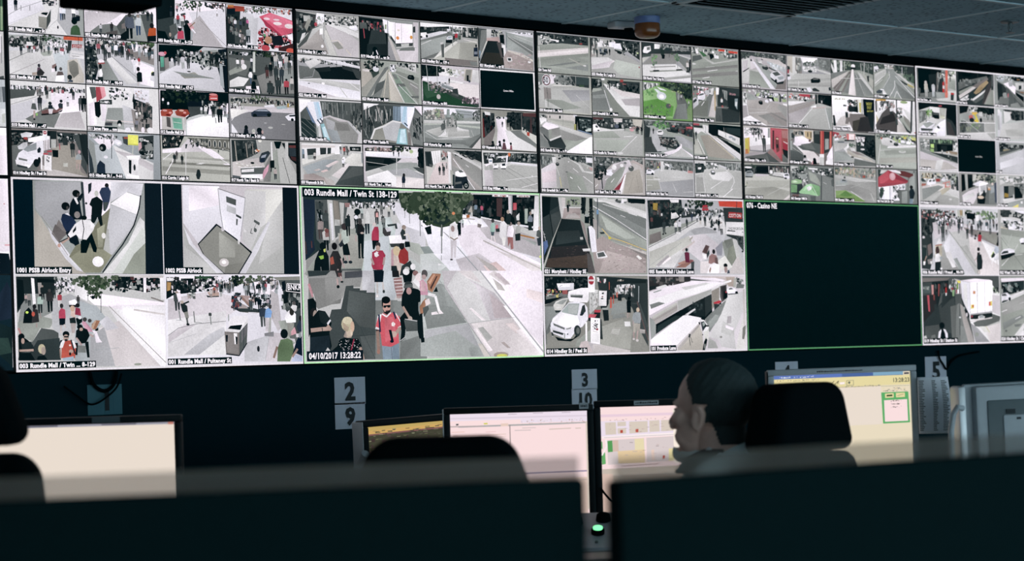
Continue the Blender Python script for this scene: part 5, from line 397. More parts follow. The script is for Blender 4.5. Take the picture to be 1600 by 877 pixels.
T3 3 0 | 046 Grenfell St / ... r Pla | b bbb, p 677 -3 28 214 27 268 139 150 350 8 409, z -3 28 283 343 50 34 127 344 9aa 566 788 455, p ddd 213 91 288 86 285 240 227 295, p 455 328 7 993 17 977 303 823 209 517 98, z 328 7 978 225 90 42 67 122 344 9aa 566 455, p dde 855 64 982 69 979 199 862 193, p d99 725 292 976 329 974 407 819 390, p dcd 8 409 209 244 285 266 282 855 25 943, p ecd 15 510 282 394 285 701 19 765, p aaa 286 189 460 76 899 308 993 458 982 978 441 976 291 854, p 9a9 472 435 777 573 884 983 537 946, p ccc 498 99 745 239 819 416 984 433 983 485 779 444 706 267, e 233 311 269 34 46, e 788 312 254 19 15, l ddc 10 266 241 345 570, l dc6 13 350 595 377 863, l eee 13 607 363 702 461, l eee 16 685 810 740 911, l eee 18 545 585 592 629, l eee 13 796 559 977 732, e 677 481 460 23 15, e fff 525 195 12 10, p ccb 869 309 891 282 890 347 869 348
T3 3 1 | 047 East Tce / Gr ... ll St | b baa, p 566 -7 17 968 36 964 195 634 82 373 176 210 395 13 431, z -7 17 610 268 100 51 62 344 9aa 566 bbc 788 788, z 575 7 965 142 40 52 68 788 9aa 677, p dcd 372 203 573 112 694 79 789 363 627 425 276 992 42 924, p bab 210 395 533 141 652 160 566 428 239 889 42 924, p 9a9 245 602 530 272 610 268 545 508 358 884 160 919, p cbb 627 425 773 153 963 248 948 964 515 982, p ba9 627 425 891 305 954 672 948 937 555 980, l a98 16 655 976 765 523, l a98 16 877 940 827 467, p caa 693 131 893 199 961 354 964 195 775 74, p a34 368 883 521 667 596 453 616 451 497 878, p fff 455 984 595 479 626 451 536 928 515 982, f 112 400 118 156 60 68 122 233 244 344, f 69 558 79 78 20 63 122 233, l 344 37 138 529 151 867, e 566 725 301 56 74, e ccc 710 262 24 21, e 788 608 163 28 32, e eee 541 232 36 47, e eee 390 293 48 68, p eef 229 446 329 388 367 452 326 519 237 498, p eef 240 367 350 335 348 387 249 419, l fff 16 322 689 384 582, l ddd 13 205 630 255 580, l eee 16 5 822 65 741
T3 3 2 | 048 Rundle Rd / East Tce | b bbc, p 677 5 40 988 62 982 332 783 289 534 249 350 152 328 234 -3 411, z 5 40 367 338 50 41 106 344 9aa 566 788 a77, z 372 71 982 332 110 50 80 344 677 9aa 788 455, p ccc -4 464 347 286 658 296 982 359 968 981 6 941, p aab 11 676 978 521 978 980 25 967, p aa9 16 463 240 505 294 822 17 887, p ddd 311 75 372 71 367 338 305 342, p d88 867 284 972 306 971 360 866 360, e cc5 258 238 16 27, p eef 15 331 60 289 121 298 182 348 170 415 17 424, p 455 50 302 111 312 120 346 49 342, e 122 139 417 25 29, p 344 17 424 170 434 159 451 16 450, p eee 382 124 454 133 536 169 565 234 493 224 411 176, p 9ab 474 151 546 181 555 234 493 219, l eee 13 169 455 167 549 290 556, l eee 13 14 575 279 578, l eee 11 268 610 314 861, l ddd 8 529 490 821 475, l ddd 11 546 650 624 888, l ddd 11 770 881 960 860, l ddd 8 -10 730 133 723, p 455 103 193 165 190 163 270 102 273, l c88 11 228 106 224 293
T3 3 3 | 049 Botanic Rd / ... t Tce | b ccc, p ddd 10 20 233 20 232 74 9 87, p 244 9 87 189 77 229 183 184 321 13 357, f 123 189 106 108 40 60 243 122 455, p eee 70 192 144 188 132 243 69 246, p 677 233 20 1011 29 1006 249 724 183 509 113 292 234, z 232 47 507 222 60 43 54 eee 9aa 566 788, z 641 23 1006 249 60 39 110 566 788 9aa, p ccd 510 85 681 158 680 199 530 139, p bbb 12 411 292 261 550 220 1006 277 1001 966 23 897, p aaa 32 464 181 457 215 835 23 870, p ddd 290 343 679 267 806 425 716 539 372 502, l eee 14 183 348 170 457 210 862, l eee 14 631 489 323 762, l fff 16 799 741 587 977, l eee 14 658 214 827 424 835 561 755 756, l ddd 8 265 507 651 542, l eee 14 902 35 887 201, l ddd 11 13 384 183 348, p 566 334 286 356 252 410 249 436 335 407 377 343 372, p dde 351 271 403 260 419 309 359 317
B3 0 0 | 021 Morphett / Hindley SE | b 9a9, p 233 3 12 157 18 179 289 91 563 -7 896, p 344 7 258 165 117 179 289 91 551 3 872, p 455 80 243 163 191 175 290 101 514, l 122 10 71 231 99 538, p 122 3 12 84 15 71 231 6 282, p ccc 153 19 185 20 194 252 179 289 164 154, p dcc 185 17 222 22 212 251 189 277, p bba 91 551 179 283 184 296 120 513 7 909 3 872, p b99 210 140 358 135 364 284 188 289, p a88 283 199 357 197 356 234 282 237, p baa 236 238 310 211 355 272 216 282, z 222 16 368 134 40 18 50 122 344 9a8 566 8a6, p 8a7 268 11 352 13 351 35 268 36, p ddd 192 141 368 137 367 149 191 153, p 233 179 289 355 303 388 495 448 756 481 981 11 909 101 551, p 344 139 451 343 434 377 570 117 624, p 433 80 650 413 619 465 844 58 847, p 643 41 798 448 744 463 919 20 909, z 63 625 426 894 70 24 6 533 754 433 644, p 655 411 719 448 744 486 981 415 982, p a88 355 297 391 345 416 495 449 694 414 594, p 566 238 102 255 101 250 201 236 201, m 122 122 241 207 112 100, p 122 370 10 417 14 403 220 370 221, p 233 398 8 409 8 403 233 393 233, p 122 445 19 478 18 479 381 447 369, f 463 256 24 150 40 25 122 233 344, f 387 121 23 100 30 25 122 233, p 122 398 252 445 250 438 344 396 339, e 9aa 420 239 23 20, p baa 477 281 552 316 509 543 481 543, p ddd 482 17 615 12 1002 201 1000 265 803 169 595 63 510 66, p 899 482 55 614 75 999 341 992 674 794 600 624 477 531 379 488 193, p 788 519 79 1000 265 997 405 668 186, p 9a9 535 191 666 300 994 559 992 674 643 477 541 354, p aba 553 228 684 337 892 522 795 537 606 415, p ccc 482 24 710 21 1003 137 1002 201 614 50, p bbb 691 9 1005 47 1002 175 805 93, z 691 9 1000 73 40 33 30 122 eef 233 566, p 122 816 6 991 10 990 73 825 61, p eee 758 13 811 17 815 48 767 50, p 566 710 34 758 38 752 70 709 65, l eee 8 480 118 704 286 995 540, l ddd 8 575 89 1001 252, l eee 8 822 194 908 229, l ddd 6 744 228 792 252, p cbb 548 492 622 553 793 626 991 699 990 763 889 688 698 590 566 529, l db6 11 559 404 633 521 756 563 991 680, e dc3 633 525 15 18, p b99 500 543 566 504 698 602 889 688 989 789 985 980 481 981 468 719, p caa 600 692 887 790 987 891 985 980 519 981, z 498 593 980 980 130 25 11 a88 caa b99 dbb c9a, p 988 812 651 990 738 989 789 888 713, p eee 496 718 572 692 608 774 508 793, p 566 505 724 567 705 589 761 515 778, p eed 887 758 907 745 947 789 920 805, p 344 534 454 577 447 586 472 548 479, l 456 15 524 16 515 543, p 69c 512 167 531 166 530 222 511 223, p 788 419 376 447 375 454 694 449 706 423 594, p eef 430 382 461 375 492 430 504 706 454 713, p 344 416 401 432 401 445 681 423 594, p ddd 366 670 441 663 444 700 374 701, p bbb 345 521 373 518 376 552 349 552, p 122 14 773 7 700 18 577 32 552 44 626 24 749, p 57b 0 589 37 564 44 638 5 761, l ddd 5 3 454 23 577, l ddd 4 6 491 22 491, l ddd 4 8 528 24 528
B3 0 1 | 005 Rundle Mall / Linden Lane | b bbc, p 233 11 22 356 -4 371 195 252 348 22 404, z 21 22 234 274 60 28 74 122 344 455 233 244 644, e 85a 85 106 11 15, p a83 67 57 115 55 108 154 65 144, f 296 98 58 100 50 37 344 455 576 465, f 252 323 39 75 30 32 455 354 566, f 531 52 148 63 70 43 241 132 352 243, p 344 334 109 549 127 588 163 547 215 351 246, z 334 109 846 218 120 19 42 122 344 eee 457 566 233, p eee 235 7 327 4 326 41 249 44, p ddd 246 175 294 167 327 228 302 247 244 262, p 122 247 150 285 136 294 173 255 187, p 9a9 12 404 252 361 428 294 546 253 278 460 7 638, p 877 20 478 135 426 142 549 17 601, p ddd 8 626 279 447 546 240 746 209 814 308 800 486 543 391 445 393 13 822, p dcd 423 481 641 439 778 537 734 741 534 818 419 694, p ccd 484 380 703 349 800 461 776 639 581 440, p aab 435 419 484 380 583 358 701 400 721 437 542 454 482 468, p ccb 15 699 423 481 460 593 243 771 68 908 11 909, p ddd 68 896 421 594 461 568 340 745 259 907, p fee 136 846 224 759 233 783 145 871, p bab 78 871 205 734 214 759 106 896, p dbb 342 670 481 543 480 568 360 695, p ba9 422 531 463 481 462 506 432 556, p 99b 696 640 778 537 764 740 714 741, p 898 768 563 900 484 935 738 871 879 731 867 794 740, p 787 788 537 859 510 897 637 816 638, p 897 836 638 908 586 920 751 872 866 813 803, p ccc 880 510 920 509 993 891 991 981 932 866, p dcc 872 866 935 738 992 942 991 987 829 987, p edd 534 818 833 816 829 981 530 982, p ddc 712 817 794 740 871 892 769 981, l 677 9 7 644 278 460 526 278, l 9aa 5 11 884 344 570, z 627 162 783 334 30 18 43 233 566 457 9aa, p 344 788 93 1011 85 999 635 920 522 820 473 803 308, p 455 921 484 1002 469 998 687 939 585, p e43 740 6 998 -4 996 86 749 76, p c33 847 148 989 156 987 239 841 225, t edd 849 218 48 COTTON O, l 344 10 937 -2 925 273, l 344 10 996 86 991 278, p eee 814 283 1001 284 997 476 805 448, l 9aa 6 814 289 809 441, l ccc 5 810 448 997 469, t 566 835 390 38 UNDERGROUND, p 344 827 393 912 401 912 415 826 409, p 566 983 412 998 414 998 424 983 422, z 921 471 1000 584 16 16 43 344 566 233, p c34 575 69 619 61 638 136 563 139, p a55 579 94 629 92 628 111 579 113, m 844 344 46 366 136 100, m 566 233 110 253 99 100, m ddd 344 148 264 87 100, m 344 344 168 462 186 100, e 122 158 465 11 10, e 122 184 455 8 10, m ddd 345 288 447 162 100, m dde 344 327 446 175 100, m 344 344 404 376 125 100, m 346 346 457 293 125 100, m ccd 344 511 291 100 100, m 344 cba 544 328 113 100, m 344 233 593 352 151 100, m 344 346 626 212 76 100, m 9ab 344 655 249 101 100, p 344 643 363 664 287 688 337 677 375, m 233 344 665 350 101 100, e ddd 682 362 14 18, e 233 694 385 16 18, m 122 344 741 411 165 100, m 122 233 713 323 76 100, m ddd 233 765 461 177 100, e 233 392 667 14 25, p 824 370 707 390 694 419 707 422 844 377 844, p b76 269 905 377 832 435 844 375 904, p c87 299 845 377 807 377 844 308 870, p a55 426 794 465 806 445 844 416 844, p 455 435 832 470 819 463 919 433 944, p 855 551 699 593 597 632 616 600 723, p eee 554 717 595 727 593 793 559 787, p 344 600 717 628 654 630 717 604 786, p 744 588 604 627 616 600 711 561 699, e 322 675 688 16 33, p b77 617 843 624 754 655 716 704 741 717 842 671 868, p 855 683 766 713 766 721 855 691 867, p fff 599 981 631 868 672 836 731 867 724 981, p b87 620 944 636 893 645 918 629 981, e 211 796 873 22 28, e b88 798 930 18 43, p eee 739 981 754 943 780 930 789 981, p 457 809 981 820 930 835 943 841 981, e 344 982 683 10 13, l ddd 4 544 341 593 346, p ddd 293 434 332 433 337 452 288 453
B3 1 0 | 014 Hindley St / Peel St | b 998, p 122 5 10 414 15 412 146 381 246 -3 366, z 5 10 409 246 110 22 34 122 233 344 566 455 244, p 677 2 378 214 245 212 368 136 479 50 649 9 882 -8 820, p 899 1 390 83 391 145 479 52 576 8 697, p 788 13 255 215 208 214 257 12 304, p 998 12 747 49 699 202 814 332 806 312 880 9 882, p 9a9 295 829 409 708 448 659 425 834 367 907 275 903, p dde 116 102 278 96 276 183 133 188, p fff 121 102 245 99 244 146 125 145, l 233 5 143 139 171 121, p b55 165 189 216 183 215 238 169 238, z 15 169 159 281 40 20 29 bba 344 b55 dc6 566, p ddc 79 379 103 330 167 294 223 282 193 368 155 442 91 441, p 9aa 102 355 167 306 213 307 166 368, p ddd 110 398 156 392 151 405 110 416, p 344 91 441 146 442 141 466 100 472, p 344 499 9 613 15 608 210 514 185, p 233 514 197 609 198 604 437 528 423, z 499 22 591 122 12 23 30 b56 344 eee 455, p 344 603 15 998 47 984 928 924 773 872 492 760 287 606 311, p 233 593 22 988 47 978 98 706 110 608 210, z 611 110 876 289 80 19 55 122 344 9aa 566 233 ddd, p eee 687 123 822 110 810 212 704 211, z 687 110 857 250 40 15 50 eee 344 9aa 566 a88, z 694 49 763 75 12 13 20 cba a98 876, p 998 605 361 760 287 816 377 879 594 979 954 987 1005 480 923 561 662 525 561, p aa9 523 661 735 565 828 720 803 960 518 912, p 899 643 374 779 313 824 466 621 513, p 899 640 513 756 490 774 541 639 563, p 455 816 351 913 365 990 673 984 928 924 773 879 594, p 344 826 364 903 378 911 467 852 492, l 855 15 885 340 928 569 986 852, l 9ab 13 905 136 899 352, p ddd 753 597 811 599 815 662 757 661, p ccb 632 677 718 679 701 786 611 752, l 877 4 632 683 713 689 697 779 616 749 632 683, p baa 896 696 955 710 954 761 905 754, p cbc 360 832 528 887 554 1001 347 993, p dcc 443 884 527 893 803 973 802 1011 440 997, p ecc 312 905 331 849 388 832 441 984 319 980, p fff 225 201 346 159 421 159 418 309 398 346 231 332 214 269, p eee 402 171 505 185 504 210 420 209, p ccc 415 184 509 191 505 373 491 410 423 496 414 459, z 429 209 500 410 24 13 45 bbb aaa ddd 988, l 677 6 420 196 415 446, l 677 6 506 197 502 398, l 788 5 447 247 504 228, l 788 5 444 397 501 347, p 566 242 247 358 252 353 289 241 276, p 9aa 238 242 363 246 358 258 242 257, p eef 146 454 222 344 305 332 370 358 397 408 403 558 345 657 298 680 230 803 175 789 50 686 47 612 71 539, p 9bb 155 454 221 356 323 358 301 506 237 505 159 467, p bcc 212 368 314 370 297 494 219 480, p fff 61 563 155 467 301 513 318 606 242 679 178 653 79 601, p 344 330 482 350 389 374 371 382 458 348 507, p 234 325 494 353 464 365 489 348 514 325 513, l ccd 6 315 519 326 656, p 677 70 601 178 665 177 690 78 632, p 9aa 187 677 243 654 233 679 196 690, p eef 41 649 95 675 204 727 230 803 175 801 49 723, p 344 59 686 167 733 158 757 67 717, p ddd 59 674 68 674 66 773 59 773, p 9aa 168 726 181 739 177 813 170 813, p 344 49 711 67 724 75 761 57 766, p 122 84 773 184 814 258 803 316 706 315 768 230 840 111 824, e 344 297 705 33 72, e 677 302 705 17 42, e 344 204 746 7 10, p eee 410 9 478 9 474 216 412 215, p fff 412 134 473 134 471 216 410 215, e c34 442 62 28 57, p edd 415 52 468 52 468 74 415 74, l 9aa 10 445 215 435 834, p eee 514 197 590 198 581 392 505 391, p 344 542 222 561 216 558 241 541 241, e a66 545 273 9 10, e 566 542 298 13 10, p d54 622 280 634 280 633 418 615 424, p d54 650 248 657 248 655 362 645 362, p b54 611 84 619 84 617 185 611 185, e d76 689 249 10 38, p 233 694 236 732 230 732 331 694 325, p aab 696 230 732 224 732 239 696 243, p 233 542 423 599 418 602 581 553 587, p 9aa 538 417 599 414 599 443 542 442, p d45 466 441 528 442 517 475 461 474, p 233 461 474 522 476 516 548 459 547, p d56 414 496 487 500 469 541 403 540, p 233 403 540 469 541 459 585 402 583, p fff 427 540 516 554 509 887 420 865, p 344 518 561 530 567 538 825 512 818, z 440 572 503 698 30 13 17 122 344 eee 233, p eee 437 734 502 748 500 861 434 846, e b45 485 692 13 15, l a77 5 442 715 493 729, l fff 27 382 595 378 838, l bbb 5 393 596 389 845, m 344 122 813 301 165 100, m 344 455 761 249 101 100, m 344 344 847 288 152 100, e 211 803 298 14 23, p 122 778 338 793 319 822 326 818 485 780 484, l c99 15 787 484 785 554, l b98 15 804 484 803 541, e db9 888 448 16 31, p 9ab 829 567 842 491 872 473 911 486 917 569 908 626 840 618, p b99 836 568 849 619 841 669 830 631, p ba9 842 625 909 630 901 722 872 721 868 670 856 746 835 745, l c99 23 842 733 840 822, l c99 23 881 721 869 835, e dcc 840 828 12 13, e dcc 874 846 14 18
B3 1 1 | 101 Produce Lane | b dcd, p 433 4 13 431 13 430 81 284 94 178 118 4 204, z 9 13 429 144 40 47 49 344 544 433 655 877, p 877 75 13 123 13 122 50 74 50, p 988 305 13 363 13 362 81 313 81, p 233 6 142 91 130 71 179 5 191, l bbb 7 175 19 178 93, p ddd 72 155 168 118 196 143 90 180, p dbb 431 13 899 12 885 159 796 120 767 44, p ca9 798 19 899 19 886 146 825 146, p bba 888 31 919 31 906 159 875 159, z 909 19 988 134 20 22 38 344 788 455 9aa, p 788 917 108 998 121 987 172 905 172, p fef 426 25 688 31 797 63 766 82 627 69 431 38, p 566 431 41 627 69 756 82 746 97 617 82 430 63, p fef 4 216 196 143 450 69 687 76 796 95 725 145 525 232 279 330 -2 524, p eee 2 327 282 206 527 107 746 95 565 207 279 317 -1 450, p ddd 331 156 587 94 626 107 369 194, p eee 766 82 857 57 857 82 786 107, p 788 5 382 96 346 163 366 18 438, p 9aa 42 216 128 180 128 198 51 229, p ddd 288 336 625 183 746 107 755 126 644 208 483 332 286 461, p bbb 288 342 644 183 643 240 483 345 290 467, p baa 25 549 283 367 286 461 61 642 33 623, p ccb 30 537 278 355 282 392 34 574, l 988 5 34 598 282 417, p 122 61 642 285 479 483 345 643 246 647 498 556 610 517 571 362 531 224 627 20 807, p 233 383 431 563 295 567 547 478 545, p 344 563 295 643 246 638 460 567 560, l 122 8 568 289 567 547, z 395 331 558 509 24 29 37 355 233 344, p 244 80 661 265 529 323 542 68 759, p a98 644 208 725 158 731 335 659 435 643 460, p 655 725 145 806 120 801 311 750 361 732 285, p 433 745 158 795 133 802 298 761 323, l ddd 10 733 133 727 335, p 9aa -3 548 34 574 61 648 59 771 10 844, p eee 362 518 461 439 473 455 391 525, p 122 774 209 814 209 812 298 771 323, p c45 788 215 809 209 811 232 791 234, p d34 662 360 721 335 749 342 720 379 665 379, p 344 665 379 720 383 717 506 668 486, p 233 718 383 745 348 740 462 717 506, p eee 724 398 740 386 738 437 726 455, p 899 556 622 637 498 822 298 882 324 800 387 737 525 612 762 593 711, p 9aa 605 624 677 524 716 537 705 613 613 712, p 788 566 585 637 498 647 511 595 623, p bbb 781 323 903 286 912 337 800 374, p ddd 823 260 986 210 991 440 872 770 887 999 707 955 601 825 737 525, p ccc 755 614 873 706 871 833 731 766, p bab 806 552 847 546 844 642 794 647, p fef 784 666 873 706 862 744 783 704, p eed 911 847 990 466 1003 338 989 1003 887 999, p dcc 976 185 1002 185 989 1003 972 849, p 887 965 708 1001 671 993 786 976 868 956 861, p dcd 601 825 709 866 737 968 557 987, p aaa 600 838 669 890 697 980 587 976, e bbb 730 829 18 18, e 877 730 829 10 9, p eef 804 184 825 165 865 159 895 184 915 203 909 235 823 247 808 228, p 566 825 174 855 165 880 184 829 190, e 122 909 229 16 18, p 344 813 247 924 238 934 246 823 260, p fff 5 844 342 530 381 525 527 565 496 640 266 927 3 918, p fef 4 868 266 927 255 989 2 979, p dcc 496 640 514 697 533 760 547 999 264 989 275 940, p cba 314 941 505 659 533 760 547 999 274 989, p baa 275 952 506 646 505 684 284 990, p eee 517 584 556 597 604 686 600 838 560 862 543 760, p 345 521 622 556 610 584 673 538 748, p 9bb 536 635 560 623 569 660 544 685, p 122 496 621 516 628 515 659 505 659, p 122 565 660 604 668 604 686 564 685, p ddc 552 761 603 712 600 863 570 862 549 911, p 122 532 999 550 886 571 837 585 862 573 937 557 1000, e 788 558 949 10 38, p 344 395 775 415 782 404 832 389 819, l 344 10 399 831 406 932, l 344 8 414 819 427 895, e 344 537 792 6 10
T4 0 0 | 050 St Hutt North Tce | b bab, p 455 -29 -1 995 2 989 260 750 178 319 119 171 82 -24 237, f 85 92 107 107 30 59 465 344 576, f 364 47 86 54 16 48 686 798 465, z 430 -1 990 206 60 65 70 344 566 455 9aa 788, p ccc -13 236 169 163 207 345 154 831 4 899 -9 528, p dcd 17 286 146 218 119 488 21 578, l ddd 13 18 233 46 443, l ddd 13 62 201 78 412, p 122 22 551 163 430 162 457 32 577, p bbb 162 483 333 465 438 588 646 970 130 940 156 751, p 9a9 182 508 396 539 667 968 152 911, p dcd 189 214 254 180 313 414 204 479, p eef 241 261 284 257 440 508 732 975 624 972 395 566, p 9aa 296 229 445 293 656 512 977 803 973 966 733 962 440 481, p 877 779 823 980 667 973 966 732 975, p bcd 555 200 965 344 973 506 745 395 574 278, z 576 225 973 479 20 56 108 cdd bcd def, p dcc 341 117 817 144 989 287 976 343 576 211, p 566 594 357 874 516 744 476 593 411, p 344 443 373 552 321 593 411 549 464 463 438, p 9aa 476 329 541 322 562 360 486 382, p ddd 371 234 436 200 455 291 380 300, p 344 369 287 445 293 440 309 375 311, p 9aa 308 174 351 156 360 235 317 240, p 344 194 200 232 196 231 249 192 253, p dde 622 569 678 496 810 455 916 566 947 671 912 769 780 782 631 649, p 566 666 524 787 476 862 558 741 611, p 9ab 784 633 916 593 936 658 826 710, p 233 631 649 780 782 935 726 911 810 779 836 641 702, e 122 749 745 26 54
T4 0 1 | 051 North Tce / ... Vic | b aab, p ccc -5 16 327 -22 316 497 92 602 -16 477, p cba 17 13 127 1 116 491 8 394, p 988 193 21 326 33 337 550 185 402, z 193 21 337 522 24 44 136 677 ccb 9aa 788, p fff 305 -5 708 -10 637 135 389 217 325 88, f 501 191 135 69 30 60 576 687 465, f 817 170 205 193 50 77 788 677 899 9a9, p 788 708 -10 1014 11 1006 371 724 263, z 730 15 1006 343 30 54 83 788 9aa 677 899, p ccc 342 304 545 255 1005 398 1004 454 677 350 384 436, z 344 249 676 405 40 54 60 eee 344 9aa ddd, p bbb 183 484 1005 426 992 979 -4 937 1 720, p aaa 21 799 999 647 996 786 20 853, l 677 8 1 692 1002 550, l 788 8 1 725 1001 586, l eee 14 251 694 241 859, l ccc 8 622 822 738 673, p eef -17 559 27 522 70 577 80 644 24 690 -16 681, p 344 -6 544 38 526 59 578 4 597, p b45 -9 396 41 390 39 499 -12 504, p 344 0 286 54 307 63 388 -3 395, p 122 525 626 605 563 740 577 756 658 714 703 534 721, p 788 582 593 695 582 705 608 592 622, p eef 419 869 509 846 562 951 483 986, p 344 553 883 621 849 732 921 709 951 574 950, p 234 939 819 985 787 994 896 948 900, e 233 519 394 54 38, m eee 344 852 442 55 100
T4 0 2 | 052 Frome St | b 9a9, p 354 -7 4 1011 -14 1003 338 688 236 285 279 -5 416, f 178 104 200 160 60 75 687 465 9a8 798 354, f 805 89 182 162 50 70 576 465 788 354, f 378 109 112 107 24 59 8a7 576, p eee 59 10 126 3 146 533 91 539, p ddd 2 96 86 300 114 510 81 487 -10 177, p eee 214 -7 269 0 259 469 203 461, l ccc 21 324 34 306 330, l bbb 22 704 46 720 314, l ccc 27 795 10 775 389, l 899 22 885 27 885 539, p 788 -4 389 397 267 348 433 10 706, p cbb -9 576 396 294 349 406 30 811 9 786, p 877 30 811 464 260 460 421 270 921 72 887, p 788 270 921 484 365 480 526 426 933, p 9a9 161 878 416 372 450 369 227 899, p edd 487 231 527 227 570 987 392 963, p 788 534 306 618 351 807 978 581 986, p 899 551 331 685 398 989 935 829 976, l ccc 13 574 329 784 967, l bbb 11 395 348 73 860, p ccc 620 270 709 342 992 799 990 908 683 452, p bba 709 315 1000 474 994 745, p 344 843 382 900 376 896 565 862 542, e eee 522 133 49 54, p 122 455 167 589 166 577 208 465 220, l ddd 11 191 515 773 470, p 345 -57 793 -25 790 -26 869 -59 873
T4 0 3 | 053 Gouger / ... nds | b 9a9, p 465 11 0 309 -19 260 122 18 175, f 147 52 138 82 30 65 576 354 687, p eef 13 94 101 57 133 135 97 220 17 242, z 30 146 119 245 10 32 38 344 566, z 264 -42 537 119 40 41 49 eee 9aa caa 566, p 344 494 -12 1032 -29 1020 481 767 232 583 142, f 677 105 188 137 50 77 354 465 243 576, p 475 720 237 1025 260 1019 509 833 417, f 882 330 142 110 30 66 475 586 364, p 344 859 319 930 298 927 408 880 413, p bbb 14 364 306 117 445 102 19 634, p ccc 27 309 259 149 211 235 24 417, p 899 306 117 490 124 1011 868 1008 964 518 940 59 874 201 671, p 9a9 18 689 303 226 394 271 200 725 37 822, p 788 528 503 1009 923 997 965 657 955, l eee 14 373 191 393 353 223 696, l eee 14 20 580 278 310 305 171, l ddd 14 18 661 206 453, l eee 14 532 311 998 910, l ddd 11 579 306 1000 813, l eee 16 511 450 514 613 427 840, l eee 19 494 956 557 759 668 968, l eee 16 379 926 501 669, p ccc 512 204 627 247 1017 592 1015 674 580 279, p 344 646 409 831 527 806 571 691 486, p ba5 831 500 1005 593 969 624 841 567, l eef 14 702 20 702 239, p 456 49 821 107 761 199 739 221 805 151 865 59 860, p eee 198 780 245 762 311 864 219 886, p eef 154 730 245 734 233 763 153 762
T4 1 0 | 054 King Wm ... Sturt | b bab, f 341 53 390 54 40 64 687 465 8a7 ddd, z 256 61 989 235 110 56 59 344 dde 9aa 566 eef ac7 233, p ac7 684 182 793 199 791 294 704 288, p ac7 880 218 979 223 977 291 878 299, p 455 817 116 860 112 856 301 812 305, p 122 558 180 684 182 703 302 574 273, p ccc 0 86 105 102 98 422 -9 485, z 0 59 98 422 20 25 107 344 9aa eee, p 9aa 84 104 211 146 337 268 143 312 91 263, p baa 101 316 379 290 724 340 986 398 972 981 493 978 114 688, p a99 500 655 982 561 973 968 537 948, p 999 327 723 565 650 885 975 710 988, p 888 631 617 976 805 975 859 588 621, p aaa 811 359 984 452 977 778 765 471, l ddd 13 135 672 544 611, l ccc 8 159 550 503 548 593 379, l fff 13 87 437 117 741, p fff -17 831 155 737 366 881 536 1001 407 958 2 910, p eee 3 404 88 423 76 464 2 471, p 122 346 334 379 296 433 307 446 392 408 422 355 394, p 566 368 313 417 308 425 340 374 344, p eef 487 281 531 255 569 300 561 355 497 339, p eef 575 232 640 235 664 292 605 310, p eee 888 339 987 344 985 412 898 379
T4 1 1 | 055 North Tce / ... w St | b bbb, z -6 18 613 206 90 40 71 344 dde d66 9aa eee 566 c88, p c45 259 34 505 25 503 107 302 98, p e76 25 110 69 106 68 160 24 164, p 122 685 8 1003 6 995 337 792 273 679 255, z 685 8 997 254 20 45 110 012 122 233 344, p eee -11 262 388 226 522 242 162 383 -3 370, p a99 8 396 568 183 657 230 -1 776, p bab 3 613 520 351 240 866 8 857, p 9aa 389 199 615 124 613 206 433 236, l aab 11 5 505 523 214, p bbb 541 404 881 347 958 975 282 999 240 866, p caa 518 406 859 322 880 375 563 430, p eee 508 380 633 314 643 382 530 400, p 9aa 835 379 994 365 980 973 935 977, l eee 19 552 403 240 860, l eee 19 846 378 947 962, p 344 617 14 674 9 667 284 622 288, p 122 625 178 670 174 667 284 622 288, p ddd 760 179 783 177 781 246 758 248, e 122 389 205 31 38, m 344 344 265 237 109 100, m 344 566 193 217 109 100
T4 1 2 | 056 Hutt / Flinders St | b fff, p eee -7 478 369 447 361 822 6 876, p 9aa -15 798 140 785 360 848 6 876, p 788 322 584 400 578 395 792 295 787, p dcc 188 622 459 439 495 811 50 872, z 356 73 661 422 70 58 80 122 344 233 566 9aa c88, p 233 384 285 597 266 616 426 392 445, p 122 530 272 619 291 615 453 526 433, p eec 602 51 737 66 716 471 616 426, p cb4 645 155 690 151 683 447 650 423, l ca8 16 703 69 705 445, p bbb 692 43 748 51 731 524 694 473, p 123 737 39 1009 41 997 556 748 549, t bb3 812 221 97 WHY, t bb3 832 327 97 PAY, t bb3 830 448 92 MORE, p 877 413 496 727 470 816 571 851 999 491 999 386 713, p 433 657 584 999 502 987 989 580 992, p 543 475 706 656 637 580 992 469 974, p 233 819 409 1001 393 987 989 900 834, p 677 303 452 369 447 376 633 309 639, e 233 340 543 27 80, e 9aa 302 265 45 27, p 455 263 242 340 262 328 290 262 296, p 233 12 610 56 606 83 870 17 875, e 433 30 595 26 32, l eee 11 212 33 231 672, z 24 51 332 129 24 35 43 9aa cc9 fff, p 877 321 611 410 604 373 794 295 800
T4 1 3 | 057 George / ... ATS | b fff, p 543 20 67 66 63 58 388 24 391, p c94 33 12 285 -11 284 43 32 66, p dc9 34 445 142 707 39 742, z 101 33 508 350 80 50 92 344 dcd 9aa b88 eee 566 455, p ddd 54 91 109 167 143 680 120 708 67 496, p eee 115 411 233 265 253 399 144 652, p 655 184 405 326 230 507 378 549 565 540 948 35 905 15 771, p 433 181 541 461 382 547 675 542 894 83 820, p 655 84 765 502 624 540 948 35 891, p cbb 549 565 685 719 797 930 540 948, p 344 369 362 439 329 437 411 379 429, p dde 371 253 441 247 439 329 381 348, p 455 507 405 554 374 569 728 511 732, p 344 543 348 647 366 691 499 596 562, z 512 186 689 554 40 51 60 233 344 566 9aa eee b88, p 455 528 -6 558 -9 546 511 523 513, p 9a9 596 562 691 472 894 840 891 964 797 930, p 344 665 611 799 847 892 923 867 966 775 904, p 998 693 417 922 645 893 868 735 605, p ddd 697 225 974 421 965 807 875 649, p 344 902 -13 949 -17 910 921 869 897, e 9b6 725 45 94 44, e c34 986 916 19 33, p eee 949 -17 1020 -9 998 915 927 920
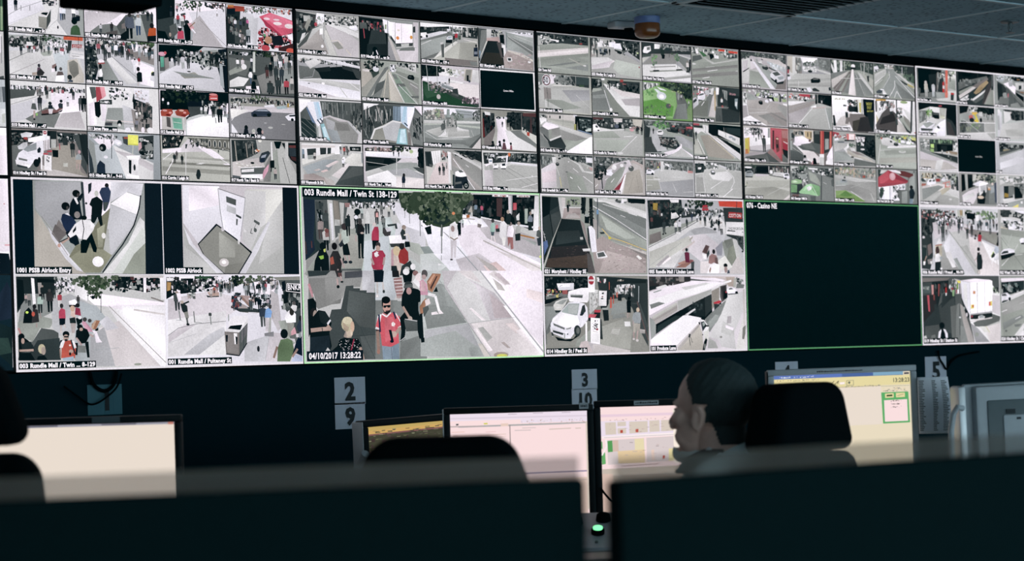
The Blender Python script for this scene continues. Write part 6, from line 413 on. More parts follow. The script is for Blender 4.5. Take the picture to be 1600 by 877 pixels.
T4 2 0 | 058 George / Pep ... rn St | b cbb, p fef 14 60 426 28 421 235 254 324 8 342, z 14 34 193 277 40 41 51 9aa 566 eee dcd, z 178 34 421 261 60 41 77 122 344 9aa 233 dcd, p fff 90 323 421 261 586 301 581 534 124 616, p fef 426 28 571 30 565 302 441 285, p 9aa 540 33 582 42 565 302 534 304, p 99a 23 546 248 582 579 612 514 719 40 698, p cbc 125 564 582 482 579 612 453 671 144 666, p a9a 9 751 452 697 823 933 822 985 446 982 15 904, p 566 451 749 620 635 824 907 780 988 446 982, p 677 37 852 493 746 570 1000 343 962 25 917, p b55 593 16 992 24 970 977 844 958 659 762 590 611, p c77 843 74 991 63 985 298 859 281, p c56 603 28 843 48 825 881 700 811 601 584, p 633 643 89 679 87 666 632 631 608, p 944 712 266 775 274 788 650 723 706 697 474, p eb9 722 291 770 300 763 340 721 330, p 233 718 473 760 470 764 573 722 576, p b34 857 359 983 403 977 690 871 696, p ebb 878 371 972 416 971 456 878 397, p 233 852 594 978 638 973 872 889 825, p 677 849 724 973 872 970 977 844 958, p a77 514 719 601 584 823 933 801 987, p cb4 27 366 100 322 111 770 28 788, p da5 100 335 131 320 122 718 101 745, p c74 31 647 83 644 100 771 28 788, m 455 233 448 710 465 100, e 322 454 271 21 31, m eee 344 272 426 206 100, m 344 566 331 370 180 100, m 344 9aa 223 327 154 100, m 566 566 387 366 129 100
T4 2 1 | 059 George St / ... nds | b 877, p 9aa 13 36 354 23 348 299 92 265 6 349, p ba9 98 29 311 26 307 223 94 186, z 97 55 350 194 16 38 105 344 788 cba, p dcb 333 25 559 21 551 337 497 341 348 273, p ca7 353 49 526 49 520 287 370 271, p 433 417 84 439 82 436 214 414 215, p 433 493 78 514 77 511 235 489 236, p 344 558 47 721 35 710 511 562 363, p 677 591 18 700 10 697 116 589 124, p fef 93 238 307 197 519 339 475 395 172 494 88 448, p eee 88 474 215 504 512 629 682 777 636 885 420 898 296 696, p 566 194 493 518 366 713 405 706 696 513 603 298 591, p 677 259 436 497 380 600 571 385 559, p 788 16 374 172 520 380 769 420 924 14 922, p 566 21 609 296 669 334 903 14 896, p 9aa 16 348 69 345 63 606 21 609, p edd 255 593 556 627 703 802 700 934 505 946 338 746, l ccc 10 65 528 380 769, p c44 721 22 804 15 788 718 706 709, p e76 732 21 754 19 738 707 717 696, p c44 940 19 995 14 973 494 917 524, p e87 951 18 968 16 951 495 933 496, p 344 804 29 939 32 915 604 794 664, p 9aa 825 239 913 233 906 525 818 557, p eee 684 684 793 678 786 995 678 988, p ccc 693 776 791 770 786 982 688 988, p fef 858 740 950 522 1019 384 1008 890 854 872, p fff 833 874 1022 756 1016 982 830 966, m 455 455 100 408 288 100, p 344 53 137 96 108 103 264 54 267, p 855 445 279 499 275 497 354 443 350, e 211 348 771 30 42, p dcd 302 905 314 839 379 809 409 899, e 211 568 850 35 53, p d89 494 986 517 892 572 863 569 995, p 211 539 865 604 861 623 978 526 992
T4 2 2 | 060 George / Tho ... by St | b aaa, p c45 -43 8 147 45 145 122 -4 158, z 19 80 549 221 60 55 61 9aa 344 c66 dcd 566 eee, p e77 317 58 521 48 517 224 334 236, p fdd 381 58 510 56 506 224 377 233, p 344 270 228 506 224 505 263 269 279, p 233 532 55 1021 58 1019 136 552 118, p 344 530 119 1020 110 1004 788 799 670 649 576 542 557, f 849 382 175 260 70 88 122 012 233 244, f 955 531 88 156 30 78 122 012, p dcd 552 118 768 128 678 264 548 273, z 530 119 762 388 30 39 62 eee 344 566, f 438 384 73 52 20 52 475 364 586, f 611 346 43 52 14 52 364 122, p aab 13 310 354 286 265 472 282 651 492 818 21 897, p ccc 13 336 332 339 243 499 28 590, p 9aa 28 590 262 575 450 795 21 885, p 677 494 767 991 867 1000 957 467 974, p eee 243 499 331 391 373 414 306 521 367 671 752 803 991 867 709 792 409 720, p cba 317 520 518 636 798 722 1002 866 753 777 452 718 325 622, p a88 328 494 542 557 755 673 540 635, p ddd 393 451 501 470 520 559 413 540, p 9aa 88 292 121 251 227 244 269 292 225 342 97 343, p eef 26 232 101 189 142 250 35 283, p 457 109 298 258 288 258 314 108 324, l bbb 18 531 94 537 583, p 122 409 707 474 703 473 742 408 741, p eee 332 339 364 337 361 466 329 468, e ddd 695 483 52 26
T4 2 3 | 061 George / Mo ... nt | b aba, f 252 54 200 52 30 58 364 253 576, f 119 90 88 52 16 52 576 465, z 341 35 1009 251 90 62 63 344 eef 566 122 ac5 9aa, f 743 45 181 53 24 58 ad6 bd5 576, p dc5 698 48 766 44 764 110 696 114, p dd6 901 47 1014 52 1012 145 899 127, p ddd 118 129 295 90 648 276 1031 303 1030 356 422 370 158 309, p eee 289 365 423 330 1032 276 1030 329 511 390 288 410, p aba 111 416 1030 343 1015 966 55 941, p 9a9 198 463 1029 382 1026 515 239 617, p bba 105 704 1023 621 1020 780 79 861, l eee 16 114 312 45 889, l eee 13 184 151 158 283, l ddd 10 110 482 376 451, e ccc 654 486 90 42, e aba 654 473 63 26, p 344 447 250 492 221 559 234 569 307 512 337 446 316, p 788 470 235 537 225 547 256 474 261, p eef 548 230 604 239 607 284 558 287, p eef 617 160 673 142 740 190 727 231 627 225, p eef 751 190 808 159 875 208 862 261 761 255, p 344 349 178 404 187 414 234 359 238, e c54 147 127 22 31
T4 3 0 | 062 George / Field St | b aa9, p 344 2 59 1011 27 1006 288 815 298 543 299 191 305 7 263, z 2 59 1006 288 90 57 87 122 233 344 455 566 244, f 134 102 124 51 20 57 364 465 253, p 122 257 95 548 79 544 260 264 275, z 528 54 984 289 40 29 155 855 344 aa9 566 ddd, p ddd 649 229 880 242 877 346 605 335, p eee 556 182 619 178 616 282 554 285, l ddd 13 0 136 52 107, e eee 82 131 82 26, p ccb 4 417 232 302 522 313 1003 392 990 992 14 903 -1 647, p bba 23 493 1002 444 997 653 19 672, p aa9 18 698 640 644 995 757 990 992 14 903, p dcd 232 302 522 300 521 339 251 379, l 344 21 542 325 856 374 1003 392, l ccc 8 488 883 978 550, p dcc 842 998 993 836 991 914 926 1008, p 9ab 18 263 70 221 152 217 191 292 185 369 15 378, p 566 49 248 141 235 161 281 37 292, p 344 15 378 179 377 168 409 14 411, p eef 857 295 901 241 985 250 1003 392 939 408 866 373, p 566 889 281 964 264 984 315 888 325, e 122 908 392 30 26, f 30 620 29 77 8 36 475 cc8
T4 3 1 | 063 George / Mill St | b 788, p ccc 22 39 181 43 179 148 18 183, z 21 78 407 477 70 51 63 122 344 566 9aa 455 ddd, f 309 75 108 53 20 58 475 364 586, p 344 417 56 1025 75 1019 341 802 272 608 177, z 460 53 1020 288 60 65 63 122 344 566 788 ddd, p ddd 395 57 632 70 631 123 437 107, p 788 415 135 715 250 1019 367 1005 979 699 964 663 623 494 420, p 899 715 250 1007 394 994 979 720 964, p 9a9 414 161 585 257 688 463 686 569 451 422, l ddd 11 754 460 829 509, p 344 21 548 277 535 271 798 163 829 15 809, z 263 222 405 582 40 47 47 233 9aa ddd 566, p 9aa 197 278 348 243 389 320 258 405, p 8c7 23 443 152 398 258 432 256 510 149 542 21 522, p bea 44 455 108 434 171 488 64 506, p 6b6 10 548 148 568 143 777 5 783, p 8d8 186 762 362 545 471 513 642 571 674 596 669 834 614 862 399 819 207 801, p 6b6 470 526 642 571 674 596 669 834 614 862 488 683, p 9e9 362 558 470 526 490 631 272 745, p eee 360 636 426 581 490 604 467 684 401 727, l cfc 11 470 526 614 862, p 566 441 869 571 864 568 996 460 1000, p 855 36 834 185 828 183 906 34 912, l 344 32 726 65 694 978, p eee 716 198 755 209 747 262 719 263, p 566 941 398 998 315 1019 341 1014 580 948 557, p eef 501 130 555 140 547 180 511 177
T4 3 2 | 064 George / Nor ... e St | b aaa, p 465 18 25 124 19 120 199 34 255, f 314 111 258 103 50 77 b97 a98 8a6 687 ca8, f 745 140 284 130 60 78 687 798 576 9a8, p ca8 145 31 188 29 184 195 141 198, p ca8 455 26 509 23 503 282 460 284, z 60 49 1003 308 80 42 77 9a8 b98 788 dcb 687, p ccc 24 229 225 245 653 326 1001 360 1011 412 522 410 22 306, p 788 592 174 743 192 784 293 654 300, p b54 678 221 743 218 741 282 676 286, p aaa 22 306 522 410 1001 386 1009 984 725 982 301 677 25 664, p 999 16 562 412 492 820 629 990 829 770 916 344 676 25 664, p 9aa 31 383 306 446 305 523 27 562, l eee 8 38 541 262 520, l bbb 8 367 597 959 310, l ccc 21 861 731 943 974, l eee 15 386 686 704 944, p 7a4 24 702 258 666 491 798 704 944 725 982 466 979 29 920, p 8b5 24 690 258 666 385 751 212 810 32 817, p 593 106 814 258 679 427 801 297 857, f 146 940 128 51 14 51 6a4 7b5, p 9ab 137 403 180 349 276 357 307 394 285 442 146 449, p 344 191 362 265 366 269 396 179 401, p 566 225 270 268 268 266 332 219 335
T4 3 3 | 065 Post Unit St - Spe | b 899, p 344 42 20 185 25 138 145 48 254, p 354 64 45 141 40 117 120 61 149, p ccc 119 29 273 33 183 116 94 147, p fef 274 20 541 18 516 99 406 78, p 122 923 24 1059 43 1048 998 841 636, p 788 784 190 969 21 1025 45 1025 999 832 1006 754 481, p 9aa 804 268 945 76 958 472 901 950 792 796, p eef 52 540 712 378 704 694 609 909 76 930, p fff 174 508 307 502 298 895 187 899, p fff 373 499 530 466 521 860 365 866, z 375 447 722 905 80 45 79 9ab eef 566 bbc 344, l 566 16 325 501 324 920, p 354 84 565 151 535 169 717 99 903 58 774, f 127 641 53 104 16 52 354 475 243, p 677 527 597 797 585 832 1006 562 1016, p 9aa 616 646 751 613 742 983 607 988, p c45 37 254 296 27 494 126 781 322 757 376 441 470 85 533 37 528, p a34 296 32 781 309 757 376 401 262, p d56 59 253 273 59 312 293 86 486, p b45 43 436 780 348 734 398 85 539, e e9a 391 210 76 115, e eab 392 184 40 68, p 833 496 21 697 36 899 105 920 156 805 228 582 174, p eee 496 34 585 42 605 120 516 99, e 322 855 503 41 58, p 234 796 638 832 544 911 553 942 684 904 845 813 848, p 79b 809 848 892 845 878 991 799 994
B4 0 0 | TOP:076 - Casino NE | b 011
T5 0 0 | 066 Gen Dons ... ns | b 899, p 122 25 3 657 15 534 296 480 648 39 876, p 012 35 55 356 47 343 581 66 661, p 233 306 186 538 135 502 673 340 688, p 877 515 110 678 94 642 633 503 619, z 516 84 666 604 30 32 161 9aa 788 566 ccb, p 344 581 291 687 227 676 683 525 671, p ddc 655 96 1031 3 1026 246 768 245, z 610 20 1027 192 50 51 54 344 eee 8a7 566 9aa, p bbb 675 228 1026 246 1010 894 848 801 783 593, p 9a9 814 267 1024 300 1017 597 807 537, p ccc 759 622 1016 624 1009 921 752 918, p 9aa 478 702 757 676 798 913 497 887, p ccc 474 889 989 788 1009 948 519 939, p 677 64 767 479 675 498 860 61 874, p 566 23 586 90 606 86 792 40 796, p 9aa 182 597 232 433 275 535 306 691 202 728, m cba bbb 233 858 480 100, e cbb 225 420 32 48, m bcd bcd 417 841 441 100, p ccd 377 578 420 441 464 543 456 677 386 684, p d33 659 390 706 399 706 680 652 685, p ecc 662 470 706 479 706 573 658 564, e d33 683 388 23 32, p e65 738 7 802 0 778 808 726 839, p e87 731 410 792 417 777 620 731 624, p e76 711 680 792 686 782 834 719 840, p d33 870 665 949 671 955 724 861 725, p 344 861 725 948 725 928 902 857 895, m 344 344 859 343 162 100, l ca8 8 844 184 839 372
T5 0 1 | 067 Fed Town St | b 344, p 122 55 0 1013 -18 840 109 382 210 57 405, p 021 148 44 434 15 384 128 193 148, p 677 59 337 817 70 840 136 523 277 65 566, z 62 188 807 467 40 71 108 677 788 566 899, p 344 64 593 523 304 571 300 87 645, p 9a9 64 620 376 427 497 389 85 699, p dcc 61 728 375 482 766 171 839 164 372 591 82 834, p 877 424 423 816 111 863 161 567 463, p b96 443 638 617 377 814 194 861 271 612 595 465 690, p a85 492 579 664 399 711 449 563 627, p 244 298 733 420 586 514 659 415 804 271 871, p eee 81 861 323 677 271 871 128 884, p ddd 390 833 832 438 909 266 933 291 757 554 485 879, p 566 413 885 756 581 753 718 508 931, p 544 675 944 758 527 962 96 985 149 878 543 748 937, p 988 724 939 930 401 1046 143 1027 940, p 9a9 748 937 954 426 1003 421 966 945, p bba 988 505 1037 500 1027 940 978 944, p 344 915 47 1049 5 1043 253 980 369, p 344 937 126 1010 119 989 477 928 483, l 9aa 14 964 14 960 371, l 455 11 578 0 575 136, z 107 778 462 854 20 47 32 eee ddd 566
T5 0 2 | 068 Park Crosser St | b 9aa, p dde 62 -10 355 29 303 144 70 168, z 62 4 819 148 60 83 66 9aa bcd 566 ddd 233, p 9ab 107 137 254 122 252 204 105 205, p 122 478 44 821 37 819 148 550 147, p a74 626 84 701 77 675 107 625 112, p 344 81 194 250 287 393 494 244 563 98 522, p 233 79 277 201 292 240 729 91 797, p fef 251 260 400 190 595 336 564 561 396 383, e bbc 449 226 64 94, p aab 400 217 499 208 496 318 409 327, p ccc 573 200 818 176 813 399 593 420, p 233 671 274 746 266 743 378 667 413, p 677 568 422 810 482 808 566 591 489, p a75 691 452 811 454 810 510 715 491, p 122 566 478 807 621 803 789 589 586, p 566 323 335 466 515 634 748 800 900 799 942 381 964 313 722, p 788 491 512 803 789 800 900 538 646, l 344 14 371 386 781 874, l 344 17 559 561 555 949, p 788 143 683 390 605 382 936 89 880, p 9aa 244 536 318 529 339 692 253 700, p d67 362 552 382 550 379 661 359 663, p 899 433 877 633 804 729 962 431 974, l 9aa 11 701 77 721 269
T5 1 0 | 069 Currie / Bur ... side | b ccc, p 122 24 10 1031 0 1028 135 723 135 561 122 330 115 30 248, p 122 748 79 1029 81 1020 945 825 771 715 457, p 344 717 403 878 498 1013 757 1008 946 727 939, p 544 738 509 830 555 961 949 774 936, p ddd 307 117 723 135 715 457 555 363 393 377, p 566 349 274 557 283 552 470 368 459, p 122 382 351 555 350 552 470 391 457, p bba 561 122 723 135 705 404 567 362, l cc6 16 566 376 705 391, l cc6 16 565 416 704 437, p 788 30 248 259 228 229 496 43 644, z 30 248 227 603 24 46 159 9aa 788 677, p 8a4 211 285 259 228 301 357 232 390, f 314 303 92 107 30 59 6a4 8c6 243, l 344 16 290 358 298 491, p eef 40 777 251 548 434 587 430 747 266 893 37 909, p ddd 252 495 392 430 505 528 433 640, p 9aa 112 639 296 571 410 615 223 763, p 455 63 775 383 777 359 832 84 853, p eef 335 861 550 577 715 457 692 968 378 991, p fff 382 857 501 688 545 792 425 961, l 566 13 266 893 457 612, p 344 502 661 569 736 522 767 477 717, p b45 539 57 621 50 620 90 538 97
T5 1 1 | 070 Mill Crows Ter | b aaa, p 122 66 24 315 2 263 196 72 267, p 122 482 15 1025 22 1018 297 740 238 549 199, f 744 101 218 82 30 71 122 243 132, p ccc 315 2 506 13 478 178 357 216, z 315 2 550 172 30 48 54 eee 344 9aa, p 9aa 72 267 310 220 304 437 65 537, p ccc 574 170 670 162 667 299 571 279, p aaa 669 189 1018 297 1014 462 712 404, z 669 189 1015 407 20 58 120 9aa 788 bbb, p eb4 382 186 526 174 548 227 452 262 404 266, p dc3 452 262 500 231 567 443 519 447, p d66 308 301 404 266 425 373 317 395, e 233 388 430 67 71, e 122 628 411 34 71, p ec3 448 398 568 416 566 497 470 491, p 788 65 564 494 503 1014 462 1007 737 58 834, p 566 65 537 256 495 225 795 70 833, f 157 638 95 162 30 70 455 344 564, f 492 585 144 82 30 71 7a5 586 9a8, f 298 708 95 81 16 60 9a7 687, p bbb 710 486 1014 462 1019 763 728 757, p ddd 57 861 1007 764 1013 983 66 982, p bbb 728 757 1007 764 1002 956 917 963, l eee 19 66 523 1014 476, l eee 19 57 867 1007 764, l eee 16 722 485 716 758, l ccc 11 162 421 630 819, l ccc 11 731 621 965 959, l 9aa 8 230 551 224 822
T5 1 2 | 071 Rundle Square Sta | b bcc, p 233 232 32 797 39 790 318 570 363 423 292, z 232 32 789 345 60 59 94 122 233 344 455 566, p dde 73 46 181 119 175 862 64 897, p bbc 68 238 129 233 131 673 70 677, p ddd 231 87 452 96 447 317 246 471, p ccc 197 475 789 373 775 930 87 950, p bbb 266 662 784 568 778 818 310 852, l 344 19 227 32 231 472, m 233 233 442 332 221 100, e eee 108 98 34 66, l 9aa 11 702 19 698 380
T5 2 0 | 072 Morph Lights | b ccc, p 788 37 56 289 64 281 397 41 361, z 37 56 303 395 40 53 66 ddd 9aa 344 a98, p 354 289 64 891 47 884 357 771 391 457 436 280 448, p 587 311 88 734 58 732 136 331 163, z 311 75 866 152 40 35 102 8b7 354 6a6 243, p 122 463 205 888 202 883 383 480 435, p 233 573 249 729 239 725 419 569 429, p be6 308 211 392 210 393 325 310 318, p 9c6 294 345 388 351 386 467 298 459, p 354 891 47 1026 63 1023 193 888 176, z 891 47 1018 400 20 54 62 9aa eee 566 455, p a86 771 391 1018 413 1015 530 813 491, p ba9 792 454 1016 491 1015 530 813 504, p 899 41 361 281 422 566 532 1011 712 1009 763 563 661 38 463, p 344 280 448 567 481 813 517 1014 556 1010 750 720 626, p dcd 39 438 564 635 1009 763 1016 970 37 972, p cbb 33 667 718 729 1006 919 489 973 39 896, p ddd 451 693 630 657 555 995 401 952, m bbb 344 600 530 180 100, m ddc 9aa 762 584 206 100, e a86 725 432 27 31, p 566 788 596 834 567 842 696 808 698
T5 2 1 |  | b 012, t ccc 455 534 47 Camera Offline
T5 2 2 | 073 East | b bbc, p 344 86 42 772 48 768 182 339 316 100 437, z 87 29 766 262 80 61 79 122 344 566 9aa 233 788, p 9aa 251 31 772 21 771 75 273 82, p a96 199 246 364 235 339 303 197 325, p 566 103 331 699 160 674 228 100 437, p ccd 98 503 673 241 767 235 749 983 87 965, p dde 94 674 573 460 761 475 758 609 113 858, p 9aa 100 437 674 201 674 236 99 495, m 344 344 697 240 133 100
T5 3 0 | 074 Hindley / Oc ... pper | b bbb, z 35 49 1042 279 130 61 76 344 dcb 9aa eee 566 344 bb8, p ca7 68 72 332 58 328 212 86 224, z 68 47 350 211 20 35 127 433 dca bb9, p b44 416 220 528 215 525 305 414 310, p b65 49 379 170 373 146 451 48 455, p 355 31 253 108 236 171 322 62 327, p eef 182 347 239 242 328 225 415 284 424 361 279 445 191 423, p 566 238 280 294 252 315 302 248 331, p 566 327 263 382 260 404 298 337 314, p 344 191 410 256 446 390 388 367 428 212 460, p eef 561 226 607 172 672 220 660 285 571 277, p dcc 59 455 480 358 1016 436 1032 694 698 554 76 632, p 9aa 57 531 479 410 611 455 70 887, p bbb 48 888 609 558 1031 746 1025 979 57 990, p aaa 357 876 539 663 1030 798 1025 992 376 978, p ddd 611 455 1036 539 1031 746 652 607, p cb9 519 562 701 451 789 498 560 714, z 800 33 1035 565 60 45 114 122 344 566 9aa 344 9b8, p e65 646 376 680 374 666 478 655 478, l e65 21 591 353 772 293, l e65 21 671 298 644 479, l e65 21 761 267 779 447, l e76 21 656 453 790 446, m bcd 455 845 496 284 100, p 344 929 285 1019 306 1013 566 934 543, l eee 10 785 679 1030 772, e ddd 781 821 40 26, p eee 257 420 290 406 296 464 267 466
T5 3 1 | 075 King / Rally | b 999, p 233 71 45 390 41 381 419 150 534 69 589, p 122 70 71 161 66 150 534 69 563, p 122 250 165 364 160 335 421 243 452, p bbb 161 40 230 36 241 530 183 558, p 9aa 177 39 203 38 207 531 190 545, z 367 29 1056 283 90 69 78 344 dcb 8a7 122 9a8 bb9, f 710 142 140 131 30 68 455 687 344, p ccb 367 42 459 37 455 207 362 238, f 893 251 70 53 14 53 475 364, p dcd 78 692 240 556 542 412 726 429 465 728 368 941 95 925, p ddd 99 743 377 576 420 678 119 872, p 677 467 624 727 403 1027 495 1040 942 460 937, p 788 796 400 1033 284 1040 942 784 925, p 9ab 843 398 1033 284 1039 494 838 608, p 457 939 288 1046 204 1029 890 948 866, p fff 360 342 569 214 776 283 752 323 496 393, p eef 360 342 569 228 519 387, p ddd 519 387 729 324 734 560 535 673, p bbc 565 385 705 352 701 509 584 567, l 566 13 501 388 501 649, l 566 13 733 324 733 613, e d96 799 465 42 37, p dba 762 402 843 398 830 451 772 454, e ecb 887 304 28 47, p 122 466 676 513 648 575 933 483 910, p 233 582 645 678 510 709 640 647 826, p 122 533 778 695 745 668 929 529 935, e eca 568 729 83 47, e 344 658 550 28 42, p 455 382 367 416 365 415 418 381 419
T5 3 2 | 078 King / Lane | b bbb, p ddd 85 70 321 32 413 159 78 334, z 85 44 741 303 60 71 63 dcc 9aa 788 eee 566, f 605 97 144 80 20 59 566 687 788, p eee 342 136 438 105 459 210 364 228, p 788 458 263 742 250 734 570 686 678 548 472, z 553 259 737 463 20 57 64 566 9aa 344, p 233 183 356 456 330 447 688 186 752, p 788 313 350 468 342 460 635 305 694, p 122 467 356 574 364 688 598 697 705 470 740, p bbc 78 361 183 356 171 858 76 888, p ddd 138 754 470 714 492 793 182 884, m ccc ddd 446 741 159 100, p a83 202 566 307 588 305 694 187 699, p 9aa 111 913 730 730 724 970 109 992, l eee 16 111 913 731 717, p ed6 404 995 573 896 570 1002 416 1013, p eee 635 814 695 798 693 878 645 880
B5 0 0 | 006 Rundle Mall / Proud ... 90-99 | b ccd, p 344 9 32 245 37 195 159 144 400 148 719 108 919 0 906, z 9 32 451 178 150 23 40 233 122 566 9aa 344 b66 ddd, z 12 164 142 453 60 27 58 122 233 344 566, p bba 455 30 573 25 570 120 475 150, l eee 22 461 23 464 123, l eee 22 555 19 556 121, p b96 502 28 537 27 535 108 506 109, f 642 91 72 68 30 35 574 352 243, f 846 98 170 68 70 41 585 696 474 7a5, f 233 51 46 27 16 27 352 243, p 122 583 66 702 75 700 157 593 160, p eee 702 102 750 87 747 183 712 184, p dcd 148 227 381 180 544 215 708 333 680 496 353 342 165 479, p 988 543 283 708 319 1009 353 1010 573 824 480 588 363, p 998 708 333 1015 381 1010 559 896 506, p dde 278 557 377 354 695 876 692 998 514 999 367 771 321 744, p ccc 353 368 542 324 703 523 819 712 740 985, p edd 611 417 776 495 1008 655 1000 1005 740 998 627 714, p eee 776 481 1009 614 1003 847 890 766, p aaa 148 719 278 571 321 744 390 770 526 999 245 986, p 9aa 402 757 449 743 550 985 514 999, p eee 299 664 369 650 434 878 387 891, p bbb 488 581 584 552 741 930 692 985, l 788 8 342 328 695 876, z 185 119 543 269 140 18 40 eef 344 233 9aa fef 566, c 216 251 541 351 16 107 134, c 567 242 998 340 20 108 149, m 9aa 344 224 398 147 100, m 455 344 274 504 268 100, m ccc 344 319 409 174 100, m 566 344 368 314 121 100, m 345 345 479 379 175 100, m 344 344 589 458 176 100, m 544 344 648 429 203 100, m 344 233 732 332 122 100, m ddd 344 794 249 95 100, m 9ab 344 893 383 191 100, m dcd 344 981 272 110 100, m c34 bcd 748 563 204 100, p c34 723 441 749 386 778 399 770 495 728 496, e 322 757 370 14 22, p edd 666 578 663 470 688 428 717 455 726 577, m edd edd 687 713 285 100, e 433 697 408 14 22, e 322 731 611 19 30, p 433 714 659 748 658 747 699 711 700, p 233 704 740 711 700 765 685 781 794 772 903 730 924 706 910, l c99 14 673 788 704 740, l b98 16 712 924 716 985, l b98 16 736 924 738 985, e 233 993 374 17 25, p 234 990 409 1008 408 1005 518 981 518, e 322 987 532 17 27, p bce 936 629 956 560 998 573 1002 655 965 683, p bd6 889 718 923 642 941 656 915 738, p 344 897 711 929 656 953 683 939 724 903 745, p dde 933 738 989 683 999 765 938 779, l eee 19 914 766 900 834, l dcc 19 969 765 978 888, p b65 169 559 256 538 261 555 174 572, p eee 186 539 223 451 245 504 250 538, p cb9 168 572 255 558 257 718 239 772 164 772, p 633 172 639 179 586 209 572 224 638 217 692 182 706, p eee 164 772 171 692 212 679 240 718 226 799 168 806, p 233 163 812 238 798 235 925 160 926, p 9ab 222 732 257 725 250 772 227 779, e eee 241 905 14 19, p 566 14 562 60 561 67 747 20 787 10 721, p 244 8 588 59 601 54 800 8 800, e dcd 26 445 16 19, p 866 71 561 117 533 132 666 79 720, p 988 66 773 129 759 133 839 76 840, p eee 14 800 42 800 35 853 13 853, p ddd 100 800 129 793 127 839 104 839, l b87 19 56 720 31 800
B5 0 1 | 062 West Tce / Sir Don | b bbb, p 344 36 9 177 5 150 102 76 118 40 92, f 102 62 74 55 30 41 233 344 455, f 280 98 75 69 30 47 122 233 244, p eef 153 12 361 5 360 54 325 55 227 17, p ddd 40 119 224 113 358 151 353 318 146 281 38 202, z 39 133 353 318 70 49 41 eef 233 dde 9aa 344 eee, p 344 74 228 123 227 170 322 133 309, p eef 134 268 184 253 213 307 194 335 145 323, p dca 36 257 121 282 169 363 156 377 36 284, p 9a9 36 284 353 331 338 928 20 916, p aba 33 380 351 429 344 706 245 763 63 654, p 9a9 61 737 345 651 338 928 32 916, l 566 5 32 421 339 901, l 788 5 57 407 140 529, l ccc 7 181 377 114 585, l ddd 8 264 527 212 625, l eee 10 34 861 135 736, l ddd 7 222 694 322 679, p eef 284 458 316 429 351 429 349 498 301 513, p 122 301 506 349 498 348 526 307 524, p eef 26 655 64 606 138 591 212 611 217 652 124 667 31 710, p 344 32 668 64 634 125 626 131 660 38 682, p 122 25 696 124 674 211 652 223 680 135 736 30 771
B5 1 0 | 019 Hindley St / Station St | b 566, p 877 3 35 360 28 313 68 7 94, p 233 1 94 336 68 333 216 239 242 187 482 67 692 -1 691, p 455 1 101 121 95 123 281 2 293, p 466 6 147 103 148 106 254 3 260, z 9 158 96 212 16 18 45 9aa 788 677, z 150 95 366 283 50 18 80 344 122 455 566 733, p d88 115 135 143 135 140 274 117 281, p 433 8 293 169 281 174 561 33 691 -1 691, p d56 56 287 82 287 88 527 69 526, p a44 201 122 219 122 209 302 197 302, p a44 136 281 151 281 150 361 138 361, p 344 142 428 177 415 192 495 172 615 149 614, p dcc 149 614 163 615 162 654 148 654, p 344 -1 691 211 429 307 296 413 270 422 889 395 1009 222 936 -7 929, p 455 199 455 400 324 416 620 410 888 237 803, p 344 250 282 356 203 401 297 233 482, p 677 350 457 444 432 443 997 360 1008, p 566 20 744 204 722 199 936 16 930, p 788 433 432 469 405 584 1015 407 1009 415 700, p 899 472 742 566 785 572 1015 466 998, p baa 469 405 514 460 656 1004 572 1015 509 702, p cbc 407 42 500 69 495 271 425 270, z 337 42 484 244 40 21 54 344 ddd 9aa 566 eee, p c33 290 175 310 175 308 256 289 256, p eee 291 256 308 256 305 296 291 296, p b34 369 176 392 176 391 216 370 216, p 7b6 379 209 409 210 401 304 380 303, p 7a3 438 122 461 122 457 203 436 203, p a45 424 203 444 203 439 264 425 263, p eee 448 203 468 203 463 264 446 264, l 566 19 476 95 463 890, p ed4 439 68 488 75 487 109 458 109, e dee 470 621 14 13, p eee 515 190 905 137 1011 289 993 1029 656 1004, p dcd 902 288 1005 302 997 604 895 547, p bbb 673 761 895 575 1000 632 997 769, p 677 639 705 895 575 1003 618 989 686 769 777 662 760, p aab 603 705 697 788 860 1011 667 1011, p edd 793 777 998 714 991 1015 860 1018, p ddc 721 762 817 764 863 861 779 845, l dc8 11 805 764 857 858, e 9a9 685 883 29 33, p fef 488 69 679 42 883 62 906 83 618 103, p eef 494 75 606 102 606 583 560 528 500 325, p ddd 523 109 570 123 572 515 528 392, p fff 608 96 907 76 895 547 606 576, l 9aa 8 608 96 606 576, l 677 8 706 96 700 558, l bbb 7 804 83 799 546, l ccc 7 882 83 874 533, l bbb 5 607 542 896 520, p 233 488 325 594 583 593 637 558 609 515 446, e dcd 559 582 12 30, e 9aa 526 487 12 24, p aab 607 569 896 534 895 575 606 596, p 233 606 590 895 561 894 616 796 641 676 652 605 651, p ddd 707 612 749 592 797 614 784 654 712 660, p 9ab 719 599 762 586 785 627 724 640, p edd 604 678 893 627 893 643 604 691, p b45 612 597 636 597 635 624 611 624, p e96 648 225 680 232 676 272 647 272, p ed5 616 434 658 428 656 489 614 495, p e54 631 437 655 442 652 475 633 472, p e65 853 390 877 390 876 454 851 454, p ed5 877 383 897 381 895 452 876 454, z 911 165 987 289 20 22 55 344 122 8b7 566, e 122 233 736 35 48, p 122 199 936 214 802 249 783 283 818 292 938, p eef 180 928 190 829 220 796 225 809 205 929, p eef 249 790 278 798 303 858 304 939 280 938 271 858, p ccc -1 929 5 890 28 877 44 931, p 677 84 932 97 879 143 867 153 934, p eee 835 1017 909 992 991 995 991 1022
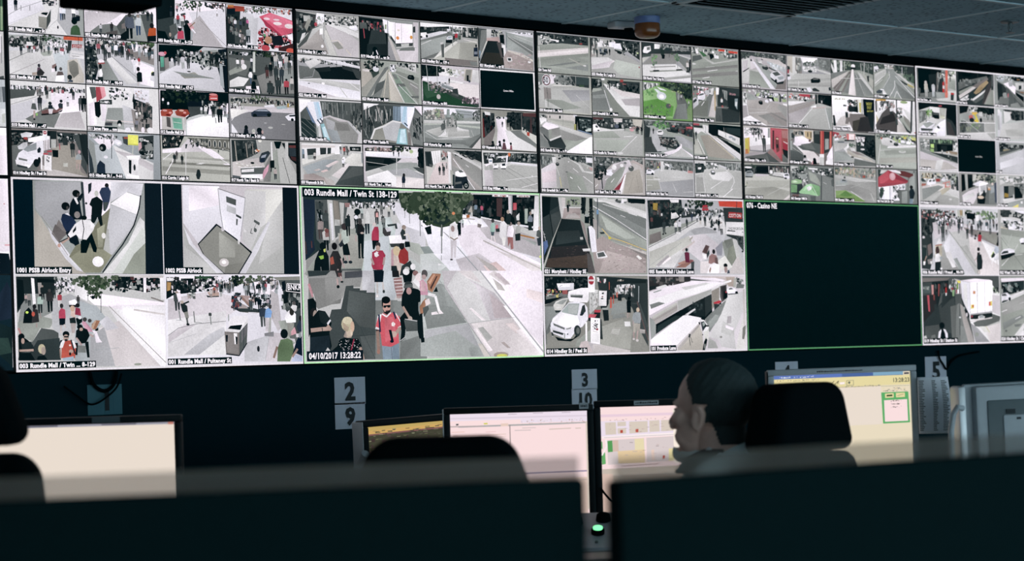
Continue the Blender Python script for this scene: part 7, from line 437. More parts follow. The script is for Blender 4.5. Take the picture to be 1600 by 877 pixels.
B5 1 1 | 020 Hindley St / Clar | b 9a9, p fef 17 42 336 28 335 70 287 83 28 97, p dcd 23 35 152 28 152 42 23 44, p 244 22 97 335 70 332 208 159 276 23 289, z 22 97 330 264 50 37 60 122 344 588 9aa 122, p ddd 21 399 331 236 330 278 144 373 20 426, p eee 121 303 331 222 331 243 132 345, p eef 17 275 98 255 146 304 144 359 46 371 18 399, p 566 23 282 73 269 96 303 29 309, p 344 27 385 107 365 107 379 26 419, e 122 130 352 17 30, p aaa 20 440 329 305 324 527 28 605, p 9a9 22 605 324 499 313 943 32 927, p 899 25 714 287 596 321 638 35 825, p 788 184 746 284 734 258 775 195 787, e 677 71 839 17 16, p ddd 180 911 319 721 317 804 254 927, p eee 218 899 316 832 314 936 229 929, l eee 10 17 550 91 516, l eee 10 199 663 274 623, l ddd 6 266 429 327 402
T0 0 3 |  | b 374, p 122 963 359 974 357 969 621 957 667, p 8b7 971 489 1001 485 992 1013 965 1017
T0 1 3 |  | b ccc, p eef 950 62 967 60 963 456 943 458, p 99a 966 104 979 103 972 674 958 676, p 455 934 963 988 936 999 1088 932 1073
T0 2 3 |  | b bcd, p 9ab 931 154 960 151 961 479 925 483, p 567 960 151 1017 145 1011 475 968 479, p dee 922 623 994 617 999 1133 913 1140, p cdc 949 738 993 711 989 923 946 926
T0 3 3 |  | b fff, p fef 913 163 1028 155 1020 978 898 984
B0 0 1 |  | b fff, p fef 948 17 1007 14 1001 767 935 767, e e9a 973 264 6 7, p e9a 969 688 1003 688 1003 704 969 704, p ddd 936 671 996 676 995 684 936 679, p 123 934 780 994 785 1012 1006 930 1006
B0 1 1 |  | b 134, p 235 927 196 976 68 1014 197 1009 455 922 479, p 133 921 504 1007 558 1000 970 915 838, p 254 919 658 974 660 995 815 915 838, p eef 1004 -74 1019 -74 1016 971 998 970'''
GX, GY = .0065*W, .007*H
PANELS = {
 'T0': (4, 'N', 'upper wall display at the left photo edge, only a bright sliver visible'),
 'T1': (4, 'N', 'upper wall display with sixteen pedestrian mall feeds, above the two white airlock pictures'),
 'T2': (4, 'N', 'upper wall display of sixteen feeds directly above the large green-framed mall picture'),
 'T3': (4, 'N', 'upper wall display of sixteen feeds with a green lawn and a round 50 sign'),
 'T4': (4, 'N', 'upper wall display of sixteen street feeds, directly above the blank display'),
 'T5': (4, 'W', 'upper wall display with white grid lines at the right photo edge'),
 'B0': (2, 'N', 'lower wall display at the left photo edge, showing only a white and dark sliver'),
 'B1': (2, 'W', 'lower wall display split in four with two white airlock rooms and two mall feeds'),
 'B2': (1, 'G', 'large wall display with a single mall picture of a man in a red shirt'),
 'B3': (2, 'W', 'lower wall display split in four with a white truck and a laneway roof'),
 'B4': (1, 'D', 'blank dark wall display with a thin green frame, captioned Casino'),
 'B5': (2, 'W', 'lower wall display split in four at the right photo edge, right of the blank one'),
}
roots = {}
for k, (n, style, label) in PANELS.items():
    col = int(k[1]); bot = 0 if k[0] == 'B' else 1
    r = thing('wall_display', label, 'screen', ((col-1)*W, 0, Z0+bot*H), 0, 'displays of the video wall'); roots[k] = r
    MB().box(.0006, W-.0006, .002, .115, .0006, H-.0006, .002).build('housing', M_BEZEL, r)
    aw, ah = W-2*GX, H-2*GY
    if style != 'N':
        c = {'W': (.80, .76, .82), 'G': (.50, .84, .50), 'D': (.10, .30, .14)}[style]
        p = Picture(aw+.010, ah+.010, 1)
        p.poly([(0, 0), (1000, 0), (1000, 1000), (0, 1000)], c)
        p.build('lit_border', M_SCREEN, r, (GX-.005, .0005, GY-.005))
    elif bot:
        p = Picture(aw, .003, 1); p.poly([(0, 0), (1000, 0), (1000, 1000), (0, 1000)], (.42, .42, .45)); p.build('lit_border', M_SCREEN, r, (GX, .0005, H-GY))
ROWS = FEEDS.split('\n')
for q in range(15):                  # unseen rest of the left displays: copied feeds, added for their light
    src = [x for x in ROWS if x.startswith('T3 ')][q]
    if q % 4 < 3: ROWS.append('T0 %d %d | | ' % (q//4, q % 4) + src.split('|', 2)[2])
    if q in (1, 5): ROWS.append('B0 %d 0 | | ' % (q//4) + [x for x in ROWS if x.startswith('B1 ')][2].split('|', 2)[2])
for i, row in enumerate(ROWS):
    key, cap, code = (q.strip() for q in row.split('|', 2)); k, rr, cc = key.split(); rr, cc = int(rr), int(cc)
    n, style, _ = PANELS[k]; r = roots[k]
    aw, ah = (W-2*GX)/n, (H-2*GY)/n; gp = {'N': .0034, 'W': .0032, 'G': .0, 'D': .0}[style]
    p = Picture(aw-gp, ah-gp, i+11); p.run(code)
    f = p.build('camera_feed', M_SCREEN, r, (GX+cc*aw+gp/2, 0, GY+(n-1-rr)*ah+gp/2))
    if not cap: continue
    q = Picture(aw-gp, ah-gp, 0); q.z = p.z+2e-5
    if cap.startswith('TOP:'):
        cap = cap[4:]; L = len(cap)*.0112*1000 if n == 1 and k == 'B2' else 165
        q.poly([(0, 0), (L+16, 0), (L+16, 54), (0, 54)], '012')
        q.text(8, 44, 36, 'fff', cap, width=L, bold=.03)
        if k == 'B2':
            d = Picture(aw-gp, ah-gp, 0); d.z = q.z
            d.poly([(0, 938), (222, 938), (222, 996), (0, 996)], '123'); d.text(8, 983, 36, 'fff', '04/10/2017 13:28:22', width=205, bold=.03)
            d.build('time_stamp', M_SCREEN, f)
    elif n == 4:
        L = len(cap)*18.0
        q.poly([(0, 893), (L+14, 893), (L+14, 990), (0, 990)], '012'); q.text(7, 974, 66, 'fff', cap, width=L, bold=.055)
    else:
        L = len(cap)*15.6
        q.poly([(0, 922), (L+12, 922), (L+12, 994), (0, 994)], '012'); q.text(6, 981, 48, 'fff', cap, width=L, bold=.045)
    q.build('caption', M_SCREEN, f)

# ------------------------------------------------------------------ things on the ceiling
c = at_z(1011, 27, ZC)
t = thing('warning_beacon', 'small amber warning beacon with a blue base hanging from the ceiling', 'beacon', (c.x, c.y, ZC))
MB().lathe([(.047, 0), (.047, -.021), (.045, -.024)], 40).build('base', M_BLUE, t)
MB().lathe([(.044, -.023), (.046, -.027), (.047, -.056), (.043, -.067), (.032, -.074), (.012, -.077)], 40).build('lens', M_AMBER, t)
MB().lathe([(.026, -.0232), (.026, -.0245)], 24).build('lens_gasket', M_BLACK, t)
c = at_z(973, 35, ZC)
t = thing('ceiling_sensor', 'small flat grey sensor box on the ceiling left of the amber beacon', 'sensor', (c.x, c.y, ZC), -.2)
MB().box(-.05, .05, -.03, .03, -.022, 0, .004).build('housing', M_GREY, t)
MB().lathe([(.017, -.020), (.017, -.028), (.010, -.033)], 20, Matrix.Translation((.022, -.004, 0))).build('sensor_eye', M_BLACK, t)
MB().lathe([(.010, -.021), (.008, -.026)], 16, Matrix.Translation((-.018, -.010, 0))).build('indicator', M_PAPER, t)
c = at_z(1578, 33, ZC)
t = thing('fire_sprinkler', 'small sprinkler head on the ceiling at the right photo edge', 'sprinkler', (c.x, c.y, ZC))
MB().lathe([(.036, 0), (.034, -.006), (.018, -.009)], 28).build('escutcheon', M_DKGREY, t)
s = MB().lathe([(.008, -.006), (.008, -.022), (.005, -.030)], 16)
for sx in (-1, 1): s.tube([(sx*.007, 0, -.014), (sx*.013, 0, -.026), (sx*.004, 0, -.042)], .0022, 6)
s.build('sprinkler_body', M_DKGREY, t)
MB().lathe([(.004, -.040), (.017, -.043), (.017, -.045)], 20).build('deflector', M_DKGREY, t)
# louvred air vent filling one ceiling tile
x0, x1, y0, y1 = 2.228+.006, 2.828-.006, -1.17+.006, -.57-.006
t = thing('air_vent', 'square louvred air vent set in the ceiling at the top edge', 'vent', ((x0+x1)/2, (y0+y1)/2, ZC))
hw = (x1-x0)/2
fr = MB()
for a, b, c2, d in ((-hw, hw, -hw, -hw+.03), (-hw, hw, hw-.03, hw), (-hw, -hw+.03, -hw, hw), (hw-.03, hw, -hw, hw)): fr.box(a, b, c2, d, -.010, -.0006, .002, 1)
fr.build('frame', M_GRID, t)
MB().box(-hw+.03, hw-.03, -hw+.03, hw-.03, -.003, -.001).build('backing', M_BLACK, t)
lv = MB()
for k in range(13):
    y = -hw+.05+k*(2*hw-.10)/12
    lv.box(-hw+.03, hw-.03, -.016, .016, -.001, .001, mtx=Matrix.Translation((0, y, -.0085)) @ Matrix.Rotation(.42, 4, 'X'))
lv.build('louvres', M_DKGREY, t)
# black box hanging at the top left
c = pt(173, 6, 5.2)
t = thing('hanging_unit', 'black box-shaped unit hanging from the ceiling at the upper left, over the mall feeds', 'ceiling unit', (c.x, c.y, ZC), 0)
zb = pt(173, 12, 5.2).z - ZC
MB().box(-.10, .10, -.07, .07, zb, zb+.14, .008).build('body', M_BLACK, t)
MB().box(-.088, .088, -.075, -.068, zb+.012, zb+.128, .003).build('front_plate', M_BLACK, t)
MB().box(-.012, .012, -.012, .012, zb+.138, 0).box(-.05, .05, -.04, .04, -.008, 0).build('bracket', M_BLACK, t)

# ------------------------------------------------------------------ paper signs under the display wall
def sign(px0, py0, px1, py1, txt, label, m=M_PAPER, bold=.04, dy=0.0):
    yy = -.0225-dy
    a = at_y(px0, py0, yy); b = at_y(px1, py1, yy); w, h = b.x-a.x, a.z-b.z
    t = thing('number_sign', label, 'sign', (a.x, yy, b.z), 0, 'numbered signs under the display wall')
    bm = MB(); n = 8
    for i in range(n):
        bm.box(w*i/n, w*(i+1)/n, -.0006+.0008*math.sin(i*.7), .0006+.0008*math.sin(i*.7), 0, h)
    bm.build('sheet', m, t, False)
    vs, fs, x1 = text_tris(txt, bold); sc = h*.66/.73; tw = x1*sc; me = bpy.data.meshes.new('numeral')
    me.from_pydata([((w-tw)/2+x*sc, -.0026, h*.17+y*sc) for x, y in vs], [], fs); link('numeral', me, M_INK, t, False)
    return t
sign(136, 602, 191, 647, '1', 'teal number card with a black upright stroke above the beige monitor', M_PAPER2)
sign(522, 590.5, 571, 631, '2', 'white card with the numeral 2 under the large mall picture')
sign(523, 630.5, 571, 669, '9', 'white card with the numeral 9 hanging below the 2')
sign(893, 578, 933, 608, '3', 'white card with the numeral 3 between two lower displays')
sign(893, 608.5, 933, 640, '10', 'white card with the numeral 10 partly hidden behind a monitor top')
sign(1211, 566, 1247, 597, '4', 'white card with the numeral 4 peeking above the grey-framed monitor')
sign(1445, 558, 1479, 600, '5', 'white card with the numeral 5 above the printed list')
def wire(pts, r, label, y=-.032):
    P = [at_y(px, py, y) for px, py in pts]; Q = []
    for i in range(len(P)-1):                                  # Catmull-Rom
        p0, p1, p2, p3 = P[max(i-1, 0)], P[i], P[i+1], P[min(i+2, len(P)-1)]
        for k in range(6):
            u = k/6; Q.append(.5*((2*p1)+(p2-p0)*u+(2*p0-5*p1+4*p2-p3)*u*u+(3*p1-p0-3*p2+p3)*u**3))
    Q.append(P[-1])
    tag(MB().tube(Q, r, 8).build('hanging_cable', M_BLACK), label, 'cable', 'loose cables under the display wall')
wire([(140, 581), (146, 600), (158, 610), (168, 610), (177, 602), (181, 590), (182, 580)], .0055, 'thick black cable loop across the teal number card')
wire([(100, 604), (122, 620), (138, 631), (150, 631), (165, 622), (182, 606), (190, 584)], .003, 'thin black cable sagging across the teal number card', -.040)
wire([(1466, 548), (1468, 560), (1474, 570), (1479, 577), (1486, 566), (1500, 556), (1530, 550)], .004, 'black cable drooping beside the numeral 5 card')

# ------------------------------------------------------------------ desks
def desk(px, d, label, w=1.7, yaw=0.0, dep=.75):
    p = pt(px, 700, d); t = thing('desk', label, 'desk', (p.x, p.y, 0), YAW+yaw)
    MB().box(-w/2, w/2, -dep*.5, dep*.5, .735, .765, .006).build('desk_top', M_DESK, t)
    for sx in (-1, 1):
        MB().box(sx*(w/2-.06)-.025, sx*(w/2-.06)+.025, -dep*.42, dep*.42, 0, .735, .004).build('leg', M_DKGREY, t)
    MB().box(-w/2+.09, w/2-.09, dep*.40, dep*.43, .25, .735, .003).build('modesty_panel', M_DKGREY, t)
    return t
desk(110, 5.62, 'grey desk under the beige lit monitor at the left', 1.0)
desk(1000, 6.26, 'long grey desk carrying the row of lit monitors in the middle', 1.66)

# ------------------------------------------------------------------ monitors
MONS = dict((q.strip() for q in r.split('|', 1)) for r in '''MA | b fdd, p ede 0 0 1000 0 1000 98 0 98, p dcd 0 35 1000 40 1000 52 0 46, p fdd 0 63 515 64 515 105 0 96, l bab 6 424 14 488 14, l bab 6 607 11 680 9, l bab 6 817 11 881 10, z 506 64 991 109 40 7 12 cb9 b98 dcb c87, p aaa 58 112 1000 104 1000 119 58 126, p baa 0 110 241 111 241 121 0 121, p dd3 245 89 273 88 273 101 245 102, p 344 42 91 60 89 60 103 42 105, p ecb 369 98 424 97 424 123 369 124, p fdd 0 135 433 124 433 499 0 502, l eba 5 7 168 103 166, l dba 5 7 202 405 197, l dba 3 7 219 405 218, l caa 5 21 197 58 196, l ebb 5 259 173 332 171, p 334 222 235 253 234 253 248 222 249, l a98 5 268 243 332 240, l 877 8 435 112 435 591, p fdd 442 130 989 115 989 559 442 568, l cbb 7 469 166 588 166, l cbb 6 524 145 625 145, l cba 7 721 164 881 159, l cba 7 913 161 954 161, p 98a 0 571 989 553 989 566 0 585, p fdd 0 585 989 568 989 617 0 640, p ecb 0 629 989 617 989 1032 0 998, p dcb 989 98 1000 98 1000 917 989 916, p 998 1002 98 1007 98 1007 1033 1002 1032, l baa 5 0 663 989 640
MB | b fdd, p fdd 0 0 1000 0 1000 93 0 84, p ecd 0 66 1000 63 1000 87 0 90, z 7 105 529 138 30 12 6 b99 cbb a88, p ede 0 127 529 131 529 273 0 271, p dcb 31 140 110 138 112 250 33 253, p dcb 122 138 184 136 184 177 122 178, p dcb 122 196 184 194 184 245 122 246, p dcb 208 138 342 136 342 238 208 247, p dcb 355 134 429 132 429 235 355 237, p dcb 441 132 529 131 529 231 441 235, z 35 140 529 249 22 25 5 baa b99 caa, p c43 141 212 160 212 160 239 141 240, p c54 253 208 274 206 274 236 253 237, p fee 7 266 529 249 529 276 7 286, l cbb 5 21 278 529 267, p dcc 42 303 314 292 316 515 45 528, p dcc 330 290 548 280 548 503 330 512, p 5a5 45 309 81 305 83 409 47 413, p dba 83 305 124 304 126 405 85 409, p eda 244 296 311 294 313 400 245 403, p ec9 119 405 314 396 318 516 121 518, p ecb 364 402 384 400 385 499 366 501, p ed9 491 395 625 385 625 499 491 508, p c43 446 455 462 454 462 484 446 485, z 127 323 529 503 14 29 5 baa caa 988, p 6b6 0 422 26 414 29 519 2 525, p 7b7 -4 314 8 314 10 380 -4 380, l fee 14 2 440 40 357 35 296, p fdd 2 531 529 512 529 545 2 561, l 977 5 146 543 414 530, p ba9 2 567 1000 539 1000 1070 2 1043, p cba 2 567 529 551 529 623 2 639, l dcb 7 290 557 290 641, l dcb 7 424 548 424 620, l dcb 7 489 544 489 622, l 988 5 12 634 529 623, l baa 5 2 682 529 671, p dba 0 609 79 611 79 1046 0 1043, p fed 529 32 1000 33 1000 539 529 527
MC | b edb, p 46a 0 0 1000 0 1000 33 0 33, p 57c 0 0 502 0 502 32 0 31, p 7ac 730 -1 953 -1 953 30 730 30, z 25 10 293 27 26 11 9 eef cde abd, p edb 950 2 1000 1 1000 32 950 32, p 445 957 11 994 11 994 26 957 27, p ed9 0 33 1000 33 1000 120 0 126, z 6 40 338 56 34 8 8 776 998 a98, l 344 7 32 91 38 71 55 76 56 103, p 344 47 85 61 83 61 103 47 104, l 222 5 420 92 443 66, l 222 5 448 96 475 67 466 96, p fee 484 81 519 79 519 98 484 100, l 887 4 534 67 584 66 584 110 534 112 534 67, z 543 75 575 103 8 9 9 344 677, t 344 871 97 40 13:28:23, l ba8 5 0 129 784 124, z 502 114 784 131 30 11 7 998 776 ba9, p edc 0 134 784 131 784 822 0 813, l bb9 5 784 131 994 132, z 793 139 980 185 24 16 8 ba9 998 dc9, z 798 169 839 181 8 8 8 344 665, p 5b6 784 188 983 188 988 472 790 475, p ed9 812 200 875 198 875 238 812 240, p ed9 892 198 957 197 957 237 892 238, p 353 823 212 866 210 866 226 823 228, l 997 5 901 224 948 211, p fdd 803 261 972 258 974 456 804 458, z 852 261 930 276 14 8 6 543 655, z 852 290 939 305 16 8 6 543 655, z 852 319 932 333 14 8 6 543 655, p edb 0 484 1000 478 1000 1013 0 1001, p dcb 1000 0 1006 0 1006 1013 1000 1013
ML | b edc, p 99a 0 0 1000 0 1000 17 0 20, p 667 102 2 396 1 396 15 102 16, p 667 622 3 803 2 803 14 622 14, p c76 967 0 995 0 995 20 967 20
MS | b 332, p da5 0 0 1000 0 1000 54 0 73, p ca5 0 0 759 1 759 26 0 38, p 855 0 73 1000 54 1000 69 0 88, p 443 0 88 1000 73 1000 188 0 208, z 9 35 777 229 90 46 10 664 554 886 443 544, z 9 112 777 306 50 36 38 332 433 443'''.split('\n'))
def monitor(key, px, py, d, w, h, label, bez=.017, frame=M_BEZEL, yaw=0.0, roll=0.0, base=.765, side=M_BEZEL, back=False, btop=None):
    """px, py: upper left corner of the lit area (of the shell when seen from behind)"""
    p = pt(px, py, d); R = Matrix.Rotation(YAW+yaw, 4, 'Z') @ Matrix.Rotation(roll, 4, 'Y')
    t = thing('computer_monitor', label, 'monitor', p, 0, 'computer monitors on the desks')
    t.rotation_euler = R.to_euler()
    bt = btop or bez
    # local: x right, y away from the viewer of the screen, z up; screen spans 0..w, -h..0
    fr = MB()
    if not back:
        fr.box(-bez, w+bez, -.006, .030, 0, bt, .003).box(-bez, w+bez, -.006, .030, -h-bez*1.3, -h, .003)
        fr.box(-bez, 0, -.006, .030, -h, 0, .003).box(w, w+bez, -.006, .030, -h, 0, .003)
        fr.box(-bez+.002, w+bez-.002, .004, .045, -h-bez, bt-.002, .008)
        fr.box(w*.12, w*.88, .04, .075, -h*.85, -h*.12, .015).build('housing', frame, t)
        if side is not frame:
            MB().box(-bez-.003, -bez, -.004, .042, -h-bez, bt-.004, .001).build('side_trim', side, t)
        pic = Picture(w, h, 5, shown); pic.run(MONS[key]); pic.build('screen', M_MON, t, (0, .0035, -h))
        y0, y1 = .05, .10
    else:
        fr.box(0, w, 0, .022, -h, 0, .006).box(.020, w-.02, -.035, .002, -h+.02, -.006, .010)
        fr.build('housing', frame, t)
        MB().box(.05, w-.05, -.0375, -.034, -h*.9, -.045, .004).build('back_recess', M_DKGREY, t)
        MB().box(.092, w-.06, -.0405, -.036, -h*.88, -.085, .005).build('back_cover', frame, t)
        MB().box(.10, .125, -.042, -.040, -.082, -.070).box(.128, .140, -.042, -.040, -.098, -.092).build('cable_socket', M_INK, t)
        pb = Picture(w-.03, h-.03, 2); pb.poly([(0, 0), (1000, 0), (1000, 1000), (0, 1000)], '122')
        o = pb.build('screen', M_BEZEL, t, (w-.015, .0226, -h+.015)); o.rotation_euler = (0, 0, math.pi)
        y0, y1 = -.09, -.045
    zb = base-p.z
    MB().box(w/2-.03, w/2+.03, y0, y1, zb+.008, -h*.45, .006).build('stand_neck', frame if frame is not M_BEZEL else M_BLACK, t)
    MB().box(w/2-.11, w/2+.11, y0-.09, y1+.07, zb+.0005, zb+.016, .006).build('stand_base', frame if frame is not M_BEZEL else M_BLACK, t)
    return t
def sticker(t, x0, x1, z0, z1, m=M_PAPER, n=0, y=-.0072):
    s = MB().box(x0, x1, y-.0006, y, z0, z1).build('name_label', m, t, False)
    if n:                                                        # small worn lettering
        g = MB(); R = random.Random(n); x = x0+.004
        while x < x1-.004:
            e = min(x1-.003, x+R.uniform(.002, .006)); g.box(x, e, y-.0009, y-.0005, z0+(z1-z0)*.3, z0+(z1-z0)*R.uniform(.6, .75)); x = e+.0012
        g.build('lettering', M_INK, s, False)
mA = monitor('MA', 703, 648, 6.24, .3835, .301, 'black-framed monitor with a pink-white window, left of the seated man', bez=.018, side=M_SILVER)
mB = monitor('MB', 938, 637, 6.24, .3835, .306, 'black-framed monitor showing a street map, in front of the man\'s face', bez=.018)
mC = monitor('MC', 1209, 588, 6.22, .3805, .304, 'grey-framed monitor with a cream window, behind the dark headrest', bez=.017, frame=M_GREY, roll=-.010)
mL = monitor('ML', -30, 668, 5.60, .486, .300, 'black-framed monitor with a plain beige screen at the far left', bez=.018)
mS = monitor('MS', 574, 668, 6.55, .44, .30, 'dark-screened monitor with an orange top bar, angled behind the mid chair', bez=.020, yaw=.80, roll=-.022, side=M_SILVER)
sticker(mA, .362, .388, .0055, .0225, M_GREY, 3)
sticker(mB, .094, .163, .004, .016, M_GREY, 4)
sticker(mC, .115, .250, .003, .012, M_GREY, 5)
sticker(mL, .281, .351, .0025, .0180, M_DKGREY)
# the silver arm at the lower left of the small angled monitor
MB().tube([(-.03, -.02, -.075), (-.02, .01, -.10), (.0, .05, -.12), (.10, .075, -.15)], [.012, .013, .014, .016], 12).build('support_arm', M_SILVER, mS)
q = [mB.matrix_world.inverted() @ Vector((0, 0, 0))]
MB().tube([(-.006, -.010, -.225), (.004, -.018, -.240), (.018, -.022, -.258), (.034, -.025, -.270), (.06, -.02, -.285)], .003, 8).build('cable', M_BLACK, mB)
mD = monitor('MB', 1505, 601, 5.9, .43, .34, 'grey monitor seen from behind at the right edge', frame=M_GREY, yaw=.16, base=.765, back=True, roll=-.02)
MB().box(-.022, .0, -.02, .05, -.30, -.004, .008).build('side_frame', M_SILVER, mD)
MB().tube([(-.012, -.02, -.062), (-.030, -.03, -.058), (-.040, -.025, -.075), (-.043, -.01, -.12), (-.043, 0, -.30)], .008, 10).build('side_handle', M_GREY, mD)
desk(1660, 6.02, 'grey desk under the monitor turned away at the right', .56)

# printed list hanging beside the grey-framed monitor
p = pt(1433, 590, 6.20)
t = thing('printed_list', 'long printed list of small black rows hanging beside the grey-framed monitor', 'paper', p, YAW)
vw, vh, nx, nz = .083, .157, 10, 14
me = bpy.data.meshes.new('sheet'); vv = []; ff = []
def curl(u, v): return Vector((u*vw*(1+.10*math.sin(v*2.6)), -.012*math.sin(u*2.6)-.006*v, -v*vh))
for j in range(nz+1):
    for i in range(nx+1): vv.append(curl(i/nx, j/nz))
for j in range(nz):
    for i in range(nx): a = j*(nx+1)+i; ff.append((a, a+1, a+nx+2, a+nx+1))
me.from_pydata(vv, [], ff); sh = link('sheet', me, M_LIST, t)
sm = sh.modifiers.new('thick', 'SOLIDIFY'); sm.thickness = .0008
me = bpy.data.meshes.new('print'); vv = []; ff = []; R = random.Random(3)
for c0, c1 in ((.03, .22), (.44, .62), (.74, .95)):
    for k in range(30):
        v = .06+k*.030; u = c0; e = c1-R.uniform(0, .09)
        n = len(vv); vv += [curl(u, v)-Vector((0, .0016, 0)), curl(e, v)-Vector((0, .0016, 0)), curl(e, v+.015)-Vector((0, .0016, 0)), curl(u, v+.015)-Vector((0, .0016, 0))]; ff.append((n, n+1, n+2, n+3))
me.from_pydata(vv, [], ff); link('print', me, M_DKGREY, t, False)

# intercom console in the gap between the partitions
p = pt(936, 832, 6.0)
t = thing('intercom_console', 'small grey intercom console with a glowing green button, in the gap between partitions', 'console', (p.x, p.y, .765), YAW)
SL = Matrix.Translation((0, -.10, .016)) @ Matrix.Rotation(.38, 4, 'X')       # the sloping top of the console
MB().prism([(-.10, 0), (.10, 0), (.10, .094), (-.10, .016)], -.11, .11, .006, 3, Matrix.Rotation(math.pi/2, 4, 'Z')).build('console_body', M_GREY, t)
def on_top(x, y): return SL @ Matrix.Translation((x, y, .001))
MB().lathe([(.018, -.002), (.018, .010), (.015, .013)], 24, on_top(-.004, .085)).build('button_collar', M_BLACK, t)
MB().lathe([(.0130, .011), (.0130, .017), (.008, .019)], 24, on_top(-.004, .085)).build('button', M_LED, t)
for x, y in ((-.060, .150), (.014, .165)):
    MB().lathe([(.020, -.002), (.018, .014), (.014, .017)], 20, on_top(x, y)).build('knob', M_BLACK, t)
MB().lathe([(.005, -.001), (.004, .003)], 12, on_top(-.010, .030)).build('screw', M_DKGREY, t)
p = pt(940, 868, 5.78)
t = thing('notepad', 'loose pale paper pad lying on the desk below the console', 'paper', (p.x, p.y, .7655), YAW+.2)
MB().box(-.07, .07, -.10, .10, 0, .006, .001).build('pad', M_DESK, t)
MB().box(-.07, .07, .09, .102, 0, .008, .001).build('binding', M_DKGREY, t)

# ------------------------------------------------------------------ office chairs
def chair(px, py, d, turn, label, gap=.003):
    """px, py, d: middle of the headrest; turn: degrees the chair faces to the left of straight ahead"""
    p = pt(px, py, d); rz = YAW + math.pi/2 + math.radians(turn)          # local +x is the way the chair faces
    f = Vector((math.cos(rz), math.sin(rz), 0)); o = p + f*.27; o.z = 0
    t = thing('office_chair', label, 'chair', o, rz, 'black office chairs with headrests')
    zh = p.z
    rot = Matrix.Translation((-.27, 0, zh)) @ Matrix.Rotation(math.pi/2, 4, 'Z')     # prism x -> local y
    out = rounded([(-.178, -.082), (.178, -.082), (.122, .078), (-.122, .078)], [.026, .026, .062, .062], 9)
    MB().prism(out, -.055, .055, .026, 5, rot).build('headrest', M_FABRIC, t)
    ob = rounded([(-.17, -.50), (.17, -.50), (.205, -.25), (.190, -.082-gap), (-.190, -.082-gap), (-.205, -.25)], [.06, .06, .1, .055, .055, .1], 8)
    MB().prism(ob, -.034, .052, .022, 4, rot).build('backrest', M_FABRIC, t)
    MB().tube([(-.29, 0, zh-.10), (-.29, 0, zh-.02)], .016, 10).build('headrest_post', M_BLACK, t)
    zs = .445
    seat = rounded([(-.25, -.24), (.25, -.24), (.25, .24), (-.25, .24)], [.08]*4, 6)
    MB().prism(seat, zs-.08, zs, .025, 4, Matrix(((1, 0, 0, 0), (0, 0, 1, 0), (0, 1, 0, 0), (0, 0, 0, 1)))).build('seat', M_FABRIC, t)
    MB().tube([(-.20, 0, .41), (-.33, 0, .42), (-.345, 0, zh-.45), (-.31, 0, zh-.30)], .022, 10).build('back_bracket', M_BLACK, t)
    for sy in (-1, 1):
        MB().tube([(.06, sy*.22, .42), (.06, sy*.285, .44), (.05, sy*.285, .58)], .014, 10).box(-.10, .16, sy*.285-.035, sy*.285+.035, .575, .603, .012).build('armrest', M_BLACK, t)
    MB().lathe([(.027, .09), (.027, .28), (.018, .285), (.018, .40)], 18).build('gas_column', M_BLACK, t)
    for k in range(5):
        a = 2*math.pi*k/5+.3; c, s = math.cos(a), math.sin(a)
        MB().tube([(.02*c, .02*s, .10), (.29*c, .29*s, .075)], [.024, .016], 10).build('base_leg', M_BLACK, t)
        MB().lathe([(.027, -.011), (.030, -.006), (.030, .006), (.027, .011)], 18, Matrix.Translation((.29*c, .29*s, .0305)) @ Matrix.Rotation(a, 4, 'Z') @ Matrix.Rotation(math.pi/2, 4, 'X')).build('castor', M_BLACK, t)
    return t, f, rz
ch1, F1, rz1 = chair(1248, 651, 5.15, 52, 'black office chair with a rounded headrest directly behind the seated man')
chair(692, 752, 3.9, 0, 'black office chair in front of the dark-screened and pink-white monitors')
chair(-108, 628, 4.0, 0, 'black office chair cut off by the left photo edge', .014)

# ------------------------------------------------------------------ the seated man
def remeshed(mb, vox, smooth_it=4):
    me = bpy.data.meshes.new('raw'); mb.bm.to_mesh(me); mb.bm.free()
    ob = bpy.data.objects.new('raw', me); COL.objects.link(ob)
    m = ob.modifiers.new('r', 'REMESH'); m.mode = 'VOXEL'; m.voxel_size = vox
    s = ob.modifiers.new('s', 'SMOOTH'); s.factor = .5; s.iterations = smooth_it
    dg = bpy.context.evaluated_depsgraph_get(); dg.update()
    out = bpy.data.meshes.new_from_object(ob.evaluated_get(dg)); bpy.data.objects.remove(ob); bpy.data.meshes.remove(me)
    return out
def shell(src, name, keep, off, m, parent, wob=0.0, thick=.004):
    """a garment or the hair: the part of the body surface for which keep(p) is true, lifted off it by off(p)"""
    vs = [v.co.copy() for v in src.vertices]; ns = [v.normal.copy() for v in src.vertices]
    fs = [tuple(p.vertices) for p in src.polygons if keep(p.center)]
    ids = {}; V = []; Fc = []
    for f in fs:
        g = []
        for i in f:
            if i not in ids:
                ids[i] = len(V); p = vs[i]; d = off(p) if callable(off) else off
                if wob: d += wob*(math.sin(p.z*95+p.x*40)+math.sin(p.y*70-p.z*50+p.x*60))
                V.append(p+ns[i]*d)
            g.append(ids[i])
        Fc.append(tuple(g))
    me = bpy.data.meshes.new(name); me.from_pydata(V, [], Fc); o = link(name, me, m, parent)
    for p in me.polygons: p.use_smooth = True
    sm = o.modifiers.new('thick', 'SOLIDIFY'); sm.thickness = thick; sm.offset = -1
    return o
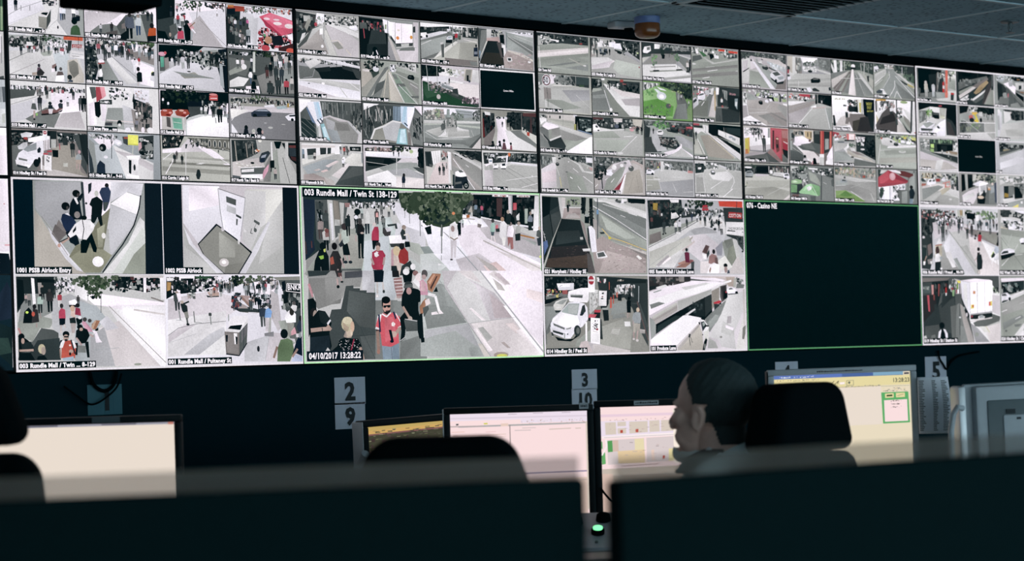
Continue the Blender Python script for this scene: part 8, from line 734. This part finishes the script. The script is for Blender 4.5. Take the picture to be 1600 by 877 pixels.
# body in its own frame: x the way he faces, y to his left, z up from the floor
HC = Vector((.055, 0, 1.178))                                            # middle of the head
hd = lambda x, y, z: (HC.x+x, HC.y+y, HC.z+z)
b = MB()
b.ball(hd(-.014, 0, .034), (.098, .078, .087)); b.ball(hd(.030, 0, .024), (.052, .062, .056)); b.ball(hd(.034, 0, -.030), (.056, .060, .070))
b.ball(hd(.036, 0, -.076), (.050, .050, .034)); b.ball(hd(.078, 0, -.094), (.019, .024, .018)); b.ball(hd(.030, 0, -.095), (.045, .045, .025))
for s in (-1, 1):
    b.ball(hd(.056, s*.040, -.012), (.028, .024, .024)); b.ball(hd(.066, s*.026, .024), (.016, .028, .011), (0, 0, s*-.35))
    b.ball(hd(.104, s*.011, -.032), (.011, .009, .009)); b.ball(hd(.058, s*.030, -.055), (.026, .022, .030))
    b.ball(hd(-.012, s*.078, -.014), (.018, .007, .030), (0, -.18, s*.35))                     # ear
    b.tube([hd(.002, s*.078, .000), hd(-.005, s*.084, .014), hd(-.020, s*.087, .012), hd(-.028, s*.087, -.004), hd(-.022, s*.083, -.027), hd(-.006, s*.078, -.044)], [.004, .0045, .005, .005, .0045, .0055], 10)
b.tube([hd(.086, 0, .018), hd(.098, 0, -.002), hd(.112, 0, -.024), hd(.113, 0, -.031)], [.009, .0105, .0125, .011], 12)
b.ball(hd(.084, 0, -.058), (.016, .026, .020)); b.ball(hd(.095, 0, -.055), (.008, .022, .0055)); b.ball(hd(.093, 0, -.066), (.008, .020, .006))
b.tube([hd(-.022, 0, -.04), hd(-.030, 0, -.11), hd(-.048, 0, -.20)], [.056, .058, .066], 24)   # neck
b.ball((-.02, 0, 1.015), (.075, .125, .055)); b.tube([(-.015, -.165, .995), (-.02, -.06, 1.020), (-.02, .06, 1.020), (-.015, .165, .995)], [.055, .060, .060, .055], 18)   # shoulders
b.ball((.0, 0, .89), (.115, .168, .160)); b.ball((.02, 0, .70), (.115, .155, .160)); b.ball((-.01, 0, .585), (.125, .170, .11))
for s in (-1, 1):
    b.tube([(-.01, s*.178, .995), (.03, s*.205, .87), (.075, s*.215, .705)], [.053, .050, .042], 16)                 # upper arm
    b.tube([(.075, s*.215, .705), (.20, s*.200, .745), (.300, s*.170, .785)], [.043, .038, .027], 16)             # forearm
    b.ball((.350, s*.162, .790), (.048, .040, .016), (0, 0, -s*.1))                                              # palm
    for k, (ln, oy) in enumerate(((.064, .030), (.074, .011), (.069, -.009), (.054, -.027))):                    # four fingers
        y = s*.160+oy; b.tube([(.375, y, .794), (.395+ln*.25, y, .794), (.395+ln*.6, y, .786), (.395+ln*.78, y, .774)], [.0095, .009, .0085, .007], 8)
    b.tube([(.325, s*.130, .788), (.350, s*.112, .784), (.378, s*.106, .780)], [.012, .0105, .008], 8)           # thumb
    b.tube([(-.02, s*.09, .565), (.20, s*.105, .565), (.42, s*.115, .545)], [.088, .080, .058], 18)              # thigh
    b.tube([(.42, s*.115, .545), (.43, s*.115, .32), (.42, s*.115, .09)], [.057, .056, .036], 16)                # calf
    b.ball((.415, s*.115, .055), (.045, .038, .045)); b.ball((.485, s*.118, .036), (.095, .042, .032))            # foot
body_me = remeshed(b, .0042, 4)
body = link('person', body_me, M_SKIN); body.location = ch1.location - F1*.088 + Vector((0, 0, -.03)); body.rotation_euler = (0, 0, rz1)
tag(body, 'man with short greying hair in a white uniform shirt with dark epaulettes, seated in profile', 'person')
def L(p): return p.x-HC.x, p.y-HC.y, p.z-HC.z
def in_hair(p):
    x, y, z = L(p)
    if z < -.075: return False
    ay = abs(y)
    if ay > .082 or (-.036 < x < .010 and ay > .074 and -.055 < z < .022): return False
    if z > .072: front = .034-(.125-z)*.25
    elif z > .035: front = .021-(.072-z)*.55
    elif z > -.020: front = .003
    else: front = -.034-( -.020-z)*.35
    return x < front
def hair_off(p):
    x, y, z = L(p)
    return .0042+.0045*max(0, min(1, (z+.02)/.10))+.0011*math.sin(x*260+z*120)*math.sin(y*210+z*170)
shell(body_me, 'hair', in_hair, hair_off, M_HAIR, body, thick=.004)
for s in (-1, 1):
    MB().ball(hd(.0715, s*.031, .004), (.0115, .0115, .0115)).build('eye', M_PAPER, body)
    MB().ball(hd(.0735, s*.031, .010), (.0115, .015, .005), (0, .25, 0)).build('eyelid', M_SKIN, body)
    MB().ball(hd(.0765, s*.032, .030), (.006, .017, .0035), (0, 0, s*-.5)).build('eyebrow', M_HAIR, body)
def in_shirt(p):
    if p.z < .585 or p.x > .215: return False
    if p.z > 1.062 - .30*max(0, (p.x+.01)) and math.hypot(p.x+.03, p.y) < .082: return False
    return p.z < 1.090
shirt = shell(body_me, 'shirt', in_shirt, .012, M_SHIRT, body, .0012, .005)
# collar standing round the neck
col = bmesh.new(); ring = []
for k in range(41):
    a = math.radians(28+304*k/40); c, s2 = math.cos(a), math.sin(a)
    z = 1.070-.030*c; r0 = .078
    ring.append([col.verts.new((-.028+r0*c*.98, r0*s2, z-.022)), col.verts.new((-.026+(r0-.006)*c, (r0-.006)*s2, z+.018)), col.verts.new((-.028+(r0+.012)*c, (r0+.012)*s2, z-.018))])
for a, c2 in zip(ring, ring[1:]):
    col.faces.new((a[0], c2[0], c2[1], a[1])); col.faces.new((a[1], c2[1], c2[2], a[2]))
me = bpy.data.meshes.new('collar'); col.to_mesh(me); col.free(); o = link('collar', me, M_SHIRT, body)
sm = o.modifiers.new('thick', 'SOLIDIFY'); sm.thickness = .003
shell(body_me, 'trousers', lambda p: p.z < .615 and p.z > .085, .010, M_NAVY, body, .001, .005)
shell(body_me, 'shoes', lambda p: p.z <= .10, .007, M_BLACK, body, 0, .005)
for s in (-1, 1):
    ep = MB()
    for k in range(8):
        u0 = k/8; y = s*(.068+.125*(k+.5)/8); z = 1.094-.024*((k+.5)/8)**1.2-.055*max(0, (k+.5)/8-.65)
        ep.box(-.030+.004*k/8, .026-.004*k/8, -.0105, .0105, -.004, .004, .0015, 1, Matrix.Translation((.012, y, z-.004)) @ Matrix.Rotation(-s*(.14+.30*u0), 4, 'X'))
    e = ep.build('epaulette', M_NAVY, body)
    MB().lathe([(.007, 0), (.006, .004), (.002, .006)], 14, Matrix.Translation((.012, s*.085, 1.093))).build('epaulette_button', M_SILVER, e)


# ------------------------------------------------------------------ desk partitions in the foreground
def partition(a, b, ext, label):
    """a, b: world points at the two ends of the upper edge of the fabric panel; ext: lengthen beyond the b end"""
    d = Vector((b.x-a.x, b.y-a.y, 0)); L = d.length; rz = math.atan2(d.y, d.x); z = (a.z+b.z)/2
    t = thing('desk_partition', label, 'partition', (a.x, a.y, 0), rz, 'dark partitions in the foreground')
    x0, x1 = (ext[0], L+ext[1])
    MB().box(x0, x1, -.016, .016, .03, z, .006).build('fabric_panel', M_PART, t)
    MB().box(x0+.004, x1-.004, -.003, .003, z-.004, z+.024, .001).build('haze_strip', M_HAZE, t)  # translucent strip added to give the hazy lit band above the panel
    for x in (x0+.05, x1-.05): MB().box(x-.02, x+.02, -.13, .13, 0, .034, .006).build('foot', M_BLACK, t)
    return t
partition(pt(0, 782, 2.35), pt(910, 747, 2.48), (-.45, 0), 'dark fabric desk partition filling the lower left foreground')
partition(pt(957, 749, 2.455), pt(1600, 708, 2.80), (0, .55), 'dark fabric desk partition filling the lower right foreground')
